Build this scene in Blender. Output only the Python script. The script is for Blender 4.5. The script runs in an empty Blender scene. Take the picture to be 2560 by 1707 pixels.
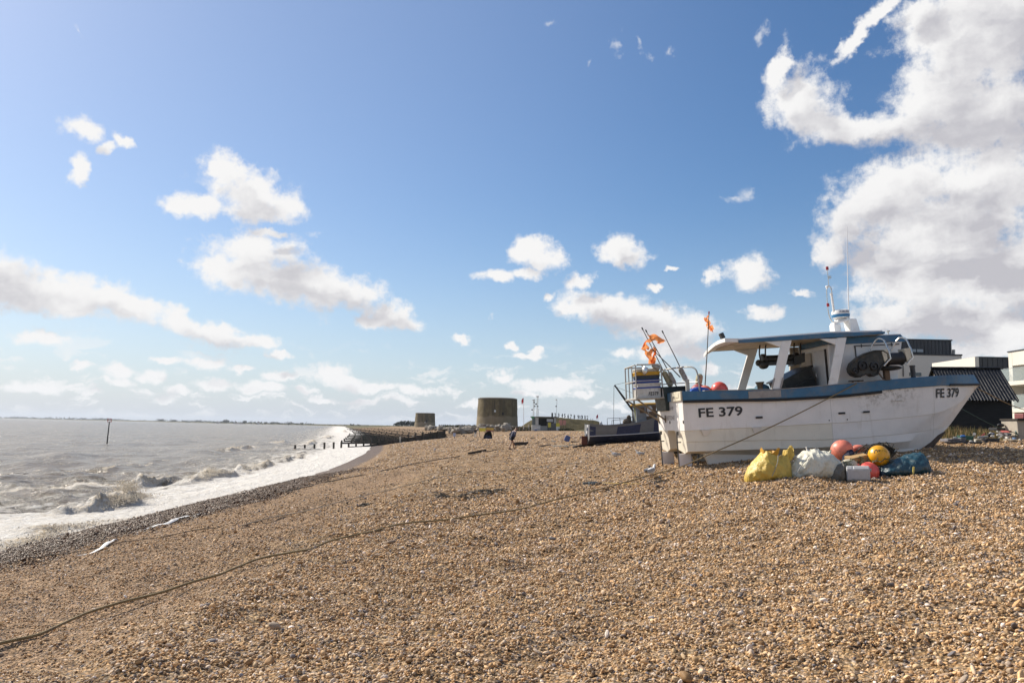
import bpy, bmesh, math, random
import numpy as np
from mathutils import Vector, Matrix, noise as mno
rad = math.radians
SC = bpy.context.scene
COL = SC.collection
random.seed(7); np.random.seed(7)
# ------------------------------------------------------------------ camera frame (used to size and place real things)
FPX = 2000.0; TH = math.atan(215.5/FPX); RO = rad(1.1); EYE = Vector((0, 0, 3.5))
_f = Vector((0, math.cos(TH), math.sin(TH))); _u0 = Vector((0, -math.sin(TH), math.cos(TH))); _r0 = Vector((1, 0, 0))
_R = _r0*math.cos(RO)+_u0*math.sin(RO); _U = _u0*math.cos(RO)-_r0*math.sin(RO)
def ray(px, py): return _f*FPX+_R*(px-1280)+_U*(853.5-py)
def at(px, py, Y):
    d = ray(px, py); return EYE+d*(Y/d.y)
# ------------------------------------------------------------------ scene helpers
def tag(o, label=None, cat=None, group=None, kind=None):
    if label: o['label'] = label
    if cat: o['category'] = cat
    if group: o['group'] = group
    if kind: o['kind'] = kind
    return o
def thing(name, label, cat, loc=(0, 0, 0), rot=(0, 0, 0), group=None):
    o = bpy.data.objects.new(name, None); COL.objects.link(o)
    o.location = loc; o.rotation_euler = rot; o.empty_display_size = .2
    return tag(o, label, cat, group)
def wmat(o):
    m = Matrix.LocRotScale(o.location, o.rotation_euler, o.scale)
    return wmat(o.parent) @ m if o.parent else m
def copy_tree(o, parent=None):
    c = o.copy(); COL.objects.link(c); c.parent = parent
    for ch in [x for x in bpy.data.objects if x.parent == o]: copy_tree(ch, c)
    return c
class MB:
    def __init__(s): s.v = []; s.f = []; s.m = []
    def add(s, vs, fs, mi=0):
        b = len(s.v); s.v += [tuple(x) for x in vs]; s.f += [tuple(b+i for i in f) for f in fs]; s.m += [mi]*len(fs); return s
    def box(s, c, d, rot=None, mi=0):
        h = [x/2 for x in d]; vs = [Vector((x*h[0], y*h[1], z*h[2])) for x in (-1, 1) for y in (-1, 1) for z in (-1, 1)]
        if rot is not None:
            R = rot if isinstance(rot, Matrix) else Matrix.Rotation(rot, 3, 'Z')
            vs = [R @ v for v in vs]
        c = Vector(c)
        return s.add([v+c for v in vs], [(0, 1, 3, 2), (4, 6, 7, 5), (0, 4, 5, 1), (2, 3, 7, 6), (0, 2, 6, 4), (1, 5, 7, 3)], mi)
    def hexa(s, lo, hi, mi=0):       # two quads lo, hi in matching order
        return s.add(list(lo)+list(hi), [(3, 2, 1, 0), (4, 5, 6, 7), (0, 1, 5, 4), (1, 2, 6, 5), (2, 3, 7, 6), (3, 0, 4, 7)], mi)
    def bar(s, a, b, w, h=None, up=(0, 0, 1), mi=0):
        a = Vector(a); b = Vector(b); h = h or w; d = (b-a).normalized(); up = Vector(up)
        if abs(d.dot(up)) > .98: up = Vector((1, 0, 0))
        x = d.cross(up).normalized(); y = x.cross(d)
        q = [x*w/2*i+y*h/2*j for i, j in ((-1, -1), (1, -1), (1, 1), (-1, 1))]
        return s.hexa([a+k for k in q], [b+k for k in q], mi)
    def tube(s, pts, r, n=8, mi=0, closed=False):
        pts = [Vector(p) for p in pts]; N = len(pts); rs = r if isinstance(r, (list, tuple)) else [r]*N
        rings = []; prev = None
        for i, p in enumerate(pts):
            if closed: t = pts[(i+1) % N]-pts[i-1]
            else: t = pts[min(i+1, N-1)]-pts[max(i-1, 0)]
            t.normalize()
            if prev is None:
                a = Vector((0, 0, 1)) if abs(t.z) < .9 else Vector((1, 0, 0)); x = t.cross(a).normalized()
            else: x = (prev-t*prev.dot(t)).normalized()
            prev = x; y = t.cross(x)
            rings.append([p+(x*math.cos(k*2*math.pi/n)+y*math.sin(k*2*math.pi/n))*rs[i] for k in range(n)])
        return s.loft(rings, closed=closed, mi=mi)
    def loft(s, rings, ringclosed=True, cap=True, closed=False, mi=0):
        n = len(rings[0]); b = len(s.v); fs = []
        for r in rings: s.v += [tuple(x) for x in r]
        L = len(rings)
        for i in range(L if closed else L-1):
            for k in range(n if ringclosed else n-1):
                a0 = i*n+k; a1 = i*n+(k+1) % n; j = (i+1) % L
                fs.append((b+a0, b+a1, b+j*n+(k+1) % n, b+j*n+k))
        if cap and ringclosed and not closed:
            fs.append(tuple(b+k for k in reversed(range(n)))); fs.append(tuple(b+(L-1)*n+k for k in range(n)))
        s.f += fs; s.m += [mi]*len(fs); return s
    def lathe(s, prof, c=(0, 0, 0), n=24, axis=(0, 0, 1), mi=0):
        A = Vector(axis).normalized(); x = A.cross(Vector((1, 0, 0)) if abs(A.x) < .9 else Vector((0, 1, 0))).normalized(); y = A.cross(x); c = Vector(c)
        return s.loft([[c+A*z+(x*math.cos(k*2*math.pi/n)+y*math.sin(k*2*math.pi/n))*max(r, 1e-4) for k in range(n)] for r, z in prof], mi=mi)
    def ball(s, c, r, n=24, m=14, mi=0, rot=None):
        r = (r, r, r) if not isinstance(r, (tuple, list)) else r; c = Vector(c); rings = []
        for i in range(m+1):
            t = math.pi*i/m; q = max(math.sin(t), 1e-3)
            ring = [Vector((r[0]*q*math.cos(k*2*math.pi/n), r[1]*q*math.sin(k*2*math.pi/n), -r[2]*math.cos(t))) for k in range(n)]
            rings.append([c+(rot @ p if rot else p) for p in ring])
        return s.loft(rings, mi=mi)
    def prism(s, poly, ax, a, b, mi=0):   # poly in the plane across axis ax ('x': (y,z), 'y': (x,z), 'z': (x,y))
        def P(p, k): return {'x': (k, p[0], p[1]), 'y': (p[0], k, p[1]), 'z': (p[0], p[1], k)}[ax]
        return s.loft([[P(p, a) for p in poly], [P(p, b) for p in poly]], mi=mi)
    def warp(s, fn): s.v = [tuple(fn(Vector(p))) for p in s.v]; return s
    def build(s, name, mat, parent=None, world=False, smooth=True, ang=35, bevel=0, seg=2, origin=None, label=None, recalc=True, subsurf=0):
        vs = [Vector(p) for p in s.v]
        o_loc = Vector((0, 0, 0))
        if parent and world:
            inv = wmat(parent).inverted(); vs = [inv @ p for p in vs]
        if not parent:
            if origin is None:
                a = np.array(s.v); origin = ((a[:, 0].min()+a[:, 0].max())/2, (a[:, 1].min()+a[:, 1].max())/2, a[:, 2].min())
            o_loc = Vector(origin); vs = [p-o_loc for p in vs]
        me = bpy.data.meshes.new(name); me.from_pydata([tuple(p) for p in vs], [], s.f)
        mats = mat if isinstance(mat, (list, tuple)) else [mat]
        for m in mats: me.materials.append(m)
        if len(mats) > 1: me.polygons.foreach_set('material_index', s.m)
        if recalc:
            bm = bmesh.new(); bm.from_mesh(me); bmesh.ops.recalc_face_normals(bm, faces=bm.faces); bm.to_mesh(me); bm.free()
        me.update()
        if smooth: me.shade_smooth(); me.set_sharp_from_angle(angle=rad(ang))
        o = bpy.data.objects.new(name, me); COL.objects.link(o); o.location = o_loc
        if parent: o.parent = parent
        if bevel:
            b = o.modifiers.new('b', 'BEVEL'); b.width = bevel; b.segments = seg; b.limit_method = 'ANGLE'; b.angle_limit = rad(40); b.harden_normals = False
        if subsurf:
            q = o.modifiers.new('s', 'SUBSURF'); q.levels = q.render_levels = subsurf
        if label: o['label'] = label
        return o
def text_mesh(txt, size=1.0, bold=0.0, shear=0.0, space=1.0):
    c = bpy.data.curves.new('t', 'FONT'); c.body = txt; c.size = size; c.offset = bold; c.shear = shear; c.space_character = space; c.resolution_u = 3
    o = bpy.data.objects.new('t', c); COL.objects.link(o); bpy.context.view_layer.update()
    me = bpy.data.meshes.new_from_object(o); vs = [Vector(v.co) for v in me.vertices]; fs = [tuple(p.vertices) for p in me.polygons]
    bpy.data.objects.remove(o); bpy.data.meshes.remove(me)
    x0 = min(v.x for v in vs); x1 = max(v.x for v in vs); y0 = min(v.y for v in vs); y1 = max(v.y for v in vs)
    return [((v.x-x0)/(x1-x0), (v.y-y0)/(y1-y0)) for v in vs], fs, (x1-x0)/(y1-y0)
def lettering(mb, txt, fn, bold=0.012, thick=None, **k):      # fn(u,v) -> point, u and v run 0..1 over the writing
    uv, fs, asp = text_mesh(txt, 1.0, bold, **k)
    mb.add([fn(u, v) for u, v in uv], fs); return asp
# ------------------------------------------------------------------ materials
def nt_new(name):
    m = bpy.data.materials.new(name); m.use_nodes = True; t = m.node_tree; p = t.nodes['Principled BSDF']; return m, t, p
def nd(t, typ, **k):
    n = t.nodes.new(typ)
    for a, b in k.items():
        if a.startswith('i_'):
            key = a[2:]; key = int(key) if key.isdigit() else key.replace('_', ' ')
            n.inputs[key].default_value = b
        else: setattr(n, a, b)
    return n
def lk(t, a, b): t.links.new(a, b)
def math_(t, op, a, b=None, clamp=False):
    n = nd(t, 'ShaderNodeMath', operation=op, use_clamp=clamp)
    for i, x in enumerate((a, b)):
        if x is None: continue
        if isinstance(x, (int, float)): n.inputs[i].default_value = x
        else: lk(t, x, n.inputs[i])
    return n.outputs[0]
def mrange(t, v, a, b, c=0, d=1, smooth=False):
    n = nd(t, 'ShaderNodeMapRange', interpolation_type='SMOOTHSTEP' if smooth else 'LINEAR')
    lk(t, v, n.inputs[0])
    for i, x in zip((1, 2, 3, 4), (a, b, c, d)): n.inputs[i].default_value = x
    return n.outputs[0]
def mixc(t, f, a, b, mode='MIX'):
    n = nd(t, 'ShaderNodeMix', data_type='RGBA', blend_type=mode)
    for x, key in ((f, 0), (a, 6), (b, 7)):
        if isinstance(x, (int, float)): n.inputs[key].default_value = x
        elif isinstance(x, (tuple, list)): n.inputs[key].default_value = (*x[:3], 1)
        else: lk(t, x, n.inputs[key])
    return n.outputs[2]
def noise_(t, vec, scale, detail=6, rough=.55, dim='3D'):
    n = nd(t, 'ShaderNodeTexNoise', noise_dimensions=dim); n.inputs['Scale'].default_value = scale; n.inputs['Detail'].default_value = detail; n.inputs['Roughness'].default_value = rough
    if vec is not None: lk(t, vec, n.inputs['Vector'])
    return n
def ramp(t, fac, stops, interp='LINEAR'):
    n = nd(t, 'ShaderNodeValToRGB'); e = n.color_ramp; e.interpolation = interp
    while len(e.elements) > 1: e.elements.remove(e.elements[-1])
    e.elements[0].position = stops[0][0]; e.elements[0].color = (*stops[0][1], 1)
    for p, c in stops[1:]: q = e.elements.new(p); q.color = (*c, 1)
    lk(t, fac, n.inputs[0]); return n.outputs[0]
_mats = {}
def M(name, col, rough=.6, metal=0, var=.18, vs=5, bump=.15, bs=40, dirt=None, damt=.6, ds=2.5, dth=.52, spec=.5, trans=0, stretch=None, coat=0, bdist=.01):
    if name in _mats: return _mats[name]
    m, t, p = nt_new(name); tc = nd(t, 'ShaderNodeTexCoord'); v = tc.outputs['Object']
    if stretch:
        mp = nd(t, 'ShaderNodeMapping'); mp.inputs['Scale'].default_value = stretch; lk(t, v, mp.inputs[0]); v = mp.outputs[0]
    n1 = noise_(t, v, vs, 7); k = mrange(t, n1.outputs[0], .25, .75, 1-var, 1+var)
    cc = nd(t, 'ShaderNodeVectorMath', operation='SCALE'); cc.inputs[0].default_value = col; lk(t, k, cc.inputs['Scale']); c = cc.outputs[0]
    if dirt:
        n2 = noise_(t, v, ds, 9, .62); f = math_(t, 'MULTIPLY', mrange(t, n2.outputs[0], dth, dth+.16), damt); c = mixc(t, f, c, dirt)
    lk(t, c, p.inputs['Base Color'])
    n3 = noise_(t, v, vs*2.3, 5); lk(t, mrange(t, n3.outputs[0], .3, .7, max(rough-.1, .02), min(rough+.1, 1)), p.inputs['Roughness'])
    p.inputs['Metallic'].default_value = metal; p.inputs['Specular IOR Level'].default_value = spec
    if coat: p.inputs['Coat Weight'].default_value = coat
    if bump:
        n4 = noise_(t, v, bs, 6); b = nd(t, 'ShaderNodeBump'); b.inputs['Strength'].default_value = bump; b.inputs['Distance'].default_value = bdist
        lk(t, n4.outputs[0], b.inputs['Height']); lk(t, b.outputs[0], p.inputs['Normal'])
    _mats[name] = m; return m
def pchip(xs, ys):
    xs = np.array(xs, float); ys = np.array(ys, float); h = np.diff(xs); d = np.diff(ys)/h; m = np.zeros_like(xs)
    for i in range(1, len(xs)-1):
        if d[i-1]*d[i] > 0:
            w1 = 2*h[i]+h[i-1]; w2 = h[i]+2*h[i-1]; m[i] = (w1+w2)/(w1/d[i-1]+w2/d[i])
    m[0] = d[0]; m[-1] = d[-1]
    def fn(x):
        x = np.clip(np.asarray(x, float), xs[0], xs[-1]); i = np.clip(np.searchsorted(xs, x)-1, 0, len(xs)-2); t = (x-xs[i])/h[i]
        return ys[i]*(1+2*t)*(1-t)**2+h[i]*m[i]*t*(1-t)**2+ys[i+1]*t*t*(3-2*t)+h[i]*m[i+1]*t*t*(t-1)
    return fn
def sph_ring_curve(pts, n):      # smooth curve through points
    pts = [Vector(p) for p in pts]; d = [0]
    for a, b in zip(pts, pts[1:]): d.append(d[-1]+(b-a).length)
    fx = [pchip(d, [p[i] for p in pts]) for i in range(3)]
    return [Vector((float(fx[0](t)), float(fx[1](t)), float(fx[2](t)))) for t in np.linspace(0, d[-1], n)]
# ------------------------------------------------------------------ camera, sun, sky
cam = bpy.data.cameras.new('camera'); cam.sensor_width = 36; cam.lens = 36*FPX/2560; cam.clip_start = .1; cam.clip_end = 40000
cam_o = bpy.data.objects.new('camera', cam); COL.objects.link(cam_o); SC.camera = cam_o
cam_o.matrix_world = Matrix(((_R.x, _U.x, -_f.x, EYE.x), (_R.y, _U.y, -_f.y, EYE.y), (_R.z, _U.z, -_f.z, EYE.z), (0, 0, 0, 1)))
SUN_EL = rad(37); SUN_AZ = math.atan2(-.80, .60)      # azimuth measured from +Y towards +X
SUN = Vector((math.sin(SUN_AZ)*math.cos(SUN_EL), math.cos(SUN_AZ)*math.cos(SUN_EL), math.sin(SUN_EL)))
sl = bpy.data.lights.new('sun', 'SUN'); sl.energy = 5.0; sl.angle = rad(.53); sl.color = (1.0, .915, .78)
so = bpy.data.objects.new('sun', sl); COL.objects.link(so); so.rotation_euler = (-SUN).to_track_quat('-Z', 'Y').to_euler()
SC.view_settings.view_transform = 'Standard'; SC.view_settings.look = 'None'; SC.view_settings.exposure = .46; SC.view_settings.gamma = 1
SC.cycles.max_bounces = 5; SC.cycles.diffuse_bounces = 2; SC.cycles.glossy_bounces = 2; SC.cycles.transmission_bounces = 4; SC.cycles.transparent_max_bounces = 8; SC.cycles.caustics_reflective = False; SC.cycles.caustics_refractive = False
W = bpy.data.worlds.new('World'); SC.world = W; W.use_nodes = True
t = W.node_tree; t.nodes.clear()
out = nd(t, 'ShaderNodeOutputWorld')
sky = nd(t, 'ShaderNodeTexSky', sky_type='NISHITA'); sky.sun_disc = False; sky.sun_elevation = SUN_EL; sky.sun_rotation = SUN_AZ
sky.altitude = 10; sky.air_density = 1.0; sky.dust_density = .6; sky.ozone_density = 2.6
bg = nd(t, 'ShaderNodeBackground'); bg.inputs[1].default_value = .078
hs = nd(t, 'ShaderNodeHueSaturation'); hs.inputs['Saturation'].default_value = 1.2; hs.inputs['Value'].default_value = 1.08; hs.inputs['Hue'].default_value = .503; lk(t, sky.outputs[0], hs.inputs['Color']); SKYC = hs.outputs[0]
# clouds: lobes given by azimuth and elevation, broken up by fractal noise
def azel(px, py):
    d = ray(px*1.0884, py*1.0884).normalized(); return math.atan2(d.x, d.y), math.asin(d.z)
LOBES = [(190,298,44,25,0),(250,342,30,14,-20),(292,326,26,13,20),(181,384,26,36,0),
 (530,392,62,40,20),(570,440,100,52,0),(605,478,92,30,0),(450,466,90,28,-8),(658,468,54,30,15),(400,472,42,18,0),(495,385,24,20,0),
 (585,572,112,42,0),(550,618,98,52,0),(670,645,146,56,12),(785,665,95,42,15),(845,672,42,36,0),(630,532,40,12,0),
 (900,724,58,38,25),(932,748,46,18,0),(865,740,50,20,0),
 (-15,640,85,62,0),(50,660,90,42,10),(130,665,95,42,5),(220,690,110,44,8),(305,712,80,32,8),(425,738,75,28,18),(500,765,85,27,12),(570,785,55,17,5),(640,812,28,10,0),(130,705,100,28,5),
 (95,783,58,17,0),(75,888,58,13,0),(268,856,42,15,0),(350,862,28,15,0),(280,880,42,9,0),(480,832,42,14,0),(380,825,34,10,0),(490,882,46,15,0),(600,888,58,15,5),(765,856,42,27,10),(795,876,52,16,5),(855,888,50,13,0),(960,894,52,15,0),(655,860,48,14,0),(740,914,42,10,0),(180,845,22,10,0),(560,845,30,8,0),(840,918,50,9,0),(415,895,26,10,0),(700,896,24,10,0),
 (1215,572,60,30,0),(1250,592,52,32,0),(1140,635,50,18,0),(1210,628,50,16,0),(1420,572,42,36,15),(1445,592,45,24,0),(1330,642,42,18,-15),(1255,678,22,12,0),(1495,662,20,13,0),(1540,619,14,8,0),
 (1370,695,95,30,5),(1420,715,115,42,10),(1330,705,65,26,0),(1490,735,100,46,5),(1545,765,85,46,0),(1610,755,48,34,0),(1540,808,85,26,0),(1445,810,40,15,0),
 (1718,622,54,40,-15),(1634,636,20,26,0),(1748,712,40,20,-10),(1835,673,24,10,0),
 (1052,782,24,15,0),(1180,795,22,13,0),(1212,818,38,12,0),(1235,805,18,12,0),(1155,866,32,17,0),(1235,886,72,16,5),(1300,886,48,20,5),(1340,905,30,9,0),(1210,900,40,9,0),(1110,930,60,8,0),(1640,850,30,14,0),
 (1848,240,84,84,25),(1795,160,26,62,20),(1880,280,75,40,25),(1960,296,100,36,0),(2060,296,90,40,0),
 (2200,110,120,150,0),(2290,60,130,140,0),(2130,230,75,90,0),(2260,260,150,110,0),(2120,30,60,40,0),
 (1968,82,18,78,40),(2020,25,52,16,-35),
 (2080,430,140,75,-12),(2010,470,100,75,-10),(1935,520,60,62,-20),(2150,540,170,120,0),(2280,430,140,130,0),(2290,640,160,110,0),(2110,650,120,90,0),(2180,740,170,45,5),(2300,760,90,50,0),(2020,610,75,75,0),(1900,580,30,42,0),(2040,720,70,36,0),(2240,800,90,18,0)]
WISPS = [(1415,98,32,34,20),(1470,92,14,42,-25),(1500,130,22,24,0),(1545,118,14,16,0),(1712,446,34,32,-35),(1690,458,30,12,0),(178,72,12,7,30),(1260,60,30,14,0),(1350,140,14,22,0),(720,540,25,14,0),(410,598,20,14,0),(1128,728,12,10,0),(1740,90,20,44,10),(1870,560,20,50,0)]
def lobe_group(name, lobes):
    g = bpy.data.node_groups.new(name, 'ShaderNodeTree')
    g.interface.new_socket('P', in_out='INPUT', socket_type='NodeSocketVector'); g.interface.new_socket('D', in_out='OUTPUT', socket_type='NodeSocketFloat')
    gi = g.nodes.new('NodeGroupInput'); go = g.nodes.new('NodeGroupOutput'); cur = None
    for cx, cy, rx, ry, ro in lobes:
        a, e = azel(cx, cy); k = 1/1838.0*math.cos(e)
        mp = nd(g, 'ShaderNodeMapping', vector_type='TEXTURE'); mp.inputs[1].default_value = (a, e, 0); mp.inputs[2].default_value = (0, 0, rad(-ro)); mp.inputs[3].default_value = (rx*k/math.cos(e)*.97, ry*k*.97, 1)
        if cur is None: lk(g, gi.outputs[0], mp.inputs[0])
        else:       # evaluate the lobes one after another (keeps the shader stack small)
            ch = nd(g, 'ShaderNodeVectorMath', operation='MULTIPLY_ADD'); lk(g, cur, ch.inputs[0]); ch.inputs[1].default_value = (1e-9, 1e-9, 0); lk(g, gi.outputs[0], ch.inputs[2]); lk(g, ch.outputs[0], mp.inputs[0])
        ln = nd(g, 'ShaderNodeVectorMath', operation='LENGTH'); lk(g, mp.outputs[0], ln.inputs[0])
        if cur is None: cur = ln.outputs['Value']
        else:
            q = nd(g, 'ShaderNodeMath', operation='SMOOTH_MIN'); lk(g, cur, q.inputs[0]); lk(g, ln.outputs['Value'], q.inputs[1]); q.inputs[2].default_value = .35; cur = q.outputs[0]
    lk(g, cur, go.inputs[0]); return g
tc = nd(t, 'ShaderNodeTexCoord'); sx = nd(t, 'ShaderNodeSeparateXYZ'); lk(t, tc.outputs['Generated'], sx.inputs[0])
az = math_(t, 'ARCTAN2', sx.outputs[0], sx.outputs[1]); el = math_(t, 'ARCSINE', sx.outputs[2])
# sea air: the lowest sky is pale blue-white rather than yellow
hz = math_(t, 'POWER', mrange(t, el, .30, -.01), 2.2)
sd = nd(t, 'ShaderNodeVectorMath', operation='DOT_PRODUCT'); lk(t, tc.outputs['Generated'], sd.inputs[0]); sd.inputs[1].default_value = SUN
aur = mrange(t, sd.outputs['Value'], math.cos(rad(66)), math.cos(rad(18)), 0, .24, True)          # bright milky sky round the sun
skc = mixc(t, aur, SKYC, (5.0, 5.9, 7.8)); skc = mixc(t, math_(t, 'MULTIPLY', hz, .93), skc, (5.0, 5.85, 7.2)); lk(t, skc, bg.inputs[0])
cb = nd(t, 'ShaderNodeCombineXYZ'); lk(t, az, cb.inputs[0]); lk(t, el, cb.inputs[1]); P = cb.outputs[0]
wn = noise_(t, P, 14, 5, .6); off = nd(t, 'ShaderNodeVectorMath', operation='SUBTRACT'); lk(t, wn.outputs[1], off.inputs[0]); off.inputs[1].default_value = (.5, .5, .5)
offs = nd(t, 'ShaderNodeVectorMath', operation='MULTIPLY_ADD'); lk(t, off.outputs[0], offs.inputs[0]); offs.inputs[1].default_value = (.045, .03, 0); lk(t, P, offs.inputs[2]); PW0 = offs.outputs[0]
wn2 = noise_(t, P, 46, 4, .6); of2 = nd(t, 'ShaderNodeVectorMath', operation='SUBTRACT'); lk(t, wn2.outputs[1], of2.inputs[0]); of2.inputs[1].default_value = (.5, .5, .5)
ofs2 = nd(t, 'ShaderNodeVectorMath', operation='MULTIPLY_ADD'); lk(t, of2.outputs[0], ofs2.inputs[0]); ofs2.inputs[1].default_value = (.026, .017, 0); lk(t, PW0, ofs2.inputs[2]); PW = ofs2.outputs[0]
gA = lobe_group('cloud_lobes', LOBES); gW = lobe_group('cloud_wisps', WISPS)
def use(g, vec):
    n = t.nodes.new('ShaderNodeGroup'); n.node_tree = g; lk(t, vec, n.inputs[0]); return n.outputs[0]
def vadd(vec, d):
    n = nd(t, 'ShaderNodeVectorMath', operation='ADD'); lk(t, vec, n.inputs[0]); n.inputs[1].default_value = d; return n.outputs[0]
D0 = use(gA, PW); D1 = use(gA, vadd(PW, (-.016, .022, 0)))
nA = noise_(t, P, 36, 11, .66).outputs[0]
mpB = nd(t, 'ShaderNodeMapping'); mpB.inputs[3].default_value = (1, 2.3, 1); mpB.inputs[2].default_value = (0, 0, rad(-6)); lk(t, PW, mpB.inputs[0])
nB = noise_(t, mpB.outputs[0], 8, 7, .52).outputs[0]
nA1 = noise_(t, vadd(P, (-.009, .012, 0)), 30, 6, .62).outputs[0]
def dens(D, n): return math_(t, 'ADD', math_(t, 'SUBTRACT', 1.0, D), math_(t, 'MULTIPLY', math_(t, 'SUBTRACT', n, .445), 2.0))
d0 = dens(D0, nA); d1 = dens(D1, nA1)
cov = mrange(t, d0, -.12, .60, 0, 1, True)
# wisps and thin veil
wd = math_(t, 'SUBTRACT', 1.0, use(gW, PW)); nW = noise_(t, P, 42, 9, .68).outputs[0]
cw = math_(t, 'MULTIPLY', mrange(t, math_(t, 'ADD', wd, math_(t, 'MULTIPLY', math_(t, 'SUBTRACT', nW, .54), 3.4)), .1, 1.2, 0, 1, True), .55)
# small fair-weather clouds low over the horizon, and unseen clouds behind the viewer, added and tuned as fill light
mp = nd(t, 'ShaderNodeMapping'); mp.inputs[3].default_value = (1, 3.2, 1); lk(t, PW, mp.inputs[0])
nL = noise_(t, mp.outputs[0], 17, 9, .6).outputs[0]
band = math_(t, 'MULTIPLY', mrange(t, el, .0, .02), mrange(t, el, .11, .045))
cl = math_(t, 'MULTIPLY', mrange(t, nL, .52, .63, 0, 1, True), math_(t, 'MULTIPLY', band, .9))
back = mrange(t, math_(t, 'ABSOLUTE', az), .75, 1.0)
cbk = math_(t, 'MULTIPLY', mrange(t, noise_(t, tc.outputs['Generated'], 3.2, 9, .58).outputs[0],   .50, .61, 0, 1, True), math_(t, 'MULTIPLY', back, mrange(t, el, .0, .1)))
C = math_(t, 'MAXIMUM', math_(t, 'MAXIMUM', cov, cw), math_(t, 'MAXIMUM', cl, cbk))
# shade: thick towards the sun -> greyer
sh = mrange(t, math_(t, 'ADD', math_(t, 'MULTIPLY', math_(t, 'MINIMUM', math_(t, 'SUBTRACT', 1.0, D1), .55), 1.1), math_(t, 'ADD', math_(t, 'MULTIPLY', math_(t, 'SUBTRACT', nB, .5), 3.0), math_(t, 'MULTIPLY', math_(t, 'SUBTRACT', nA1, .5), 1.0))), -.08, 1.15, 0, 1, True)
side = mrange(t, az, -.35, .5, .85, 1.0)        # clouds away from the sun turn their shaded side
und = math_(t, 'MULTIPLY', mrange(t, az, .22, .38), mrange(t, el, .30, .10))       # heavy flat underside of the bank on the right
sh = math_(t, 'MULTIPLY', math_(t, 'ADD', sh, math_(t, 'MULTIPLY', und, mrange(t, nB,   .42, .58, .0, .42))), side, True)
ccol = mixc(t, sh, (.68, .675, .672), (.40, .395, .425))
ccol = mixc(t, mrange(t, el, .12, .0, 0, .5), ccol, (.66, .675, .70))
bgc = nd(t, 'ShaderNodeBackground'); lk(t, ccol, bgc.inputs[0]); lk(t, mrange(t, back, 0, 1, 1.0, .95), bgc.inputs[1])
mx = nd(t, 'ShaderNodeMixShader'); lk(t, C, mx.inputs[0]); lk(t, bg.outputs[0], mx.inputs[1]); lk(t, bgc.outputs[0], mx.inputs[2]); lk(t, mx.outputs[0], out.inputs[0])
W.cycles.sampling_method = 'MANUAL'; W.cycles.sample_map_resolution = 512
# ------------------------------------------------------------------ the shape of the beach
XS = pchip([-80, 0, 50, 89, 121, 200, 324, 600, 1000, 1590, 2300, 2800, 5500, 9500], [-13.3, -13.3, -13.5, -16.6, -21, -35, -59, -118, -205, -340, -800, -1232, -3520, -7600])
WY = pchip([-80, 40, 58, 90, 120, 170, 300, 9500], [1, 1, 1.2, 1.4, 1.55, 1.8, 1.9, 2.5])
PZ = pchip([-9000, -200, -60, -20, -6, 0, 3, 5, 9, 11, 13.3, 18, 26, 32, 45, 120, 9000], [-9, -8, -4, -2, -.7, 0, .52, .87, 1.5, 1.74, 1.9, 2.45, 3.0, 3.22, 3.38, 3.4, 3.4])
def vnoise(X, Y, seed=0):
    xi = np.floor(X).astype(np.int64); yi = np.floor(Y).astype(np.int64); u = X-xi; v = Y-yi; u = u*u*(3-2*u); v = v*v*(3-2*v)
    def h(a, b):
        n = (a*374761393+b*668265263+seed*974634541) & 0xffffffff; n = ((n ^ (n >> 13))*1274126177) & 0xffffffff; return ((n ^ (n >> 16)) & 0xffff)/65535.0-.5
    return (h(xi, yi)*(1-u)+h(xi+1, yi)*u)*(1-v)+(h(xi, yi+1)*(1-u)+h(xi+1, yi+1)*u)*v
def lump(X, Y):
    a = np.zeros_like(X)
    for k, (fx, fy, ph, am) in enumerate([(.9, .35, .3, .035), (2.1, 1.3, 1.7, .018), (-1.4, 2.2, 4.1, .018), (3.7, -2.9, 2.2, .010), (4.3, 4.9, .9, .009), (-6.1, 3.3, 5.5, .007), (7.3, 6.7, 1.1, .006), (.31, .17, 2.5, .07)]):
        a = a+am*np.sin(X*fx+Y*fy+ph+1.3*np.sin(.37*X*fy+.21*Y+k))
    c, s_ = .83, .56; P1, P2 = X*c+Y*s_, Y*c-X*s_
    a = a+.10*vnoise(P1/1.5, P2/1.0, 1)+.075*vnoise(P1/.62+9, P2/.5, 2)+.05*vnoise(X/.33, Y/.3+5, 3)+.035*vnoise(X/.19+3, Y/.19, 4)
    return a
def zt(X, Y):
    X = np.asarray(X, float); Y = np.asarray(Y, float); s = X-XS(Y); b = PZ(s/WY(Y))
    fade = np.clip(s/4, 0, 1)*np.clip((160-Y)/100, 0.15, 1)
    k = np.clip((Y-15.5)/6, 0, 1); k = k*k*(3-2*k); near = np.minimum(b, 2.38+(b-2.38)*.22)   # the shingle lies flatter in front of the boat
    b = np.where(Y > -5, near+(b-near)*k, b)
    sm = lambda a: np.clip(a, 0, 1)**2*(3-2*np.clip(a, 0, 1))     # the shingle steps up behind the bow
    b = b+(3.27-b)*sm((X-10.2)/2.4)*sm((Y-20.9)/2.2)*np.clip((50-Y)/12, 0, 1)*.92
    sn = s+1.1*vnoise(Y/2.7, s*0, 90)+.4*vnoise(Y/.9, s*0, 91); amp = .6+.9*vnoise(Y/6.0, s*0, 92)
    for c0, w0, a0 in ((10.6, .55, .085), (8.4, .30, .035), (7.0, .35, .045), (5.3, .30, .035), (4.0, .25, .03)): b = b+a0*amp*np.exp(-((sn-c0)/w0)**2)*np.clip((90-Y)/50, 0, 1)
    return b+lump(X, Y)*fade
def zg(x, y): return float(zt(np.array([x]), np.array([y]))[0])
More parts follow.
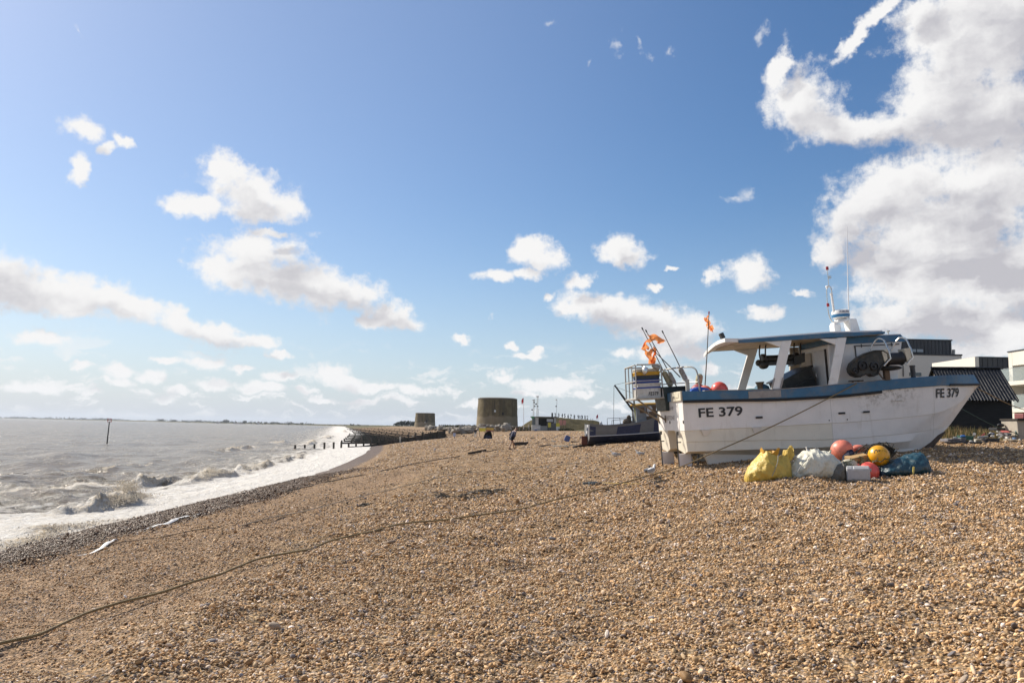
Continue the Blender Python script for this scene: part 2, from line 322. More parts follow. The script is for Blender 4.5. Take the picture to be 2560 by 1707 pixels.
def gnd(px, py, lim=900):
    d = ray(px, py); Ys = np.concatenate([np.arange(3, 60, .03), np.geomspace(60, lim, 2500)]); k = Ys/d.y
    X = EYE.x+d.x*k; Z = EYE.z+d.z*k; g = np.nonzero(Z < zt(X, Ys))[0]; i = g[0] if len(g) else len(Ys)-1
    return Vector((X[i], Ys[i], float(zt(X[i:i+1], Ys[i:i+1])[0])))
def on(x, y, dz=0): return Vector((x, y, zg(x, y)+dz))
def grid(name, X, Y, Z, mat, attrs=None, kind='structure'):
    n, m = X.shape; me = bpy.data.meshes.new(name); idx = np.arange(n*m).reshape(n, m)
    q = np.stack([idx[:-1, :-1], idx[1:, :-1], idx[1:, 1:], idx[:-1, 1:]], -1).reshape(-1, 4)
    me.vertices.add(n*m); me.vertices.foreach_set('co', np.stack([X, Y, Z], -1).astype(np.float32).ravel())
    me.loops.add(q.size); me.loops.foreach_set('vertex_index', q.astype(np.int32).ravel())
    me.polygons.add(len(q)); me.polygons.foreach_set('loop_start', np.arange(0, q.size, 4, dtype=np.int32)); me.polygons.foreach_set('loop_total', np.full(len(q), 4, np.int32))
    me.update(calc_edges=True); me.validate()
    for k, a in (attrs or {}).items():
        at_ = me.attributes.new(k, 'FLOAT', 'POINT'); at_.data.foreach_set('value', a.astype(np.float32).ravel())
    me.materials.append(mat); me.shade_smooth()
    o = bpy.data.objects.new(name, me); COL.objects.link(o); o['kind'] = kind; return o
def attr(t, name): return nd(t, 'ShaderNodeAttribute', attribute_name=name).outputs['Fac']
PEB = [(0, (0.500, 0.369, 0.246)), (.12, (0.381, 0.224, 0.100)), (.28, (0.435, 0.275, 0.141)), (.44, (0.294, 0.172, 0.079)), (.55, (0.533, 0.374, 0.210)), (.67, (0.239, 0.166, 0.110)), (.75, (0.392, 0.302, 0.226)), (.83, (0.131, 0.109, 0.100)), (.86, (0.479, 0.302, 0.147)), (.94, (0.675, 0.565, 0.473)), (.98, (0.218, 0.197, 0.200))]
def shingle_mat():
    m, t, p = nt_new('shingle'); tc = nd(t, 'ShaderNodeTexCoord'); v = tc.outputs['Object']
    vo = nd(t, 'ShaderNodeTexVoronoi', voronoi_dimensions='3D', feature='F1'); vo.inputs['Scale'].default_value = 38; lk(t, v, vo.inputs['Vector'])
    sp = nd(t, 'ShaderNodeSeparateColor'); lk(t, vo.outputs['Color'], sp.inputs[0]); c1 = ramp(t, sp.outputs[0], PEB, 'CONSTANT')
    vo2 = nd(t, 'ShaderNodeTexVoronoi', voronoi_dimensions='3D', feature='F1'); vo2.inputs['Scale'].default_value = 12; lk(t, v, vo2.inputs['Vector'])
    sp2 = nd(t, 'ShaderNodeSeparateColor'); lk(t, vo2.outputs['Color'], sp2.inputs[0]); c2 = ramp(t, sp2.outputs[1], PEB, 'CONSTANT')
    c = mixc(t, .42, c1, c2)
    fine = attr(t, 'fine'); c = mixc(t, math_(t, 'MULTIPLY', fine, .72), c, (.36, .235, .145))
    big = noise_(t, v, .35, 6, .6).outputs[0]; med = noise_(t, v, 2.2, 6, .6).outputs[0]
    spk = noise_(t, v, 7.5, 5, .75).outputs[0]; spk2 = noise_(t, v, 26, 3, .7).outputs[0]
    k = math_(t, 'MULTIPLY', math_(t, 'MULTIPLY', mrange(t, big, .3, .7, .90, 1.14), mrange(t, med, .3, .7, .86, 1.16)), math_(t, 'MULTIPLY', mrange(t, spk, .32, .68, .66, 1.38), mrange(t, spk2, .3, .7, .72, 1.3)))
    sc = nd(t, 'ShaderNodeVectorMath', operation='SCALE'); lk(t, c, sc.inputs[0]); lk(t, k, sc.inputs['Scale']); c = sc.outputs[0]
    gap_shade = mrange(t, vo.outputs['Distance'], .30, .70, 1, .30); sc = nd(t, 'ShaderNodeVectorMath', operation='SCALE'); lk(t, c, sc.inputs[0]); lk(t, gap_shade, sc.inputs['Scale']); c = sc.outputs[0]  # darkens the colour between stones, in place of shade in the gaps
    veg = attr(t, 'veg'); vn = noise_(t, v, .5, 8, .65).outputs[0]; vc = ramp(t, noise_(t, v, 1.3, 8, .7).outputs[0], [(.3, (.035, .045, .018)), (.5, (.10, .09, .04)), (.7, (.22, .18, .09))])
    c = mixc(t, mrange(t, math_(t, 'ADD', veg, math_(t, 'MULTIPLY', math_(t, 'SUBTRACT', vn, .5), .9)), .4, .6), c, vc)
    # wet stones along the water
    wn = noise_(t, v, 1.1, 6, .6).outputs[0]; wet = mrange(t, math_(t, 'ADD', attr(t, 'wet'), math_(t, 'MULTIPLY', math_(t, 'SUBTRACT', wn, .5), .5)), .35, .62)
    cd = mixc(t, 1.0, c, (.40, .355, .33), 'MULTIPLY'); c = mixc(t, wet, c, cd)
    lk(t, c, p.inputs['Base Color']); lk(t, mrange(t, wet, 0, 1, .9, .55), p.inputs['Roughness']); lk(t, mrange(t, wet, 0, 1, .15, .25), p.inputs['Specular IOR Level'])
    b = nd(t, 'ShaderNodeBump'); b.inputs['Strength'].default_value = .9; b.inputs['Distance'].default_value = .012
    hh = math_(t, 'ADD', math_(t, 'SUBTRACT', 1.0, vo.outputs['Distance']), math_(t, 'ADD', math_(t, 'MULTIPLY', math_(t, 'SUBTRACT', 1.0, vo2.outputs['Distance']), 2.2), math_(t, 'MULTIPLY', math_(t, 'ADD', med, math_(t, 'MULTIPLY', spk, .6)), 7.0))); lk(t, hh, b.inputs['Height']); lk(t, b.outputs[0], p.inputs['Normal'])
    return m
def spaced(*segs):
    a = []
    for s0, s1, d in segs: a += list(np.arange(s0, s1, d))
    return a
ss = np.array(spaced((-60, -6, 3), (-6, 0, .5), (0, 34, .17), (34, 60, .8))+list(60*np.cumprod(np.full(95, 1.05))))
ys = np.array(spaced((-60, 2, 3), (2, 36, .16))+list(36*np.cumprod(np.full(190, 1.03))))
S, Yg = np.meshgrid(ss, ys, indexing='ij'); Xg = XS(Yg)+S*np.where(S < 60, 1, 1); Zg = zt(Xg, Yg)
veg = np.clip((S/WY(Yg)-24)/6, 0, 1)*np.clip((Yg-60)/80, 0, 1)
veg = np.maximum(veg, np.clip((Xg-18)/5, 0, 1)*np.clip((Yg-24)/3, 0, 1)*np.clip((80-Yg)/20, 0, 1)*.9); veg = np.maximum(veg, np.clip((Yg-500)/400, 0, .75))
fine = np.clip((10.6-S)/1.6+.35*np.sin(Yg*.9), 0, 1)*np.clip((60-Yg)/30, .3, 1)
wet = np.clip(1-(S-1.2)/3.6, 0, 1)*np.where(Yg > 60, np.clip((3.2-S)/2, 0, 1), 1)
ground = grid('ground', Xg, Yg, Zg, shingle_mat(), {'veg': veg, 'fine': fine, 'wet': wet})
# ------------------------------------------------------------------ loose pebbles in the foreground (real stones, no one could count them)
def pebbles(wetone=False, far=False):
    rng = np.random.default_rng(4 if wetone else 5 if far else 3); N = 420000 if wetone else 980000
    r = rng.random(N); Y = 3.6+(36-3.6)*r**.80; X = (rng.random(N)*2-1)*(.74*Y+1.2)
    if wetone: Y = 14+40*rng.random(N)**.8; X = XS(Y)-.6+6.2*rng.random(N)**1.1
    if far: N = 330000; Y = 30+125*rng.random(N)**1.25; X = (rng.random(N)*2-1)*.70*Y; r = rng.random(N)
    s = X-XS(Y); keep = rng.random(N) < np.clip(1.25-(Y-6)/15, .10, 1)*np.clip((37-Y)/10, 0, 1)*np.where(s < 10.6, .7, 1.0)*np.clip((s-2.6)/2.2, 0, 1)
    if wetone: keep = rng.random(N) < np.clip((5.4-s)/2.2, 0, 1)*np.clip((s+.6)/.5, 0, 1)*np.clip(1.2-(Y-20)/30, .2, 1)
    if far: keep = (s > 2.6+.8*rng.random(N)) & (s < 62) & (rng.random(N) < np.clip((Y-30)/10, 0, 1))
    X, Y, s = X[keep], Y[keep], s[keep]; n = len(X)
    size = np.exp(rng.normal(math.log(.0100), .36, n))*np.where(s < 10.4, .74, 1.0); big = rng.random(n) < .006; size[big] *= 1.9
    size = np.clip(size*(1+np.clip((Y-9)/14, 0, 1.1)), .005, .055)
    Z = zt(X, Y)+size*(rng.random(n)*1.2-.3)
    if wetone: size *= 1.25
    if far: size = (Y*.00052+.006)*np.exp(rng.normal(0, .35, n)); Z = zt(X, Y)-size*.1
    me = bpy.data.meshes.new('gravel'); me.vertices.add(n); me.vertices.foreach_set('co', np.stack([X, Y, Z], -1).astype(np.float32).ravel())
    a = me.attributes.new('sz', 'FLOAT', 'POINT'); a.data.foreach_set('value', size.astype(np.float32))
    a = me.attributes.new('rot', 'FLOAT_VECTOR', 'POINT'); a.data.foreach_set('vector', np.stack([rng.normal(0, .45, n), rng.normal(0, .45, n), rng.random(n)*6.283], -1).astype(np.float32).ravel())
    a = me.attributes.new('pick', 'INT', 'POINT'); a.data.foreach_set('value', rng.integers(0, 5, n).astype(np.int32))
    o = bpy.data.objects.new('gravel', me); COL.objects.link(o); o['kind'] = 'stuff'; tag(o, 'wet dark glistening pebbles along the edge of the wash' if wetone else 'pale brown shingle stones on the beach farther off' if far else 'loose brown and grey shingle pebbles covering the near beach', 'gravel')
    m, t, p = nt_new('pebble'); oi = nd(t, 'ShaderNodeObjectInfo'); c = ramp(t, oi.outputs['Random'], PEB, 'CONSTANT')
    tc = nd(t, 'ShaderNodeTexCoord'); nz = noise_(t, tc.outputs['Object'], 1.6, 5, .6).outputs[0]; k = mrange(t, nz, .3, .7, .78, 1.22)
    h = math_(t, 'FRACT', math_(t, 'MULTIPLY', oi.outputs['Random'], 57.3)); k = math_(t, 'MULTIPLY', k, mrange(t, h, 0, 1, .62, 1.6))
    sc = nd(t, 'ShaderNodeVectorMath', operation='SCALE'); lk(t, c, sc.inputs[0]); lk(t, k, sc.inputs['Scale']); lk(t, mixc(t, 1.0, sc.outputs[0], (.25, .20, .175), 'MULTIPLY') if wetone else sc.outputs[0], p.inputs['Base Color']); p.inputs['Roughness'].default_value = .5 if wetone else .72; p.inputs['Specular IOR Level'].default_value = .22 if wetone else .3
    g = bpy.data.node_groups.new('pebble_scatter', 'GeometryNodeTree')
    g.interface.new_socket('Geometry', in_out='INPUT', socket_type='NodeSocketGeometry'); g.interface.new_socket('Geometry', in_out='OUTPUT', socket_type='NodeSocketGeometry')
    gi = g.nodes.new('NodeGroupInput'); go = g.nodes.new('NodeGroupOutput'); gj = g.nodes.new('GeometryNodeGeometryToInstance')
    for k, (sc3, seed) in enumerate([((1, .78, .52), 1), ((1.1, .7, .6), 5), ((.95, .9, .42), 9), ((1.25, .62, .48), 14), ((.9, .82, .75), 21)]):
        ic = g.nodes.new('GeometryNodeMeshIcoSphere'); ic.inputs['Radius'].default_value = 1; ic.inputs['Subdivisions'].default_value = 3
        sp = g.nodes.new('GeometryNodeSetPosition'); nz = g.nodes.new('ShaderNodeTexNoise'); nz.noise_dimensions = '4D'; nz.inputs['W'].default_value = seed; nz.inputs['Scale'].default_value = .8; nz.inputs['Detail'].default_value = 2
        vm = g.nodes.new('ShaderNodeVectorMath'); vm.operation = 'SUBTRACT'; vm.inputs[1].default_value = (.5, .5, .5); lk(g, nz.outputs['Color'], vm.inputs[0])
        v2 = g.nodes.new('ShaderNodeVectorMath'); v2.operation = 'SCALE'; v2.inputs['Scale'].default_value = 1.1; lk(g, vm.outputs[0], v2.inputs[0]); lk(g, v2.outputs[0], sp.inputs['Offset'])
        tr = g.nodes.new('GeometryNodeTransform'); tr.inputs['Scale'].default_value = sc3; lk(g, ic.outputs[0], sp.inputs['Geometry']); lk(g, sp.outputs[0], tr.inputs[0])
        sm = g.nodes.new('GeometryNodeSetShadeSmooth'); lk(g, tr.outputs[0], sm.inputs[0]); mt = g.nodes.new('GeometryNodeSetMaterial'); mt.inputs['Material'].default_value = m; lk(g, sm.outputs[0], mt.inputs[0]); lk(g, mt.outputs[0], gj.inputs[0])
    ip = g.nodes.new('GeometryNodeInstanceOnPoints'); ip.inputs['Pick Instance'].default_value = True; lk(g, gi.outputs[0], ip.inputs['Points']); lk(g, gj.outputs[0], ip.inputs['Instance'])
    def na(nm, typ):
        q = g.nodes.new('GeometryNodeInputNamedAttribute'); q.data_type = typ; q.inputs[0].default_value = nm; return [x for x in q.outputs if x.enabled][0]
    lk(g, na('pick', 'INT'), ip.inputs['Instance Index']); lk(g, na('sz', 'FLOAT'), ip.inputs['Scale'])
    er = g.nodes.new('FunctionNodeEulerToRotation'); lk(g, na('rot', 'FLOAT_VECTOR'), er.inputs[0]); lk(g, er.outputs[0], ip.inputs['Rotation']); lk(g, ip.outputs[0], go.inputs[0])
    md = o.modifiers.new('scatter', 'NODES'); md.node_group = g
    return n
NPEB = pebbles()+pebbles(True)+pebbles(False, True)
# ------------------------------------------------------------------ the sea: swell, breakers, wash running up the beach
BREAK = [  # centre px, py on the water, half length (m), height, width
 (285, 1255, 3.4, .5, .75), (520, 1187, 5.5, .62, .75), (395, 1188, 2.5, .5, .8), (640, 1165, 6, .45, .8), (730, 1140, 9, .42, .9), (600, 1118, 14, .45, 1.2), (780, 1105, 14, .5, 1.4), (130, 1330, 4.5, .28, .7), (820, 1092, 25, .5, 1.6), (860, 1078, 40, .6, 2.2), (700, 1103, 12, .35, 1.2), (300, 1160, 9, .25, 1.2), (150, 1200, 6, .2, 1.0)]
def seapt(px, py):
    d = ray(px, py); k = -3.42/d.z; return d.x*k, d.y*k
BR = []
for px, py, hl, hh, wd in BREAK:
    x, y = seapt(px, py); BR.append((float(XS(y))-x, y, hl, hh, wd))
def sea():
    rng = np.random.default_rng(11)
    ws = np.array(spaced((-2.6, 10, .11), (10, 26, .26))+list(26*np.cumprod(np.full(150, 1.037)))); yy = np.array(spaced((-20, 8, 1.5), (8, 60, .16))+list(60*np.cumprod(np.full(370, 1.0137))))
    Wd, Y = np.meshgrid(ws, yy, indexing='ij'); X = XS(Y)-Wd
    dW = np.gradient(Wd, axis=0); dY = np.gradient(Y, axis=1); res = np.maximum(dW, dY)
    Z = np.zeros_like(X); chop = np.clip((Wd-1.0)/7, .12, 1)
    for i in range(46):
        lam = .9*(1.13**(i % 23))*(1+.1*rng.random()); th = rng.normal(0, .5); am = .017*lam**.6*.66; kx = 2*math.pi/lam*math.cos(th); ky = 2*math.pi/lam*math.sin(th)
        ph = rng.random()*6.28; q = np.clip((lam/res-2.0)/3, 0, 1); wv = Wd*kx+Y*ky+ph+1.2*np.sin(Y*.11+Wd*.07+i)
        Z += am*q*chop*(1-2*np.abs(np.sin(wv/2))+.3*np.sin(wv))
    foam = np.clip(1.1-(Wd-3.2)/3.4, 0, 1.1)+np.clip(.56-(Wd-3)/26, 0, .56)+.17  # constant term strews foam flecks over open water, standing in for sun glints
    crest = np.zeros_like(X); fbm = lambda f, sd: vnoise(Wd*f, Y*f*.8, sd)+.5*vnoise(Wd*f*2.1, Y*f*1.7, sd+1)+.28*vnoise(Wd*f*4.3, Y*f*3.6, sd+2)
    tur = fbm(1.6, 40); fine_ = vnoise(Wd*7, Y*5, 50)
    for w0, y0, hl, hh, wd in BR:
        wl = w0+.35*np.sin(Y*.8+y0)+.2*np.sin(Y*2.3)
        env = np.exp(-((Y-y0)/hl)**4)*np.clip(1+.9*fbm(.45, 60), .25, 1.5); u = (Wd-wl)/wd
        prof = np.where(u < 0, np.exp(-(u/.38)**2), np.exp(-(u/1.5)**2))
        br_ = np.clip(.5+2.2*vnoise(Y*.23+w0, Y*0+w0, 70), 0, 1)          # how far the crest has broken along its length
        Z += hh*.8*env*prof*(1+.95*tur*br_)+.34*env*prof*fine_*br_
        foam += env*(np.where(u < .1, np.exp(-((u+.25)/.55)**2)*br_, .0)+.75*np.exp(-((u-.05)/.16)**2)+.35*br_*np.exp(-((u-.9)/.9)**2)); crest = np.maximum(crest, env*np.exp(-((u+.1)/.6)**2))
        foam -= (1-br_)*env*np.exp(-((u+.38)/.25)**2)*.9
    far = np.clip((Y-60)/300, 0, 1); foam += far*np.clip(.9-(Wd-4)/30, 0, .9)
    # swash: thin sheet on the shingle with scalloped edge
    edge = -.35+.42*np.sin(Y*.33+.8)+.24*np.sin(Y*.91+2)+.9*vnoise(Y*.55, Y*0, 80)+.45*vnoise(Y*1.5, Y*0, 81)+.25*vnoise(Y*4, Y*0, 82)
    lim = np.clip(-Wd-edge, -6, 6)           # >0 : beyond the edge
    beach = zt(X, Y)
    Z = np.where(Wd < 1.4, np.maximum(Z*np.clip((Wd+.2)/1.6, 0, 1), beach+.03*np.clip(-lim/.5, -1, 1)), Z)
    foam = np.where(Wd < .6, np.maximum(foam, .70+.25*np.clip(Wd, 0, 1)), foam); sand = np.clip(1.0-(Wd+1.0)/2.4, 0, 1)
    m, t, p = nt_new('sea_water'); tc = nd(t, 'ShaderNodeTexCoord'); v = tc.outputs['Object']
    mp = nd(t, 'ShaderNodeMapping'); mp.inputs[3].default_value = (1, .42, 1); mp.inputs[2].default_value = (0, 0, rad(8)); lk(t, v, mp.inputs[0]); vs = mp.outputs[0]
    n1 = noise_(t, vs, .9, 10, .66).outputs[0]; n2 = noise_(t, v, 3.4, 9, .7).outputs[0]; n3 = noise_(t, vs, .16, 5, .55).outputs[0]
    fo = attr(t, 'foam'); nn = math_(t, 'ADD', math_(t, 'MULTIPLY', n1, .62), math_(t, 'MULTIPLY', n2, .38))
    fm = mrange(t, math_(t, 'ADD', math_(t, 'MULTIPLY', fo, .62), math_(t, 'MULTIPLY', math_(t, 'SUBTRACT', nn, .5), 2.6)), .24, .50, 0, 1, True)
    wc = ramp(t, n3, [(.3, (.15, .112, .064)), (.5, (.205, .16, .10)), (.7, (.265, .212, .14))])
    fcol = mixc(t, mrange(t, n2, .35, .65), (.78, .77, .75), (.60, .55, .48)); fcol = mixc(t, math_(t, 'MULTIPLY', attr(t, 'crest'), mrange(t, noise_(t, v, 8, 6, .7).outputs[0], .38, .6, .15, 1)), fcol, (.50, .41, .29))
    lk(t, mixc(t, fm, wc, fcol), p.inputs['Base Color']); lk(t, mrange(t, fm, 0, 1, .24, .8), p.inputs['Roughness']); p.inputs['IOR'].default_value = 1.33; lk(t, mrange(t, fm, 0, 1, .30, .1), p.inputs['Specular IOR Level'])
    h1 = noise_(t, vs, 1.3, 10, .62).outputs[0]; h2 = noise_(t, vs, .33, 6, .6).outputs[0]
    b = nd(t, 'ShaderNodeBump'); b.inputs['Strength'].default_value = 1.0; b.inputs['Distance'].default_value = .45; lk(t, math_(t, 'ADD', math_(t, 'MULTIPLY', h1, .55), math_(t, 'ADD', h2, math_(t, 'MULTIPLY', math_(t, 'MULTIPLY', n2, fm), .45))), b.inputs['Height']); lk(t, b.outputs[0], p.inputs['Normal'])
    return grid('sea', X, Y, Z, m, {'foam': foam, 'crest': crest})
sea_o = sea()

# spray thrown up by the two nearest breakers, and two strips of foam left on the wet stones
def spray():
    rg = np.random.default_rng(8); mb = MB(); T = [(1, 0, 0), (-1, 0, 0), (0, 1, 0), (0, -1, 0), (0, 0, 1), (0, 0, -1)]; F_ = [(0, 2, 4), (2, 1, 4), (1, 3, 4), (3, 0, 4), (2, 0, 5), (1, 2, 5), (3, 1, 5), (0, 3, 5)]
    for w0, y0, hl, hh, wd, n in [(BR[0][0], BR[0][1]+.8, BR[0][2]*.75, .95, 1, 5200), (BR[1][0], BR[1][1], BR[1][2]*.8, .6, 1, 2600), (BR[3][0], BR[3][1], BR[3][2], .4, 1, 1200), (BR[7][0], BR[7][1], BR[7][2], .25, 1, 1200)]:
        for k in range(n):
            y = y0+rg.normal(0, .45)*hl; e = math.exp(-((y-y0)/hl)**2); lob = .55+.45*math.sin(y*2.1+w0)*math.sin(y*.9+1); r = abs(rg.normal(0, .55)); w = w0-.15+rg.normal(0, .32)+.35*math.sin(y*.8+y0); z = hh*e*lob*(.25+.75*rg.random())+.05*r; s = .010+.030*rg.random()**3
            c_ = (float(XS(y))-w, y, z); mb.add([(c_[0]+a*s, c_[1]+b*s, c_[2]+d*s*.8) for a, b, d in T], F_)
    o = mb.build('foam', M('spray_foam', (.66, .58, .46), .8, var=.15, vs=2, bump=0), smooth=False, recalc=False, origin=(0, 0, 0)); o['kind'] = 'stuff'; tag(o, 'brownish spray and foam thrown up by the breaking waves', 'foam')
    for px, py, lx, ly, sd, lab in ((435, 1300, 1.5, .06, 1, 'longer thin white foam strip left on the wet shingle'), (243, 1378, .7, .06, 2, 'short thin white foam patch left on the wet shingle')):
        p = gnd(px, py); n = 26; top = []
        for i in range(n):
            f = i/(n-1)*2-1; wv = ly*max(1-f*f, 0)**.5*(1+.5*vnoise(np.array([f*6.0+sd*9]), np.array([0.0]), 5)[0]); top.append((f*lx, wv))
        th = math.atan2(1, .06); mb = MB(); rr = []
        for f, wv in top:
            r_ = []
            for v in (-1, -.4, .4, 1): x = p.x+wv*v+f*.12+.07*math.sin(f*3+sd); y = p.y+f; r_.append((x, y, zg(x, y)+.035+.02*(1-v*v)))
            rr.append(r_)
        tag(mb.loft(rr, ringclosed=False, cap=False).build('foam_strip', M('foam_white', (.78, .77, .75), .8, var=.06, bump=.5, bs=25), recalc=False), lab, 'foam', 'foam strips on the wet shingle')
spray()
_t = _mats['foam_white'].node_tree; _tc = nd(_t, 'ShaderNodeTexCoord'); lk(_t, mrange(_t, noise_(_t, _tc.outputs['Object'], 7, 7, .7).outputs[0], .40, .50), _t.nodes['Principled BSDF'].inputs['Alpha'])     # foam broken into bubbles and gaps
# ------------------------------------------------------------------ the white catamaran
WHITE = M('white_gel', (.82, .79, .74), .42, var=.06, vs=3, bump=.06, bs=9, dirt=(.30, .25, .17), damt=.38, ds=2.2, dth=.58)
ROOFW = M('roof_white', (.80, .79, .77), .45, var=.05, dirt=(.4, .34, .26), damt=.25, ds=3)
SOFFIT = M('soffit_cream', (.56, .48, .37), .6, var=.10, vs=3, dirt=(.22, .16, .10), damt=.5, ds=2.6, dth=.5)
BLUE = M('boat_blue', (.034, .135, .25), .45, var=.18, vs=4, dirt=(.14, .16, .17), damt=.6, ds=2.4, dth=.5)
GREYCAP = M('grey_cap', (.30, .28, .26), .7, var=.2, dirt=(.5, .47, .43), damt=.5, ds=6)
RUBBER = M('black_rubber', (.012, .012, .013), .6, var=.3)
BLACK = M('black_paint', (.018, .018, .02), .5, var=.4)
DARKGREY = M('dark_metal', (.06, .06, .06), .45, metal=.3, var=.35, dirt=(.20, .13, .08), damt=.35, ds=9)
GALV = M('galvanised', (.40, .39, .36), .5, metal=.35, var=.15, vs=9, dirt=(.25, .18, .12), damt=.35, ds=7)
STEEL = M('polished_steel', (.62, .60, .56), .28, metal=.9, var=.1)
CREAM = M('cream_panel', (.62, .57, .45), .55, var=.12, dirt=(.25, .2, .13), damt=.5, ds=8)
LETTER = M('black_letter', (.016, .016, .018), .5, var=.3, dirt=(.35, .33, .3), damt=.35, ds=30, dth=.6)
RED = M('red_lens', (.30, .012, .02), .25, var=.1)
def hull_mat():
    m, t, p = nt_new('hull_paint'); tc = nd(t, 'ShaderNodeTexCoord'); v = tc.outputs['Object']; sp = nd(t, 'ShaderNodeSeparateXYZ'); lk(t, v, sp.inputs[0])
    low = mrange(t, sp.outputs[2], 1.03, 1.01); aft = mrange(t, sp.outputs[0], 4.19, 4.17); old = math_(t, 'MULTIPLY', low, aft)
    c = mixc(t, old, (.82, .78, .74), (.79, .735, .62))
    n = noise_(t, v, 2.2, 7).outputs[0]; k = mrange(t, n, .3, .7, .94, 1.05); sc = nd(t, 'ShaderNodeVectorMath', operation='SCALE'); lk(t, c, sc.inputs[0]); lk(t, k, sc.inputs['Scale']); c = sc.outputs[0]
    mp = nd(t, 'ShaderNodeMapping'); mp.inputs[3].default_value = (3.5, 3.5, .7); lk(t, v, mp.inputs[0]); run = noise_(t, mp.outputs[0], 2.0, 8, .62).outputs[0]   # run-down stains
    amt = math_(t, 'MULTIPLY', mrange(t, run, .57, .74), .26); c = mixc(t, amt, c, (.40, .32, .22))
    # brown scuffs below the gunwale where the pots come aboard
    gx = math_(t, 'MULTIPLY', mrange(t, sp.outputs[0], 4.7, 5.2), mrange(t, sp.outputs[0], 7.1, 6.2)); gz = mrange(t, sp.outputs[2], 1.25, 1.8)
    sc2 = noise_(t, v, 7, 10, .72).outputs[0]; c = mixc(t, math_(t, 'MULTIPLY', math_(t, 'MULTIPLY', gx, gz), mrange(t, sc2, .47, .64, 0, .85)), c, (.17, .13, .08))
    sp3 = noise_(t, v, 24, 4, .6).outputs[0]; c = mixc(t, mrange(t, sp3, .70, .74, 0, .5), c, (.1, .085, .07))
    vl = math_(t, 'LESS_THAN', math_(t, 'ABSOLUTE', math_(t, 'SUBTRACT', sp.outputs[0], 4.18)), .007); vl2 = math_(t, 'LESS_THAN', math_(t, 'ABSOLUTE', math_(t, 'SUBTRACT', sp.outputs[0], 7.35)), .006)
    c = mixc(t, math_(t, 'MULTIPLY', math_(t, 'MAXIMUM', vl, vl2), .45), c, (.25, .22, .18))
    lk(t, c, p.inputs['Base Color']); p.inputs['Roughness'].default_value = .38
    b = nd(t, 'ShaderNodeBump'); b.inputs['Strength'].default_value = .12; b.inputs['Distance'].default_value = .02; lk(t, noise_(t, v, 5, 4).outputs[0], b.inputs['Height']); lk(t, b.outputs[0], p.inputs['Normal']); return m
HULL = hull_mat()
ZG = 2.1; BA = rad(4)
_P0 = at(1705, 978, 22.0); _Rb = Matrix.Rotation(BA, 3, 'Z') @ Matrix.Rotation(-rad(4), 3, 'Y')
boat = thing('fishing_boat', 'white and blue catamaran fishing boat numbered FE 379 hauled up on the shingle', 'boat', _P0 - _Rb @ Vector((0, -1.4, ZG)), (0, -rad(4), BA))
BM = Matrix.Translation(boat.location) @ _Rb.to_4x4()
up = Vector((0, 0, ZG))
def bp(mb, name, mat, parent=None, **k):
    mb.warp(lambda p: p+up); return mb.build(name, mat, parent or boat, **k)
def bw(mb, name, mat, **k):                     # stands on the boat but is a thing of its own
    mb.warp(lambda p: BM @ (p+up)); return mb.build(name, mat, **k)
G_ = [(0, -1.4, 0), (1.5, -1.42, -.05), (2.8, -1.42, -.08), (4.3, -1.42, -.03), (6, -1.4, .05), (6.87, -1.33, .08), (7.87, -1.05, .10), (8.8, -.52, .105), (9.22, -.2, .10), (9.3, 0, .10)]
R_ = [(0, -1.4, -.25), (1.5, -1.42, -.29), (2.8, -1.42, -.33), (4.3, -1.42, -.32), (6.57, -1.35, -.21), (7.9, -1.0, -.19), (8.9, -.46, -.2), (9.4, -.14, -.2), (9.56, 0, -.2)]
C1 = [(0, -1.38, -1.08), (2, -1.39, -1.08), (4.2, -1.39, -1.08), (6, -1.30, -1.04), (7.31, -1.12, -.97), (8.25, -.74, -.75), (9.1, -.22, -.42), (9.42, 0, -.29)]
C2 = [(.04, -1.35, -1.38), (2.2, -1.36, -1.45), (4.2, -1.36, -1.52), (6, -1.25, -1.49), (7.32, -1.0, -1.41), (7.93, -.70, -1.33), (8.1, -.60, -1.31)]
BT = [(.06, -1.33, -1.65), (2, -1.34, -1.69), (4, -1.33, -1.73), (6.09, -1.22, -1.71), (7.1, -1.0, -1.64), (7.7, -.78, -1.56)]
KL = [(.1, -.9, -1.72), (1.5, -.92, -1.84), (3, -.92, -1.95), (6.09, -.92, -2.01), (7.15, -.86, -1.97), (7.55, -.78, -1.72)]
IB = [(.06, -.45, -1.62), (3, -.47, -1.66), (6, -.52, -1.64), (7.2, -.62, -1.58), (7.7, -.74, -1.5)]
IT = [(0, -.42, -1.08), (4, -.42, -1.04), (6.5, -.4, -.98), (7.6, -.40, -.9), (8.4, -.3, -.72)]
NS = 48
def lev(a, dy=0.0, dz=0.0): return [p+Vector((0, dy, dz)) for p in sph_ring_curve(a, NS)]
hull = MB()
levels = [lev(G_, .03), lev(R_, .03), lev(C1), lev(C1, .022, -.008), lev(C2), lev(C2, .022, -.008), lev(BT), lev(KL), lev(IB), lev(IT)]
for sgn in (1, -1):
    L = [[Vector((p.x, p.y*sgn, p.z)) for p in l] for l in levels]
    hull.loft(L, ringclosed=False, cap=False)
    hull.add([l[0] for l in L[3:]], [tuple(range(7))])
g0, r0_, c0 = levels[0][0], levels[1][0], levels[2][0]
hull.add([g0, r0_, c0, (c0.x, -c0.y, c0.z), (r0_.x, -r0_.y, r0_.z), (g0.x, -g0.y, g0.z)], [(0, 1, 2, 3, 4, 5)])
hull.add([(0, -.42, -1.08), (6.5, -.4, -.98), (8.4, -.3, -.72), (8.4, .3, -.72), (6.5, .4, -.98), (0, .42, -1.08)], [(0, 1, 2, 3, 4, 5)])
bp(hull, 'hull', HULL, ang=28)
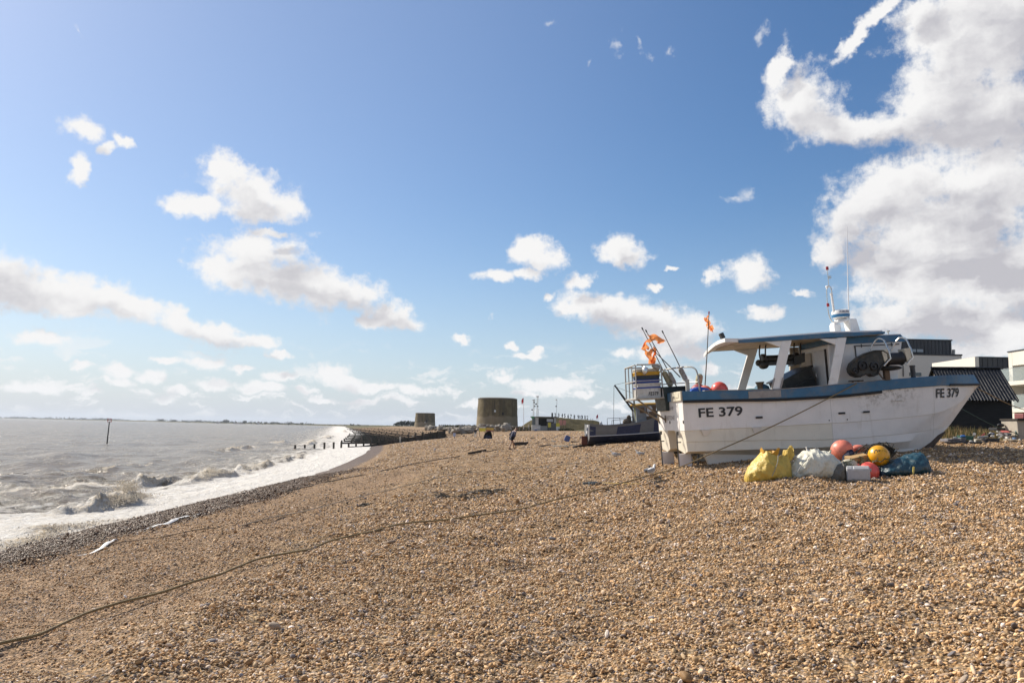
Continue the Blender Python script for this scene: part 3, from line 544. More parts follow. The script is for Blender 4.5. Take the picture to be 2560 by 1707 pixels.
def band(name, top, bot, mat, o0, o1, i0=0, i1=NS, ztop=0, zbot=0):
    mb = MB(); T = lev(top); Bq = lev(bot)
    for sgn in (1, -1):
        rings = []
        for a, b in list(zip(T, Bq))[i0:i1]:
            def q(p, o, dz): return Vector((p.x+(o*.8 if p.x > 9 else 0), sgn*(p.y-o if p.y < -.03 else p.y), p.z+dz))
            rings.append([q(b, o1, zbot), q(a, o1, ztop), q(a, o0, ztop), q(b, o0, zbot)])
        mb.loft(rings)
    return mb
bp(band('gunwale', G_, R_, BLUE, -.12, .028), 'gunwale', BLUE, bevel=.012)
bp(band('gunwale_cap', G_, G_, GREYCAP, -.16, .034, 3, 30, .022, .002), 'gunwale_cap', GREYCAP)
bp(band('rub_rail', R_, R_, RUBBER, -.02, .045, 0, 28, .0, -.07), 'rub_rail', RUBBER, bevel=.01)
bp(band('bow_fender', R_, R_, RUBBER, -.02, .06, 38, NS, .045, -.02), 'bow_fender', RUBBER, bevel=.01)
bp(MB().box((2.3, -1.458, -.19), (.92, .012, .2)), 'repair_patch', GREYCAP)
tr = MB().box((-.022, .5, -.125), (.044, 1.8, .25)); bp(tr, 'transom_rail', BLUE, bevel=.012)
tr = MB().box((-.026, -.91, -.125), (.052, .98, .26)).box((-.056, -.85, -.1), (.01, .72, .14)); bp(tr, 'transom_hatch', CREAM, bevel=.012)
bp(MB().add([(0, -1.35, -.55), (6.3, -1.35, -.55), (6.3, 1.35, -.55), (0, 1.35, -.55)], [(0, 1, 2, 3)]), 'deck', GREYCAP)
fd = lev(G_, .05, -.03)[28:]; bp(MB().loft([[p, Vector((p.x, -p.y, p.z))] for p in fd], ringclosed=False, cap=False), 'foredeck', ROOFW)
for y in (-1.33, .05, 1.22): bp(MB().lathe([(.045, 0), (.045, .012), (.03, .014)], (0, y, -.84), 14, (-1, 0, 0)), 'drain', BLACK)
for x in (2.11, 4.47, 5.18):
    f = .0 if x < 4 else .02
    bp(MB().box((x, -1.412+.0*f, -.82), (.2, .02, .055)), 'scupper', BLACK, bevel=.01)
for x in (4.1, 4.62): bp(MB().lathe([(.018, 0), (.018, .01)], (x, -1.392, -1.0), 10, (0, -1, 0)), 'scupper', BLACK)
for x in (.62, 2.05):
    bp(MB().hexa([(x-.1, -1.372, -1.25), (x+.02, -1.372, -1.25), (x+.02, -1.371, -1.24), (x-.1, -1.371, -1.24)], [(x-.17, -1.45, -1.085), (x+.1, -1.44, -1.085), (x+.1, -1.37, -1.085), (x-.17, -1.37, -1.085)]), 'scupper_hood', WHITE)
for y in (-.9, .9):
    bp(MB().box((.1, y, -1.90), (.36, .05, .37)), 'rudder', M('rudder_white', (.66, .63, .64), .5, var=.08, dirt=(.3, .25, .2), damt=.3), bevel=.02)
    bp(MB().tube([(-.09, y, -1.12), (-.09, y, -2.1)], .018).box((-.05, y, -1.4), (.12, .05, .03)).box((-.07, y, -1.15), (.05, .06, .1)), 'rudder_post', DARKGREY)
    bp(MB().tube([(.35, y, -1.76), (1.1, y, -1.66)], .03).ball((.34, y, -1.76), .06, 12, 8).bar((.45, y, -2.08), (.5, y, -1.72), .03, .05), 'propeller_shaft', DARKGREY)
    pr = MB()
    for k in range(4):
        a = k*math.pi/2+.5; u = Vector((0, math.cos(a), math.sin(a)))
        pr.hexa([Vector((.31, y, -1.76))+u*.04, Vector((.35, y, -1.76))+u*.04, Vector((.36, y, -1.76))+u*.17+Vector((0, -.06*u.z, .06*u.y)), Vector((.34, y, -1.76))+u*.17+Vector((0, -.06*u.z, .06*u.y))], [Vector((.31, y, -1.76))+u*.05, Vector((.35, y, -1.76))+u*.05, Vector((.40, y, -1.76))+u*.18+Vector((0, .06*u.z, -.06*u.y)), Vector((.38, y, -1.76))+u*.18+Vector((0, .06*u.z, -.06*u.y))])
    bp(pr, 'propeller', M('bronze', (.25, .19, .10), .4, metal=.8, var=.2))
    bp(MB().hexa([(.75, y-.06, -2.09), (6.2, y-.06, -2.09), (6.2, y+.06, -2.09), (.75, y+.06, -2.09)], [(.60, y-.09, -1.70), (6.9, y-.09, -1.95), (6.9, y+.09, -1.95), (.60, y+.09, -1.70)]), 'keel', WHITE, bevel=.01)
for sgn in (1, -1):
    bp(MB().hexa([(6.9, sgn*.86-.1, -2.0), (7.25, sgn*.84-.1, -1.98), (7.25, sgn*.84+.1, -1.98), (6.9, sgn*.86+.1, -2.0)], [(7.5, sgn*.78-.06, -1.6), (7.82, sgn*.76-.06, -1.5), (7.82, sgn*.76+.06, -1.5), (7.5, sgn*.78+.06, -1.6)]), 'bow_shoe', M('rusty_steel', (.075, .05, .035), .8, var=.4))
# registration numbers, laid on the plating
def onhull(x0, x1, za, zb, off):
    A = lev(R_); Cq = lev(C1)
    def y_at(x, z):
        def yz(l):
            for p, q in zip(l, l[1:]):
                if p.x <= x <= q.x: w = (x-p.x)/(q.x-p.x+1e-9); return p.y+(q.y-p.y)*w, p.z+(q.z-p.z)*w
            return l[-1].y, l[-1].z
        (ya, zA), (yb, zB) = yz(A), yz(Cq); w = (z-zA)/(zB-zA); return ya+.03*(1-w)+(yb-ya)*w
    def fn(u, v):
        x = x0+(x1-x0)*u; z = za+(zb-za)*v; return Vector((x, y_at(x, z)-off, z))
    return fn
mb = MB(); lettering(mb, 'FE 379', onhull(.42, 1.66, -.745, -.485, .012), bold=.022); bp(mb, 'registration_number', LETTER, smooth=False)
mb = MB(); lettering(mb, 'FE 379', onhull(7.42, 8.38, -.535, -.265, .02), bold=.022, shear=.08); bp(mb, 'registration_number', LETTER, smooth=False)
FAINT = M('faint_letter', (.36, .34, .33), .6, var=.3)
for s, za, w in (('EDJANE', -.48, .75), ('F/STONE', -.74, .85)):
    mb = MB(); lettering(mb, s, lambda u, v: Vector((-.004, -.05-w*(u-.5), za+.13*v-.04)), bold=.01); bp(mb, 'boat_name', FAINT, smooth=False)
# canopy roof, its drooping after end and the pillars
roof = MB().loft([[(x, -1.28, b+.02), (x, -1.28, tp), (x, 0, tp+.03), (x, 1.28, tp), (x, 1.28, b+.02)] for x, b, tp in ((1.72, 1.28, 1.395), (3.3, 1.30, 1.45), (4.4, 1.32, 1.485), (5.95, 1.34, 1.46))])
roof_o = bp(roof, 'canopy_roof', ROOFW, bevel=.008)
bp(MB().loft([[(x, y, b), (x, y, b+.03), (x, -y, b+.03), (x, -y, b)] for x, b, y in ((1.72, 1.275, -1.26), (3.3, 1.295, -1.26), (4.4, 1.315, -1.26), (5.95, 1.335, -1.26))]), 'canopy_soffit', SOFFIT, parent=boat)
for sgn in (1, -1):
    bp(MB().loft([[(x, sgn*1.285, b-.005), (x, sgn*1.285, tp-.045), (x, sgn*1.315, tp-.045), (x, sgn*1.315, b-.005)] for x, b, tp in ((1.74, 1.27, 1.40), (3.3, 1.29, 1.452), (4.4, 1.31, 1.487), (5.1, 1.32, 1.475), (6.0, 1.355, 1.46))]), 'canopy_fascia', BLUE, bevel=.006)
vis = MB(); nu, nv = 10, 14
def vp(u, v, th): 
    x = 1.78-u*(.42-.14*v); y = -1.28+v*2.42; return Vector((x, y, 1.40+.03*math.sin(math.pi*v)+.02*u-.23*v**2.2*(.2+.8*u**1.3)-th))
rings = []
for i in range(nu+1):
    u = i/nu; rings.append([vp(u, j/nv, 0) for j in range(nv+1)]+[vp(u, j/nv, .105) for j in range(nv, -1, -1)])
vis.loft(rings); bp(vis, 'canopy_visor', [ROOFW], bevel=0, ang=40)
def pillar(x0, x1, sgn, w=.26):
    y0, y1 = sgn*1.38, sgn*1.26
    mb = MB().hexa([(x0, y0-.035, -.09), (x0+w, y0-.035, -.08), (x0+w, y0+.035, -.08), (x0, y0+.035, -.09)], [(x1, y1-.035, 1.30), (x1+w+.02, y1-.035, 1.30), (x1+w+.02, y1+.035, 1.30), (x1, y1+.035, 1.30)])
    mb.prism([(x1-.52, 1.285), (x1+.02, 1.285), (x1-.03, 1.08)], 'y', y1-.03, y1+.03)
    bp(mb, 'canopy_pillar', WHITE, bevel=.015)
for sgn in (-1, 1): pillar(2.52, 3.0, sgn); pillar(4.15, 4.60, sgn)
mb = MB()
for x0, x1 in ((2.52, 3.0),):
    for dx in (-.012, .24): mb.box((x0+dx+.07, -1.425, .10), (.045, .012, .3), Matrix.Rotation(rad(19), 3, 'Y'))
bp(mb, 'pillar_bracket', GREYCAP)
# cabin
cab = MB()
cab.hexa([(4.45, -1.0, -.55), (6.30, -1.0, -.55), (6.30, 1.0, -.55), (4.45, 1.0, -.55)], [(4.45, -1.0, 1.15), (6.66, -1.0, 1.15), (6.66, 1.0, 1.15), (4.45, 1.0, 1.15)])
bp(cab, 'cabin', WHITE, bevel=.02)
bp(MB().hexa([(4.5, -1.03, 1.13), (6.78, -1.03, 1.13), (6.78, 1.03, 1.13), (4.5, 1.03, 1.13)], [(4.5, -1.02, 1.33), (6.64, -1.02, 1.33), (6.64, 1.02, 1.33), (4.5, 1.02, 1.33)]), 'cabin_coaming', BLUE, bevel=.008)
bp(MB().box((5.6, 0, 1.345), (2.1, 2.0, .03)), 'cabin_roof', ROOFW, bevel=.01)
bp(MB().lathe([(.02, 0), (.02, .10), (.05, .11), (.05, .14)], (6.5, -.6, 1.36), 12), 'roof_vent', GALV)
bp(MB().box((6.2, -.8, 1.38), (.05, .05, .06)), 'roof_block', DARKGREY)
wn = MB().box((5.9, -1.008, .72), (1.28, .016, .66)); wn_o = bp(wn, 'window_cover', WHITE, bevel=.006)
fr = MB().box((5.88, -1.022, 1.06), (1.34, .03, .028)).box((5.235, -1.02, .86), (.022, .026, .4)).box((5.42, -1.035, 1.06), (.02, .02, .1)).box((6.32, -1.035, 1.06), (.02, .02, .1)); bp(fr, 'window_bar', DARKGREY)
bp(MB().box((4.436, -.45, .30), (.03, .62, 1.42)), 'cabin_door', ROOFW, bevel=.02)
bp(MB().box((4.438, -.83, .45), (.03, .09, 1.15)), 'door_gap', M('dark_opening', (.03, .022, .018), .8, var=.3))
bp(MB().tube([(4.40, -.2, .25), (4.40, -.2, .37)], .012), 'door_handle', STEEL)
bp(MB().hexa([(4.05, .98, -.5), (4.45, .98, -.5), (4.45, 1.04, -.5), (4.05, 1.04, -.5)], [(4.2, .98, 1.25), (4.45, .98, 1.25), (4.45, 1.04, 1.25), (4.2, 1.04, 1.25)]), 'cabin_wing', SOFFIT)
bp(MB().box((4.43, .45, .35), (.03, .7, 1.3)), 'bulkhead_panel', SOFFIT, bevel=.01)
bp(MB().bar((4.85, -1.22, .06), (5.28, -1.22, .06), .035).bar((4.97, -1.22, -.02), (4.97, -1.22, .06), .04).bar((5.13, -1.22, -.02), (5.13, -1.22, .06), .04), 'cleat', M('rusty_brown', (.12, .08, .05), .8, var=.3))
# pot hauler at the rail
SH = [(4.73, .40), (4.80, .55), (5.0, .70), (5.24, .81), (5.52, .88), (5.73, .87), (5.86, .78), (5.86, .61), (5.66, .42), (5.57, .32), (5.50, .18), (5.38, .14), (5.27, .21), (5.12, .20), (4.98, .14), (4.82, .20), (4.74, .29)]
DK = M('hauler_dark', (.028, .027, .022), .42, metal=.2, var=.5, vs=9, dirt=(.13, .10, .06), damt=.45, ds=8)
hb = MB().prism(SH, 'y', -1.60, -1.36); hb_o = bp(hb, 'pot_hauler', DK, bevel=.03, seg=3)
rim = MB().tube([(x+(5.3-x)*.04, -1.62, z+(.5-z)*.06) for x, z in SH], .022, 6, closed=True); bp(rim, 'hauler_rim', DK)
for x, z, r in ((5.10, .46, .135), (4.88, .33, .09), (5.42, .42, .12)): bp(MB().lathe([(r, 0), (r, .05), (r*.8, .06), (r*.78, .02), (r*.25, .02), (r*.2, .08)], (x, -1.60, z), 20, (0, -1, 0)), 'hauler_wheel', BLACK)
bp(MB().lathe([(.17, 0), (.20, .04), (.17, .12), (.17, .40), (.20, .46), (.17, .50)], (5.86, -1.45, .62), 22, (1, 0, 0)), 'hauler_roller', BLACK)
bp(MB().ball((5.95, -1.45, .36), (.36, .16, .07), 20, 10), 'hauler_tray', DK)
for dx in (0, .65):
    bp(MB().prism([(5.67+dx, .88), (5.86+dx, .90), (5.88+dx, .62), (5.74+dx, .50)], 'y', -1.63, -1.30), 'hauler_cheek', CREAM, bevel=.01)
    bp(MB().tube(sph_ring_curve([(5.50+dx, -1.25, .86), (5.64+dx, -1.3, 1.10), (5.74+dx, -1.4, 1.21), (5.82+dx, -1.5, 1.16), (5.87+dx, -1.62, .88)], 18)+[Vector((5.90+dx, -1.64, .62)), Vector((5.68+dx, -1.64, .42))], .026, 10), 'hauler_guard', STEEL)
bp(MB().box((5.86, -1.42, .18), (.14, .12, .3)).bar((5.6, -1.42, .3), (5.78, -1.42, .03), .03), 'hauler_post', M('rusty_brown', (.12, .08, .05)))
bp(MB().lathe([(.07, 0), (.07, .3), (.08, .31), (.08, .36)], (6.95, -.9, .08), 14), 'deck_bollard', DARKGREY)
# aerials and radar over the cabin
bp(MB().box((5.06, -.3, 1.63), (.2, .3, .3)).bar((4.98, -.3, 1.80), (5.45, -.3, 1.90), .26, .06).prism([(5.42, 1.92), (5.66, 1.91), (5.76, 1.46), (5.48, 1.46)], 'y', -.45, -.1).box((5.28, -.25, 1.90), (.3, .22, .1)), 'mast_bracket', ROOFW, bevel=.012)
rd = bp(MB().lathe([(.19, 1.96), (.235, 1.98), (.25, 2.04), (.25, 2.14), (.235, 2.19), (.17, 2.215), (.001, 2.22)], (5.29, -.25, 0), 32), 'radar_dome', ROOFW)
bp(MB().lathe([(.20, 1.975), (.238, 1.985), (.2535, 2.035), (.2535, 2.075), (.245, 2.08)], (5.29, -.25, 0), 32), 'radar_band', M('radar_blue', (.03, .16, .33), .35, var=.05), parent=boat)
def rfn(u, v): a = -math.pi/2-.55+1.25*u; return Vector((5.29+.2525*math.cos(a), -.25+.2525*math.sin(a), 2.105+.05*v))
mb = MB(); lettering(mb, 'FURUNO', rfn, bold=.03); bp(mb, 'radar_lettering', M('navy_letter', (.02, .03, .12), .5, var=0), smooth=False)
bp(MB().tube([(5.48, -.35, 1.90), (5.55, -.35, 3.0), (5.69, -.35, 4.72)], [.02, .014, .008], 8), 'whip_aerial', M('aerial_white', (.8, .8, .8), .4, var=.03))
bp(MB().tube(sph_ring_curve([(5.16, -.3, 1.85), (5.02, -.3, 1.85), (4.92, -.3, 2.02), (4.89, -.3, 2.3), (4.90, -.3, 2.75), (4.93, -.3, 2.9), (4.99, -.3, 2.93), (5.05, -.3, 2.85), (5.07, -.3, 2.5), (5.09, -.3, 2.15), (5.12, -.3, 1.98), (5.2, -.3, 1.88)], 50), .016, 8).tube([(4.98, -.3, 2.92), (4.985, -.3, 3.42)], .012, 6).box((5.03, -.3, 3.2), (.09, .05, .08)), 'light_mast', STEEL)
bp(MB().tube([(5.065, -.3, 2.15), (5.04, -.3, 2.68)], .03, 10).tube([(5.04, -.3, 2.66), (5.035, -.3, 2.72)], .038, 10), 'aerial_sleeve', ROOFW)
for x, z in ((4.985, 3.47), (4.905, 2.37)): bp(MB().lathe([(.03, -.05), (.04, -.04), (.04, .04), (.03, .05)], (x, -.3, z), 12), 'navigation_light', RED)
bp(MB().ball((4.925, -.3, 2.91), .045, 12, 8), 'position_aerial', ROOFW)
bp(MB().box((1.66, -.2, 1.60), (.10, .2, .17), Matrix.Rotation(rad(-20), 3, 'Y')).bar((1.68, -.2, 1.40), (1.68, -.2, 1.54), .03), 'floodlight', BLACK, bevel=.015)
# net drum slung under the canopy
nh = MB().lathe([(.12, 0), (.17, .02), (.17, .10), (.12, .12), (.12, 1.0), (.17, 1.02), (.17, 1.10), (.1, 1.12)], (2.86, 0, .86), 20, (1, 0, 0)).box((3.45, -.12, .72), (1.1, .1, .1)).lathe([(.13, 0), (.13, .16), (.06, .2)], (2.85, -.1, .70), 14, (0, -1, 0)).ball((2.74, -.1, .76), .1, 10, 8)
nh.prism([(3.75, .63), (4.1, .72), (4.12, 1.0), (3.78, .88)], 'y', -.2, .2); bp(nh, 'net_drum', DK)
for x in (2.80, 2.98, 3.85, 4.05): cr = MB(); cr.tube(sph_ring_curve([(x, -.15, .75), (x-.04, -.15, 1.0), (x, -.1, 1.2), (x+.06, 0, 1.3)], 8), .022, 6); bp(cr, 'drum_hanger', DARKGREY)
bp(MB().lathe([(.13, -.10), (.13, -.06), (.08, -.02), (.075, .08), (.12, .17), (.13, .18), (.13, .20), (.02, .2)], (2.68, -.2, .0), 20).lathe([(.09, -.55), (.09, -.1)], (2.68, -.2, 0), 12), 'capstan', M('capstan_brown', (.20, .12, .07), .45, metal=.4, var=.25))
# stern cage with its rails and struts, and the pushpit
cg = MB(); z0, z1 = -.10, .88
for y in (0, 1.4):
    cg.tube([(-.95, y, z0), (-.93, y, z1-.05), (-.88, y, z1), (-.24, y, z1-.02), (-.17, y, z1-.1), (-.16, y, z0)], .021, 8); cg.tube([(-.94, y, .40), (-.16, y, .40)], .016, 6)
for z in (z0+.01, .40, z1-.01): cg.tube([(-.94, 0, z), (-.94, 1.4, z)], .02, 8)
for y in (.46, .93): cg.tube([(-.945, y, z0), (-.935, y, z1)], .018, 6)
cg.tube([(-.16, 0, z1-.06), (-.16, 1.4, z1-.06)], .018, 6)
bp(cg, 'stern_cage', GALV)
bp(MB().box((-.555, .7, -.115), (.84, 1.46, .035)), 'cage_floor', GALV)
for ya, yb_ in ((.02, .5), (1.35, 1.3)): bp(MB().tube([(-.95, ya, -.12), (0, yb_, -.78)], .026, 8).box((-.012, yb_, -.74), (.024, .06, .22)), 'cage_strut', M('strut_brown', (.23, .18, .12), .6, var=.3))
bp(MB().lathe([(.12, 0), (.115, .02), (.03, .06)], (-.66, .0, .70), 20, (-.8, -.5, .1)).tube([(-.62, .03, .72), (-.75, .0, .87)], .012, 6), 'work_lamp', STEEL)
bp(MB().tube(sph_ring_curve([(-.16, .1, .69), (.2, -.5, .71), (.44, -.9, .69), (.55, -1.05, .58), (.58, -1.12, .25), (.58, -1.13, -.02)], 26), .022, 8).tube([(-.16, .3, .28), (.56, -1.1, .25)], .016, 6), 'stern_rail', GALV)
bp(MB().box((.2, -1.28, .15), (.10, .09, .33)).box((.17, -1.28, .31), (.17, .09, .03)), 'mooring_post', GALV, bevel=.012)
# ---- loose gear aboard
def fish_box(x0, x1, y0, y1, za, zb, mat, label, rim=None, jig=0):
    t_ = thing('fish_box', label, 'fish box', BM @ (Vector(((x0+x1)/2, (y0+y1)/2, za))+up), (0, -rad(4), BA+jig), 'fish boxes stacked in the stern cage')
    w, d, h = x1-x0, y1-y0, zb-za; mb = MB(); tk = .02
    for sx in (-1, 1): mb.box((sx*(w/2-tk/2), 0, h/2), (tk, d, h))
    for sy in (-1, 1): mb.box((0, sy*(d/2-tk/2), h/2), (w-2*tk-.002, tk, h-.002))
    mb.box((0, 0, .012), (w-2*tk-.004, d-2*tk-.004, .02))
    for k in range(6):
        x = -w/2+w*(k+.5)/6
        for sy in (-1, 1): mb.box((x, sy*(d/2+.004), h*.45), (.018, .012, h*.8))
    for k in range(4):
        y = -d/2+d*(k+.5)/4
        for sx in (-1, 1): mb.box((sx*(w/2+.004), y, h*.45), (.012, .018, h*.8))
    mb.build('box_body', mat, t_, bevel=.004)
    rm = MB()
    for sy in (-1, 1): rm.box((0, sy*(d/2+.012), h-.02), (w+.045, .022, .035))
    for sx in (-1, 1): rm.box((sx*(w/2+.012), 0, h-.02), (.022, d, .035))
    rm.build('box_rim', rim or mat, t_, bevel=.004); return t_
PW_ = M('crate_white', (.66, .64, .60), .5, var=.08, dirt=(.3, .27, .22), damt=.45, ds=6); PB = M('crate_blue', (.02, .07, .36), .45, var=.12); PY = M('crate_yellow', (.58, .33, .02), .5, var=.12); PD = M('crate_slate', (.035, .05, .065), .5, var=.2); PP = M('crate_pale', (.62, .58, .48), .55, var=.1)
b1 = fish_box(-.90, -.20, .10, .58, -.095, .22, PW_, 'white fish box marked FE379, lowest in the stern cage', PB)
def b1fn(u, v): return Vector((-.02+.30*u, -.254, .06+.11*v))
mb = MB(); lettering(mb, 'FE379', b1fn, bold=.025, shear=.25, space=1.12); mb.build('box_lettering', LETTER, b1, smooth=False)
fish_box(-.88, -.19, .11, .57, .225, .335, PW_, 'shallow grey-white fish box resting on the FE379 box', None, .03)
fish_box(-.90, -.21, .10, .58, .34, .44, PB, 'blue fish box, fourth from the top of the cage stack')
fish_box(-.88, -.20, .12, .58, .445, .56, PD, 'dark slate fish box between the blue and the yellow ones', None, -.02)
fish_box(-.90, -.19, .10, .57, .565, .67, PY, 'yellow fish box near the top of the cage stack')
fish_box(-.87, -.20, .11, .57, .675, .76, PP, 'pale cream fish box topmost in the stern cage', None, .02)
ORG = M('flag_orange', (.95, .32, .09), .8, var=.12, vs=14)
_t = ORG.node_tree; _p = _t.nodes['Principled BSDF']; _tl = nd(_t, 'ShaderNodeBsdfTranslucent'); _tl.inputs[0].default_value = (1, .42, .16, 1); _mx = nd(_t, 'ShaderNodeMixShader'); _mx.inputs[0].default_value = .45
lk(_t, _p.outputs[0], _mx.inputs[1]); lk(_t, _tl.outputs[0], _mx.inputs[2]); lk(_t, _mx.outputs[0], _t.nodes['Material Output'].inputs[0]); FLOAT = M('float_cream', (.42, .38, .24), .7, var=.2, vs=12, dirt=(.12, .1, .07), damt=.6, ds=9); POLE = M('bamboo_dark', (.06, .045, .035), .6, var=.4, vs=14, dirt=(.25, .2, .1), damt=.5, ds=18); FLOATG = M('float_grey', (.36, .35, .32), .75, var=.2, vs=14, dirt=(.14, .1, .06), damt=.6, ds=8)
def flag_cloth(o, dirx, dropz, w, h, seed, rag=.25):
    rng = random.Random(seed); nx, nz = 12, 8; mb = MB(); rings = []
    for i in range(nx+1):
        u = i/nx; r_ = []
        for j in range(nz+1):
            v = j/nz; ru = u*(1-rag*rng.random()*v*(u > .8)); q = Vector(dirx)*w*ru*(1-.15*v)+Vector((0, 0, -1))*(h*v*(1-.25*u)+dropz*u*u*w)+Vector((0, 1, 0))*(.09*w*math.sin(5*u+3*v+seed)*u*1.6+.05*w*math.sin(9*u-4*v+seed))
            q += Vector((.03*math.sin(7*v+seed), 0, .025*math.sin(8*u+seed*2)))*1.5; r_.append(Vector(o)+q)
        rings.append(r_)
    return mb.loft(rings, ringclosed=False, cap=False)
def dan_buoy(a, b, fl, y, label, flag=None, fmat=FLOAT, tip=None, fr=.085, low=None):
    A = Vector((a[0], y, a[1])); B_ = Vector((b[0], y, b[1])); ws = lambda p: BM @ (p+up); base = ws(B_)
    t_ = thing('marker_buoy', label, 'marker buoy', base, (0, 0, 0), 'flagged marker poles at the stern')
    def put(mb, n, m, **k): mb.warp(ws); return mb.build(n, m, t_, world=True, **k)
    put(MB().tube([A, (A+B_)/2+Vector((.01, 0, 0)), B_], [.011, .014, .018], 7), 'pole', POLE)
    d = (B_-A).normalized(); f0, f1 = Vector((fl[0][0], y, fl[0][1])), Vector((fl[1][0], y, fl[1][1]))
    put(MB().lathe([(fr*.45, 0), (fr*.9, .04), (fr, .09), (fr, (f1-f0).length-.08), (fr*.8, (f1-f0).length-.02), (fr*.4, (f1-f0).length)], f0, 14, f1-f0), 'float', fmat)
    if flag:
        for s_, (frac, dx, dz, w, h, seed) in enumerate(flag): put(flag_cloth(A+(B_-A)*frac, dx, dz, w, h, seed), 'flag', ORG, recalc=False)
    put(MB().tube([A-d*.03, A+d*.05], .02, 8), 'pole_tip', tip or BLACK)
    return t_
dan_buoy((-.61, 1.96), (.16, .12), ((-.06, .66), (.14, .20)), .15, 'longest dark marker pole, ragged orange flag blown to the left', [(.17, (-.55, 0, -.5), .15, .30, .30, 2)])
dan_buoy((-.54, 1.87), (.26, .18), ((.06, .62), (.22, .27)), .0, 'marker pole with a wide orange flag streaming towards the shorter pole', [(.06, (1, 0, -.04), .25, .50, .22, 5)], FLOATG, fr=.06)
dan_buoy((-.13, 1.79), (.52, .22), ((.30, .72), (.47, .33)), -.3, 'bare marker pole leaning left, no flag, grey bottle float', None, FLOATG, fr=.075)
dan_buoy((-.36, 1.30), (.40, .46), ((-.42, .86), (-.2, .74)), .05, 'short crossing pole with a crumpled orange flag above the boxes', [(.0, (-.85, 0, .1), .2, .26, .46, 9), (.05, (.2, 0, .9), .1, .2, .2, 4), (.05, (-.5, 0, -1), .1, .25, .26, 7)], FLOATG, fr=.07)
dan_buoy((1.36, 2.32), (1.05, .0), ((.95, .52), (.87, .19)), -.1, 'upright marker pole with small torn orange flag and yellow float', [(.045, (-.9, 0, -.2), .3, .14, .30, 3), (.16, (.8, 0, -.2), .4, .16, .15, 8)], FLOAT, RED, fr=.10)
BR_ = M('buoy_red', (.74, .10, .075), .35, var=.1, vs=6, coat=.2, dirt=(.45, .05, .05), damt=.4, ds=7); BPK = M('buoy_pink', (.74, .21, .14), .5, var=.14, vs=5, dirt=(.24, .09, .06), damt=.75, ds=7, dth=.47)
def ball_buoy(c, r, mat, label, group, axis=(0, 0, 1), world=False, stem=None):
    c = Vector(c); c = c if world else BM @ (c+up); t_ = thing('buoy', label, 'buoy', c-Vector((0, 0, r)), (0, 0, 0), group); ax = Vector(axis).normalized()
    rot = Vector((0, 0, 1)).rotation_difference(ax).to_matrix()
    MB().ball(c, (r, r, r*1.06), 28, 18, rot=rot).build('float_body', mat, t_, world=True, ang=60)
    k = MB().lathe([(r*.30, r*.98), (r*.22, r*1.10), (r*.16, r*1.2), (r*.10, r*1.28)], c, 14, ax); k.build('eye', stem or mat, t_, world=True); return t_
ball_buoy((1.32, -.62, -.01), .245, BR_, 'bright red ball buoy nearest the canopy pillar on the stern deck', 'round buoys on the stern deck', (.3, .4, -1))
ball_buoy((.93, -.5, -.05), .205, BPK, 'faded pink ball buoy in front, touching the blue crate aboard', 'round buoys on the stern deck', (.2, .5, -1))
ball_buoy((.86, -.1, -.01), .235, M('buoy_maroon', (.30, .05, .06), .6, var=.2), 'dull maroon ball buoy behind the pink one on the stern', 'round buoys on the stern deck', (0, .6, -1))
def topl(mb, name, mat, label, cat, group=None, fn=bw, **k): o = fn(mb, name, mat, **k); return tag(o, label, cat, group)
topl(MB().prism([(.28, -.4), (.95, -.4), (.92, -.04), (.86, .05), (.62, .12), (.40, .06), (.3, -.02)], 'y', -1.1, -.55), 'blue_crate', M('blue_plastic', (.015, .09, .42), .4, var=.1), 'bright blue plastic container by the mooring post aboard', 'container', bevel=.03)
topl(MB().hexa([(-.1, .0, -.5), (.5, .0, -.5), (.5, 1.1, -.5), (-.1, 1.1, -.5)], [(-.16, -.05, .17), (.58, -.05, .14), (.58, 1.15, .14), (-.16, 1.15, .17)]).box((.2, .55, .17), (.80, 1.28, .05)), 'dark_tub', M('tub_green', (.018, .035, .032), .5, var=.3), 'dark green tub behind the stern rail, under the leaning poles', 'tub', bevel=.015)
tub = MB(); tub.hexa([(3.5, -.35, -.5), (4.4, -.35, -.5), (4.4, .6, -.5), (3.5, .6, -.5)], [(3.30, -.45, .18), (4.18, -.45, .56), (4.18, .7, .56), (3.30, .7, .18)])
tub.hexa([(3.25, -.49, .15), (4.2, -.49, .555), (4.2, .74, .555), (3.25, .74, .15)], [(3.24, -.49, .20), (4.19, -.49, .605), (4.19, .74, .605), (3.24, .74, .20)]).bar((3.6, -.46, .0), (4.2, -.46, .25), .04)
topl(tub, 'storage_bin', M('bin_black', (.018, .022, .022), .45, var=.3, dirt=(.07, .07, .06), damt=.5, ds=5), 'black plastic bin tipped up in front of the cabin door', 'bin', bevel=.01)
topl(MB().lathe([(.2, -.5), (.24, -.45), (.24, -.05), (.2, .08), (.1, .15), (.02, .16)], (2.95, .35, .0), 20), 'blue_drum', M('drum_blue', (.06, .16, .24), .5, var=.2), 'dull blue drum behind the brown capstan', 'drum')
topl(MB().ball((2.35, -.3, -.12), (.28, .25, .14), 16, 10), 'net_bundle', M('net_teal', (.05, .18, .19), .9, var=.4, vs=30, bump=.8), 'teal net bundle left of the brown capstan', 'net')

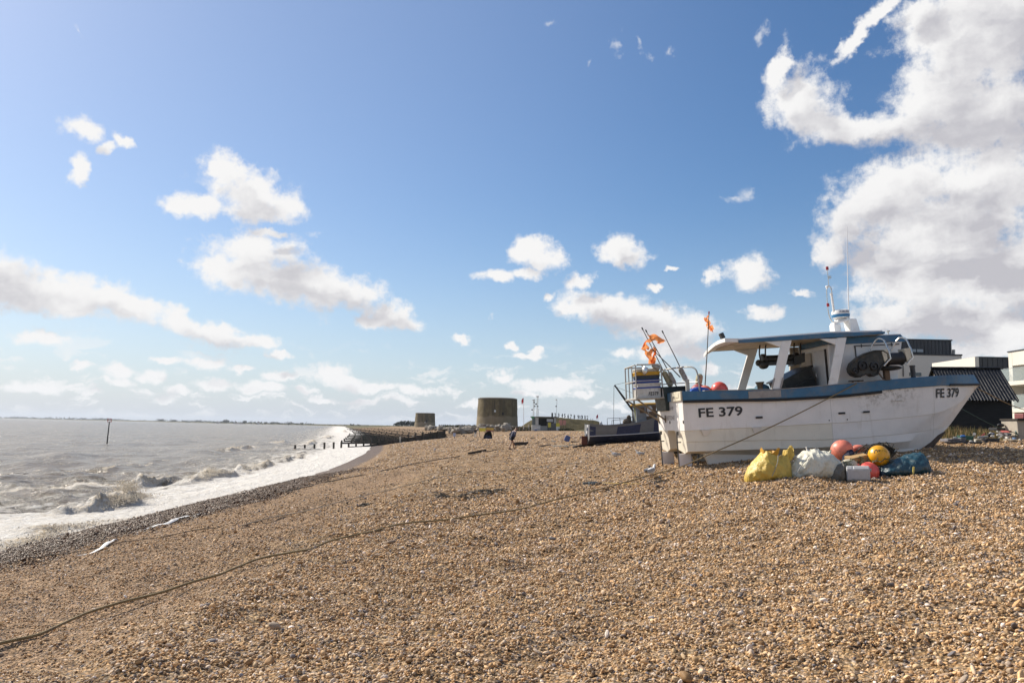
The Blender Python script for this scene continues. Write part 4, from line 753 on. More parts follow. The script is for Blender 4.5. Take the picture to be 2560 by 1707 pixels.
# finer pieces hang under the part they belong to
def under(part, *names):
    ps = [o for o in bpy.data.objects if o.parent == boat and o.name.split('.')[0] == part]
    for o in list(bpy.data.objects):
        if o.parent == boat and o.name.split('.')[0] in names: o.parent = ps[0]
under('radar_dome', 'radar_band', 'radar_lettering'); under('cabin_door', 'door_handle', 'door_gap'); under('window_cover', 'window_bar'); under('pot_hauler', 'hauler_rim', 'hauler_wheel', 'hauler_roller', 'hauler_tray', 'hauler_cheek', 'hauler_guard', 'hauler_post'); under('net_drum', 'drum_hanger'); under('stern_cage', 'cage_floor', 'cage_strut', 'work_lamp'); under('light_mast', 'aerial_sleeve', 'navigation_light', 'position_aerial'); under('gunwale', 'gunwale_cap', 'repair_patch'); under('cabin_roof', 'roof_vent', 'roof_block'); under('canopy_roof', 'canopy_soffit', 'canopy_fascia', 'floodlight')
# ------------------------------------------------------------------ gear lying on the shingle in front of the boat
def one(mb, name, mat, label, cat, group=None, **k): return tag(mb.build(name, mat, **k), label, cat, group)
def fabric(name, col, rough=.5, sc=9, bump=.5, dirt=None, damt=.3, spec=.4):
    m = M(name, col, rough, var=.10, vs=4, bump=0, dirt=dirt, damt=damt, ds=5, spec=spec); t = m.node_tree; p = t.nodes['Principled BSDF']; tc = nd(t, 'ShaderNodeTexCoord')
    a = noise_(t, tc.outputs['Object'], sc, 5, .6); a.inputs['Distortion'].default_value = .8; r = nd(t, 'ShaderNodeTexNoise', noise_type='RIDGED_MULTIFRACTAL'); r.inputs['Scale'].default_value = sc*.45; r.inputs['Detail'].default_value = 5; lk(t, tc.outputs['Object'], r.inputs['Vector'])
    b = nd(t, 'ShaderNodeBump'); b.inputs['Strength'].default_value = bump; b.inputs['Distance'].default_value = .045; lk(t, math_(t, 'ADD', math_(t, 'MULTIPLY', r.outputs[0], .30), a.outputs[0]), b.inputs['Height']); lk(t, b.outputs[0], p.inputs['Normal']); return m
YB = fabric('bag_yellow', (.58, .41, .085), .45, 7, .75, (.35, .24, .06), .4); WB = fabric('bag_white', (.64, .62, .52), .5, 8, .8, (.34, .32, .22), .5); TB = fabric('bag_teal', (.014, .055, .08), .36, 7, .6, (.10, .13, .12), .5, .6); WB2 = fabric('bag_inner', (.66, .64, .62), .5, 9, .9); YBI = fabric('bag_yellow_inside', (.50, .27, .03), .6, 9, .6)
def sack(outl, Y, depth, mat, name, label, cat, seed, fold=.035, sag=.9, parent=None):
    """outl: the bag's outline seen from the beach, given by pixels and set at distance Y; depth: half its thickness."""
    P = [at(x, y, Y) for x, y in outl]; zb = min(zg(p.x, Y) for p in P)-.03
    xs = [p.x for p in P]; n = 96; m = 52; xx = np.linspace(xs[0], xs[-1], n); hh = np.interp(xx, xs, [max(p.z-zb, .02) for p in P]); hm = hh.max()
    rings = []
    for i, x in enumerate(xx):
        e = max(1-abs(2*i/(n-1)-1)**2.6, 0)**.5; d = depth*(.18+.82*e)*(.55+.45*hh[i]/hm); r_ = []
        for j in range(m):
            a = 2*math.pi*j/m; ca, sa = math.cos(a), math.sin(a)
            yy = d*math.copysign(abs(ca)**.75, ca)*(1-.35*max(sa, 0)**2*(hh[i]/hm)); zz = hh[i]*(.42+.58*sa) if sa > 0 else hh[i]*.42*(1+max(sa, -1)*1.0)
            q = Vector((x, Y+yy, zb+zz)); f = .8*mno.fractal(q*5+Vector((seed, 0, 0)), .9, 2.1, 5)+1.1*(1-abs(mno.noise(Vector((q.x*4.5+q.z*3, q.y*5, q.z*3.5-q.x*2+seed))))*2.6)+.6*(1-abs(mno.noise(Vector((q.x*9-q.z*7, q.y*9, q.z*6+seed))))*2.4)
            nrm = Vector((0, ca, sa*.7+.05)).normalized(); q += nrm*f*fold*1.15*(.3+.7*min(zz/.12, 1)); r_.append(q)
        rings.append(r_)
    mb = MB().loft(rings); o = mb.build(name, mat, parent, world=bool(parent), ang=80)
    if not parent: tag(o, label, cat)
    return o, zb
def mouth(c, rx, ry, h, mat, parent, seed, lean=(0, 0)):
    rng = random.Random(seed); n = 40; rings = []
    for k in range(7):
        v = k/6; r_ = []
        for j in range(n):
            a = 2*math.pi*j/n; jag = 1+.35*math.sin(2*a+seed)+.22*math.sin(3*a+seed*2)+.1*rng.random()*(v > .8); w = 1+.25*v+.12*math.sin(5*a+seed)+.06*math.sin(9*a+2*seed)
            r_.append(Vector(c)+Vector((rx*w*math.cos(a)+lean[0]*v, ry*w*math.sin(a)+lean[1]*v, h*v*jag)))
        rings.append(r_)
    mb = MB().loft(rings, cap=False); o = mb.build('bag_mouth', mat, parent, world=True, recalc=False, ang=80); return o
def bag_thing(name, label, p): return thing(name, label, 'bag', p)
YF = 18.1
yb = bag_thing('rubble_bag', 'yellow woven bag standing half open, leftmost of the bags beside the boat', on(at(1917, 1190, YF).x, YF))
sack([(1863, 1186), (1874, 1168), (1893, 1146), (1910, 1128), (1927, 1132), (1945, 1142), (1957, 1140), (1968, 1140), (1977, 1165), (1976, 1190)], YF, .40, YB, 'bag_body', '', '', 1, .024, parent=yb)
q = at(1922, 1131, YF); mouth((q.x, YF-.02, q.z-.08), .16, .14, .13, YBI, yb, 2, (.02, .02)); q = at(1966, 1140, YF); mouth((q.x, YF, q.z-.10), .09, .12, .22, YB, yb, 6, (.06, 0))
MB().tube(sph_ring_curve([at(1945, 1138, YF-.30), at(1944, 1155, YF-.42), at(1938, 1172, YF-.44), at(1930, 1190, YF-.42)], 20), .007, 6).build('stitched_seam', M('seam_grey', (.3, .3, .28)), yb, world=True)
wb = bag_thing('rubble_bag', 'big off-white bulk bag slumped beside the yellow bag', on(at(2040, 1195, YF).x, YF))
sack([(1971, 1186), (1976, 1166), (1992, 1146), (2012, 1130), (2030, 1123), (2048, 1126), (2064, 1131), (2082, 1140), (2096, 1152), (2106, 1170), (2110, 1192)], YF-.05, .44, WB, 'bag_body', '', '', 5, .026, parent=wb)
q = at(2030, 1126, YF); mouth((q.x, YF, q.z-.06), .10, .12, .09, WB2, wb, 3); q = at(2062, 1131, YF); mouth((q.x, YF+.05, q.z-.08), .12, .12, .10, WB, wb, 8)
MB().tube(sph_ring_curve([at(2022, 1138, YF-.35), at(2008, 1158, YF-.47), at(1996, 1176, YF-.50), at(1990, 1190, YF-.49)], 20), .008, 6).build('stitched_seam', M('seam_grey', (.3, .3, .28)), wb, world=True)
sack([(2076, 1194), (2082, 1176), (2094, 1164), (2106, 1158), (2114, 1170), (2112, 1195)], YF-.42, .14, fabric('bag_dark_side', (.13, .12, .10), .6, 9, .6), 'torn_side', '', '', 9, .02, parent=wb)
tb = bag_thing('rubble_bag', 'dark teal tarpaulin bag on the shingle, rightmost of the bags', on(at(2260, 1195, YF).x, YF))
sack([(2192, 1184), (2202, 1170), (2218, 1160), (2240, 1150), (2262, 1142), (2286, 1134), (2302, 1132), (2306, 1148), (2318, 1160), (2326, 1172), (2324, 1188)], YF-.05, .40, TB, 'bag_body', '', '', 12, .022, parent=tb)
q = at(2292, 1142, YF); mouth((q.x, YF-.02, q.z-.12), .10, .13, .14, TB, tb, 4, (.05, 0))
MB().prism([(0, 0), (.03, .0), (.055, .17), (.02, .175)], 'y', -.01, .01).warp(lambda p: p+at(2281, 1186, YF-.47)).build('yellow_strap', M('strap_yellow', (.55, .45, .12)), tb, world=True)
# floats
def px_ball(px, py, rp, Y, mat, label, axis, grp='round buoys heaped by the bags'):
    return ball_buoy(at(px, py, Y), rp*Y/2000, mat, label, grp, axis, True)
px_ball(2105, 1126, 26.5, 18.75, BPK, 'large sun-faded pink buoy with worn patches behind the white bag', (-.3, .8, -.3))
px_ball(2172, 1179, 24.5, 17.95, BR_, 'bright red buoy half hidden behind the grey jerrycan', (.3, .9, .2))
YBU = M('buoy_yellow', (.74, .36, .01), .32, var=.08, vs=6, coat=.2, dirt=(.35, .2, .03), damt=.5, ds=7, dth=.56)
yc = at(2197, 1139, 18.2); yr = 25.5*18.2/2000
yel = ball_buoy(yc, yr, YBU, 'yellow buoy with upside down black lettering WH2O', 'round buoys heaped by the bags', (.1, .9, .6), True)
vd = (EYE-yc).normalized()
def on_ball(c, r, yaw0, roll, w, h, v0):
    a = Vector((0, 0, 1)).cross(vd).normalized(); b = vd.cross(a)        # a points to the right in the picture, b up
    ex_, ey_ = a*math.cos(roll)+b*math.sin(roll), b*math.cos(roll)-a*math.sin(roll)
    def fn(u, v):
        x = (u-.5)*w+yaw0; y = v0+(v-.5)*h; d = vd*math.cos(x)*math.cos(y)+ex_*math.sin(x)*math.cos(y)+ey_*math.sin(y); return c+d*r
    return fn
mb = MB(); lettering(mb, 'WH2O', on_ball(yc, yr*1.012, -.22, math.pi-.10, 1.4, .50, -.36), bold=.035); mb.build('buoy_lettering', BLACK, yel, world=True, smooth=False)
mb = MB(); lettering(mb, 'LANDA', on_ball(yc, yr*1.012, -.32, math.pi-.10, 1.6, .46, .36), bold=.035); mb.build('buoy_lettering', BLACK, yel, world=True, smooth=False)
c = at(2124, 1161, 18.05); wf = thing('oval_float', 'off-white oval float with a pinkish end, just left of the red buoy', 'float', c-Vector((0, 0, .12)))
MB().ball(c, (.19, .12, .12), 22, 14, rot=Matrix.Rotation(.12, 3, 'Y')).build('float_body', M('float_bone', (.55, .50, .38), .55, var=.12, dirt=(.3, .25, .15), damt=.5), wf, world=True); MB().lathe([(.06, .13), (.05, .19), (.03, .22)], c, 12, (1, -.1, -.1)).build('float_end', BPK, wf, world=True)
# grey jerrycan lying on its side
jc = at(2146, 1186, 17.55); jt = thing('jerrycan', 'grey plastic jerrycan lying on its side in front of the red buoy', 'jerrycan', Vector((jc.x, jc.y, zg(jc.x, jc.y)-.01)), (rad(2), rad(-2), rad(-22)))
JG = M('jerrycan_grey', (.42, .42, .43), .4, var=.06, bump=.1, dirt=(.25, .24, .22), damt=.3, ds=8)
oc = lambda w, h, c_: [(-w+c_, -h), (w-c_, -h), (w, -h+c_), (w, h-c_), (w-c_, h), (-w+c_, h), (-w, h-c_), (-w, -h+c_)]
mb = MB(); mb.loft([[(x, y*s, .165+z*s) for y, z in oc(.15, .165, .05)] for x, s in ((-.235, .86), (-.215, 1), (-.12, 1), (-.115, .97), (-.085, .97), (-.08, 1), (.215, 1), (.235, .86))]); mb.build('can_body', JG, jt, bevel=.012)
MB().box((.02, -.152, .165), (.34, .012, .20)).build('can_panel', JG, jt, bevel=.01); MB().box((.236, .02, .165), (.012, .2, .03)).lathe([(.035, 0), (.035, .03)], (.235, -.07, .25), 14, (1, 0, 0)).build('can_cap', JG, jt, bevel=.004)
# brown box, navy bundle, pot with tangled wire, dark netting
bc = at(2142, 1146, 18.35); bt = thing('wooden_box', 'tan wooden box with faded lettering tilted on the netting', 'box', bc-Vector((0, 0, .1)), (rad(10), rad(-12), rad(14)))
MB().box((0, 0, .10), (.44, .26, .16)).build('box_body', M('box_tan', (.42, .27, .12), .7, var=.12, stretch=(1, 8, 8), bump=.3, bs=12), bt, bevel=.01)
mb = MB(); lettering(mb, 'W-FSH', lambda u, v: Vector((-.20+.20*u, -.134, .04+.045*v)), bold=.02); mb.build('box_lettering', LETTER, bt, smooth=False)
o, _ = sack([(2104, 1160), (2108, 1142), (2118, 1128), (2130, 1127), (2138, 1140), (2140, 1160)], 18.5, .16, fabric('navy_cloth', (.012, .014, .035), .8, 9, .4), 'dark_bundle', 'navy blue cloth bundle wedged under the pink buoy', 'bundle', 15, .02)
net = MB(); NETM = M('net_dark', (.045, .042, .028), .9, var=.5, vs=24, bump=1.0, bs=60, dirt=(.10, .12, .07), damt=.6, ds=14)
for k in range(26):
    a = random.random(); x = 2104+88*a; y = 1196-random.random()*42*(1-abs(a-.5)*.7); net.ball(at(x, y, 18.5+random.random()*.3), (.10+.07*random.random(), .09, .06+.04*random.random()), 12, 8)
def rough(mb, amp, sc, seed=0): return mb.warp(lambda p: p+Vector((mno.noise(p*sc+Vector((seed, 0, 0))), mno.noise(p*sc+Vector((0, seed+7, 0))), mno.noise(p*sc+Vector((0, 0, seed+13)))))*amp)
rough(net, .03, 14)
nt_ = thing('fishing_net', 'dark tangled net heap under the buoys between white and teal bags', 'net', on(at(2150, 1190, 18.5).x, 18.5))
net.build('net_heap', NETM, nt_, world=True)
st = MB(); rg = random.Random(5)
for k in range(70):
    p0 = at(2106+rg.random()*86, 1158+rg.random()*34, 17.95+.3*rg.random()); pts = [p0]
    for i in range(9): pts.append(pts[-1]+Vector((rg.gauss(.0, .05), rg.gauss(0, .03), rg.gauss(0, .035))))
    st.tube(pts, .006+.005*rg.random(), 5)
st.build('net_rope', M('net_cord', (.10, .11, .06), .9, var=.5, dirt=(.22, .18, .10), damt=.5, ds=20), nt_, world=True)['kind'] = 'stuff'
pot = thing('crab_pot', 'tangled dark wire crab pot sticking up behind the yellow buoy', 'pot', on(at(2190, 1180, 18.7).x, 18.7)); tg = MB()
for k in range(26):
    b = rg.random(); pts = [at(2128+26*rg.random(), 1150-6*rg.random(), 18.6), at(2160+20*b, 1132-14*rg.random(), 18.65), at(2196+12*rg.random(), 1106+14*rg.random(), 18.7), at(2228+8*rg.random(), 1116+20*rg.random(), 18.7), at(2232-14*rg.random(), 1150+12*rg.random(), 18.65)]
    tg.tube([p+Vector((rg.gauss(0, .02), rg.gauss(0, .06), rg.gauss(0, .02))) for p in sph_ring_curve(pts[rg.randrange(2):], 16)], .005+.004*rg.random(), 5)
tg.build('pot_wire', M('wire_dark', (.05, .045, .035), .8, var=.5, dirt=(.16, .12, .07), damt=.5, ds=20), pot, world=True)
MB().tube([at(2118, 1142, 18.6), at(2168, 1110, 18.6)], .014, 6).build('pot_stick', POLE, pot, world=True)
MB().tube([at(2136, 1138, 18.55), at(2150, 1120, 18.6), at(2166, 1118, 18.6)], .016, 6).build('pot_stick', POLE, pot, world=True)
one(MB().ball(at(2146, 1122, 19.0), (.17, .12, .10), 16, 10), 'pink_float', BPK, 'faded pink float lying behind the pot sticks', 'float')
sk = lambda px0, px1, py, Y, th, w, lab, cat='timber', nm='timber_baulk', m=None, dy=0: one(MB().bar(on(at(px0, py, Y).x, Y, th*.4), on(at(px1, py, Y).x, Y+dy, th*.42), w, th), nm, m or TIMB, lab, cat, bevel=.012)
TIMB = M('timber_dark', (.035, .028, .022), .85, var=.45, vs=4, stretch=(1, 6, 6), bump=.6, bs=10, dirt=(.10, .085, .06), damt=.5, ds=8)
one(MB().bar(BM @ (Vector((7.0, -.95, -2.10))+up), BM @ (Vector((8.5, -.9, -2.08))+up), .22, .12), 'timber_baulk', TIMB, 'black timber skid on the shingle below the bow of FE 379', 'timber', bevel=.012)
one(MB().bar(BM @ (Vector((.4, -.9, -2.14))+up), BM @ (Vector((5.9, -.9, -2.16))+up), .22, .14), 'timber_baulk', TIMB, 'long black timber the near keel of FE 379 rests on', 'timber', bevel=.012)
one(MB().bar(BM @ (Vector((.4, .9, -2.14))+up), BM @ (Vector((5.9, .9, -2.16))+up), .22, .14), 'timber_baulk', TIMB, 'black timber under the far keel of FE 379', 'timber', bevel=.012)
# ------------------------------------------------------------------ ropes
ROPE = M('rope_tan', (.24, .175, .085), .85, var=.2, vs=9, bump=.8, bs=90, dirt=(.16, .115, .06), damt=.5, ds=4); ROPEP = M('rope_pale', (.34, .29, .22), .9, var=.2); ROPED = M('rope_dark', (.09, .07, .05), .9, var=.3)
def rope_obj(pts, r, mat, label, n=140, twist=True): 
    c = sph_ring_curve(pts, n); return one(MB().tube(c, r, 8), 'rope', mat, label, 'rope', origin=c[-1])
def onpx(px, py, r): p = gnd(px, py); return Vector((p.x, p.y, sum(zg(p.x+a, p.y+b) for a in (-.4, -.2, 0, .2, .4) for b in (-.4, -.2, 0, .2, .4))/25+r+.035))
cl = BM @ (Vector((4.95, -1.46, -.02))+up)
low = [onpx(x, y, .02) for x, y in ((1674, 1180), (1560, 1210), (1483, 1233), (1400, 1254), (1284, 1280), (1190, 1297), (1100, 1309), (1000, 1322), (900, 1338), (830, 1359), (760, 1382), (690, 1399), (620, 1420), (560, 1446), (480, 1470), (400, 1497), (300, 1528), (200, 1562), (100, 1592), (0, 1622), (-160, 1668))]
a0 = low[0]; sag = [a0.lerp(cl, k)+Vector((0, 0, -.10*math.sin(math.pi*k))) for k in (.25, .5, .75)]
rope_obj([cl]+sag[::-1]+low, .0155, ROPE, 'thick tan mooring rope from the white boat across the shingle', 260)
rope_obj([onpx(x, y, .008) for x, y in ((690, 1234), (760, 1218), (830, 1203), (900, 1190), (970, 1174), (1040, 1160), (1100, 1149), (1150, 1140))], .022, ROPED, 'thin dark rope along the lower beach towards the groyne', 90)
rope_obj([onpx(x, y, .006) for x, y in ((600, 1319), (680, 1300), (760, 1280), (830, 1263), (900, 1246), (960, 1230), (1040, 1208), (1150, 1187), (1230, 1181), (1310, 1174), (1420, 1162), (1500, 1152))], .011, ROPEP, 'thin pale rope running up the beach beside the seaweed', 110)
rope_obj([onpx(x, y, .006) for x, y in ((20, 1412), (120, 1394), (215, 1381), (300, 1360), (400, 1345), (500, 1330), (545, 1324))], .008, ROPED, 'thin dark line along the edge of the wet stones', 80)
rope_obj([onpx(1500, 1210, .01), onpx(1560, 1212, .01), onpx(1600, 1214, .01)], .008, M('rope_yellow', (.45, .33, .10), .9), 'short yellowish rope end beside the grey debris', 30)
tip = BM @ (Vector((9.45, -.05, -.32))+up); far1 = at(2620, 1040, 33); rope_obj([tip, tip.lerp(far1, .5)+Vector((0, 0, -.12)), far1], .016, ROPE, 'tan bow rope stretching right from the white boat', 40)
tip2 = BM @ (Vector((8.6, -.35, -.85))+up); far2 = on(18.3, 28.5, .2); rope_obj([tip2, tip2.lerp(far2, .5)+Vector((0, 0, -.10)), far2], .012, M('rope_green', (.03, .07, .06), .9), 'thin dark green line from the bow down to the junk', 40)
# seaweed wrack and small debris
WEED = M('seaweed', (.05, .038, .025), .7, var=.5, vs=20)
def weed(px, py, w, n, seed, label):
    rg = random.Random(seed); p = gnd(px, py); mb = MB()
    for k in range(n):
        x = p.x+rg.gauss(0, w); y = p.y+rg.gauss(0, w*.55); q = on(x, y, .01); pts = [q]
        for i in range(5): q = q+Vector((rg.gauss(0, .05), rg.gauss(0, .05), 0)); pts.append(on(q.x, q.y, .012+.03*rg.random()))
        mb.tube(pts, .006+.007*rg.random(), 5)
    return one(mb, 'seaweed_clump', WEED, label, 'seaweed', 'seaweed left by the tide')
weed(1215, 1228, .24, 44, 1, 'largest dark seaweed clump, mid beach left of the grey debris'); weed(1168, 1240, .2, 22, 2, 'thin seaweed scatter touching the largest clump on its left'); weed(1112, 1242, .13, 16, 3, 'small seaweed tuft beside the pale rope')
weed(1640, 1206, .11, 16, 4, 'small seaweed tuft behind the thick rope near the gull'); weed(910, 1265, .10, 12, 7, 'seaweed tuft near the middle of the pale rope')
p = gnd(1482, 1212); mb = MB().box((p.x, p.y, p.z+.04), (.22, .1, .08), .3).bar((p.x-.25, p.y, p.z+.03), (p.x+.05, p.y+.05, p.z+.06), .05).bar((p.x-.05, p.y-.1, p.z+.03), (p.x+.22, p.y+.04, p.z+.05), .06, .05); one(mb, 'broken_crate', M('debris_grey', (.10, .12, .13), .7, var=.3), 'small grey broken crate left of the seagull', 'debris', bevel=.006)
# ------------------------------------------------------------------ gulls
GW = M('gull_white', (.74, .73, .71), .7, var=.06); GG = M('gull_grey', (.32, .34, .37), .7, var=.1); GB = M('gull_black', (.02, .02, .02), .6); GY = M('gull_beak', (.55, .35, .05), .5); GP = M('gull_legs', (.5, .3, .25), .6)
def gull(px, py, yaw, label, sit=.0, sc=1.0):
    p = gnd(px, py); t_ = thing('seagull', label, 'seagull', p, (0, 0, yaw), 'gulls resting on the shingle'); L = .13*(1-sit)
    mb = MB(); pr = [(-.19, .012, 0), (-.15, .04, .0), (-.08, .072, -.005), (0, .085, 0), (.07, .078, .012), (.115, .055, .035), (.135, .038, .075), (.145, .034, .11), (.158, .036, .135), (.185, .033, .145), (.205, .018, .140)]
    mb.loft([[Vector((x+z0*.0, r*math.cos(a), .10+z0+r*math.sin(a)*1.05)) for a in [2*math.pi*k/16 for k in range(16)]] for x, r, z0 in pr]); mb.warp(lambda q: q*sc+Vector((0, 0, L))); mb.build('body', GW, t_, ang=70)
    for s in (-1, 1):
        w = MB(); w.loft([[Vector((x, s*(.068+.02*math.sin(3.1*(x+.2)/.28))*k1, .13+dz+k2)) for k1, k2 in ((1.0, .035), (1.12, -.02), (.85, -.055), (.5, .02))] for x, dz in ((.06, .0), (0, .01), (-.1, .0), (-.2, -.015), (-.26, -.02))]); w.warp(lambda q: q*sc+Vector((0, 0, L))); w.build('wing', GG, t_, ang=70)
        MB().tube([(-.01, s*.03, .05*sc+L), (0, s*.03, .0)], .006, 5).build('leg', GP, t_)
        MB().ball(Vector((.185, s*.030, .255))*sc+Vector((0, 0, L)), .006, 8, 6).build('eye', GB, t_)
    MB().loft([[Vector((x, r*math.cos(a), .237+r*math.sin(a)-.002*k)) for a in [2*math.pi*j/8 for j in range(8)]] for k, (x, r) in enumerate(((.20, .014), (.235, .010), (.255, .003)))]).warp(lambda q: q*sc+Vector((0, 0, L))).build('beak', GY, t_)
    MB().loft([[Vector((x, r*math.cos(a), .105+r*.4*math.sin(a))) for a in [2*math.pi*j/8 for j in range(8)]] for x, r in ((-.20, .03), (-.27, .028), (-.30, .01))]).warp(lambda q: q*sc+Vector((0, 0, L))).build('tail', GB, t_); return t_
gull(1628, 1192, rad(50), 'seagull standing by the thick rope, left of the boat stern', .55, .95); gull(1537, 1141, rad(185), 'seagull lying low on the shingle, farthest left of the gulls', 1.0, .95); gull(1598, 1138, rad(160), 'white seagull hunched on the shingle beyond the standing gull', 1.0, .85)
# ------------------------------------------------------------------ people
def skinned(name, pts, edges, mat, parent, root, sub=1):
    me = bpy.data.meshes.new(name); ks = list(pts); me.from_pydata([pts[k][0] for k in ks], [(ks.index(a), ks.index(b)) for a, b in edges], []); me.materials.append(mat)
    o = bpy.data.objects.new(name, me); COL.objects.link(o); o.parent = parent; md = o.modifiers.new('skin', 'SKIN'); md.use_smooth_shade = True; md.branch_smoothing = .6
    if not me.skin_vertices: 
        with bpy.context.temp_override(object=o, active_object=o): bpy.ops.mesh.customdata_skin_add()
    for i, k in enumerate(ks):
        r = pts[k][1]; r = r if isinstance(r, tuple) else (r, r); s = me.skin_vertices[0].data[i]; s.radius = r; s.use_root = (k == root)
    if sub: q = o.modifiers.new('s', 'SUBSURF'); q.levels = q.render_levels = sub
    return o
SKIN = M('skin', (.33, .19, .13), .6, var=.08); HAIRG = M('hair_grey', (.28, .27, .26), .8, var=.2)
def person(p, yaw, label, J, jacket, short, legm, shoe, hat, sc=1.0, group=None, long_leg=False):
    """J: joints with x forward, y left, z up for a 1.75 m figure."""
    t_ = thing('person', label, 'person', p, (0, 0, yaw), group); t_.scale = (sc,)*3
    B = {'pel': (.12, .10), 'sp': (.13, .10), 'ch': (.16, .11), 'nk': .055, 'hd0': .075, 'hd1': .098, 'hd2': .085, 'hl': .085, 'hr': .085, 'kl': .066, 'kr': .066, 'al': .046, 'ar': .046, 'fl': .042, 'fr': .042, 'tl': .032, 'tr': .032, 'sl': .06, 'sr': .06, 'el': .042, 'er': .042, 'wl': .028, 'wr': .028, 'hal': .035, 'har': .035}
    pts = {k: (J[k], B[k]) for k in B if k in J}
    E = [('pel', 'sp'), ('sp', 'ch'), ('ch', 'nk'), ('nk', 'hd0'), ('hd0', 'hd1'), ('hd1', 'hd2'), ('pel', 'hl'), ('pel', 'hr'), ('hl', 'kl'), ('hr', 'kr'), ('kl', 'al'), ('kr', 'ar'), ('al', 'tl'), ('ar', 'tr'), ('ch', 'sl'), ('ch', 'sr'), ('sl', 'el'), ('sr', 'er'), ('el', 'wl'), ('er', 'wr'), ('wl', 'hal'), ('wr', 'har')]
    skinned('body', pts, E, SKIN, t_, 'pel')
    f = lambda k, r: (J[k], r)
    skinned('jacket', {'a': f('pel', (.185, .15)), 'b': f('sp', (.20, .155)), 'c': f('ch', (.20, .145)), 'd': (Vector(J['nk'])*.6+Vector(J['ch'])*.4, .09), 'sl': f('sl', .085), 'sr': f('sr', .085), 'el': f('el', .068), 'er': f('er', .068), 'wl': f('wl', .055), 'wr': f('wr', .055), 'h': (Vector(J['pel'])-Vector((0, 0, .10)), (.19, .155))},
            [('a', 'b'), ('b', 'c'), ('c', 'd'), ('c', 'sl'), ('c', 'sr'), ('sl', 'el'), ('sr', 'er'), ('el', 'wl'), ('er', 'wr'), ('a', 'h')], jacket, t_, 'a')
    mid = lambda a, b, w: Vector(J[a])*(1-w)+Vector(J[b])*w
    w = .95 if long_leg else .62; S = {'p': f('pel', (.165, .13)), 'hl': f('hl', .115), 'hr': f('hr', .115), 'ml': (mid('hl', 'kl', w), .092), 'mr': (mid('hr', 'kr', w), .092)}; e2 = [('p', 'hl'), ('p', 'hr'), ('hl', 'ml'), ('hr', 'mr')]
    if long_leg: S.update({'al': (mid('kl', 'al', .95), .065), 'ar': (mid('kr', 'ar', .95), .065)}); e2 += [('ml', 'al'), ('mr', 'ar')]
    skinned('trousers' if long_leg else 'shorts', S, e2, short, t_, 'p')
    for s in 'lr':
        a, b = Vector(J['a'+s]), Vector(J['t'+s]); skinned('shoe', {'h': (a-Vector((.03, 0, .03)), .055), 'm': (a.lerp(b, .5)-Vector((0, 0, .02)), .052), 't': (b, .045)}, [('h', 'm'), ('m', 't')], shoe, t_, 'h')
    h1, h2 = Vector(J['hd1']), Vector(J['hd2']); ax = (h2-h1).normalized()
    MB().ball(h1.lerp(h2, .55), (.112, .10, .10), 18, 12).warp(lambda q: q if (q-h1).dot(ax) > -.01 else q-ax*((q-h1).dot(ax)+.01)).build('cap' if hat else 'hair', hat or HAIRG, t_)
    fw = Vector(J.get('face', (1, 0, 0))).normalized(); MB().ball(h1+fw*.105-ax*.02, (.022, .016, .022), 8, 6).build('nose', SKIN, t_)
    if hat: MB().hexa([h1+fw*.08+Vector((0, s*.07, .045)) for s in (-1, 1)]+[h1+fw*.19+Vector((0, s*.05, .03)) for s in (1, -1)], [h1+fw*.08+Vector((0, s*.07, .06)) for s in (-1, 1)]+[h1+fw*.19+Vector((0, s*.05, .04)) for s in (1, -1)]).build('cap_peak', hat, t_)
    return t_
def joints(bend=.25, stride=.22, elbow=.30, spread=.10, arms='pocket'):
    J = {'pel': (0, 0, .92), 'sp': (bend*.35, 0, 1.10), 'ch': (bend*.8, 0, 1.32), 'nk': (bend*1.15, 0, 1.47), 'hd0': (bend*1.35, 0, 1.535), 'hd1': (bend*1.6, 0, 1.61), 'hd2': (bend*1.7, 0, 1.68), 'face': (1, 0, -.35)}
    for s, k in (('l', 1), ('r', -1)):
        st = stride*k; J['h'+s] = (0, k*.10, .86); J['k'+s] = (st*.55+.05, k*(.11+spread*.4), .47); J['a'+s] = (st-.03*(k < 0), k*(.11+spread), .085); J['t'+s] = (st+.16, k*(.13+spread), .03)
        J['s'+s] = (bend*.85, k*.21, 1.38); J['e'+s] = (bend*.5-.10, k*(.21+elbow*.5), 1.10); J['w'+s] = (bend*.3+.05, k*(.20+elbow*.12), .93); J['ha'+s] = (bend*.3+.11, k*.19, .87)
    return J
pp = gnd(1279, 1123); NAVY = M('jacket_navy', (.022, .026, .065), .8, var=.2, vs=6); DSH = M('shorts_black', (.010, .010, .013), .85); SHOE = M('shoe_dark', (.03, .03, .035), .7)
person(pp, rad(30), 'man walking away in navy jacket, dark shorts and flat cap', joints(.26, .30, .42, .07), NAVY, DSH, SKIN, SHOE, M('cap_brown', (.10, .085, .07), .9), 1.0)
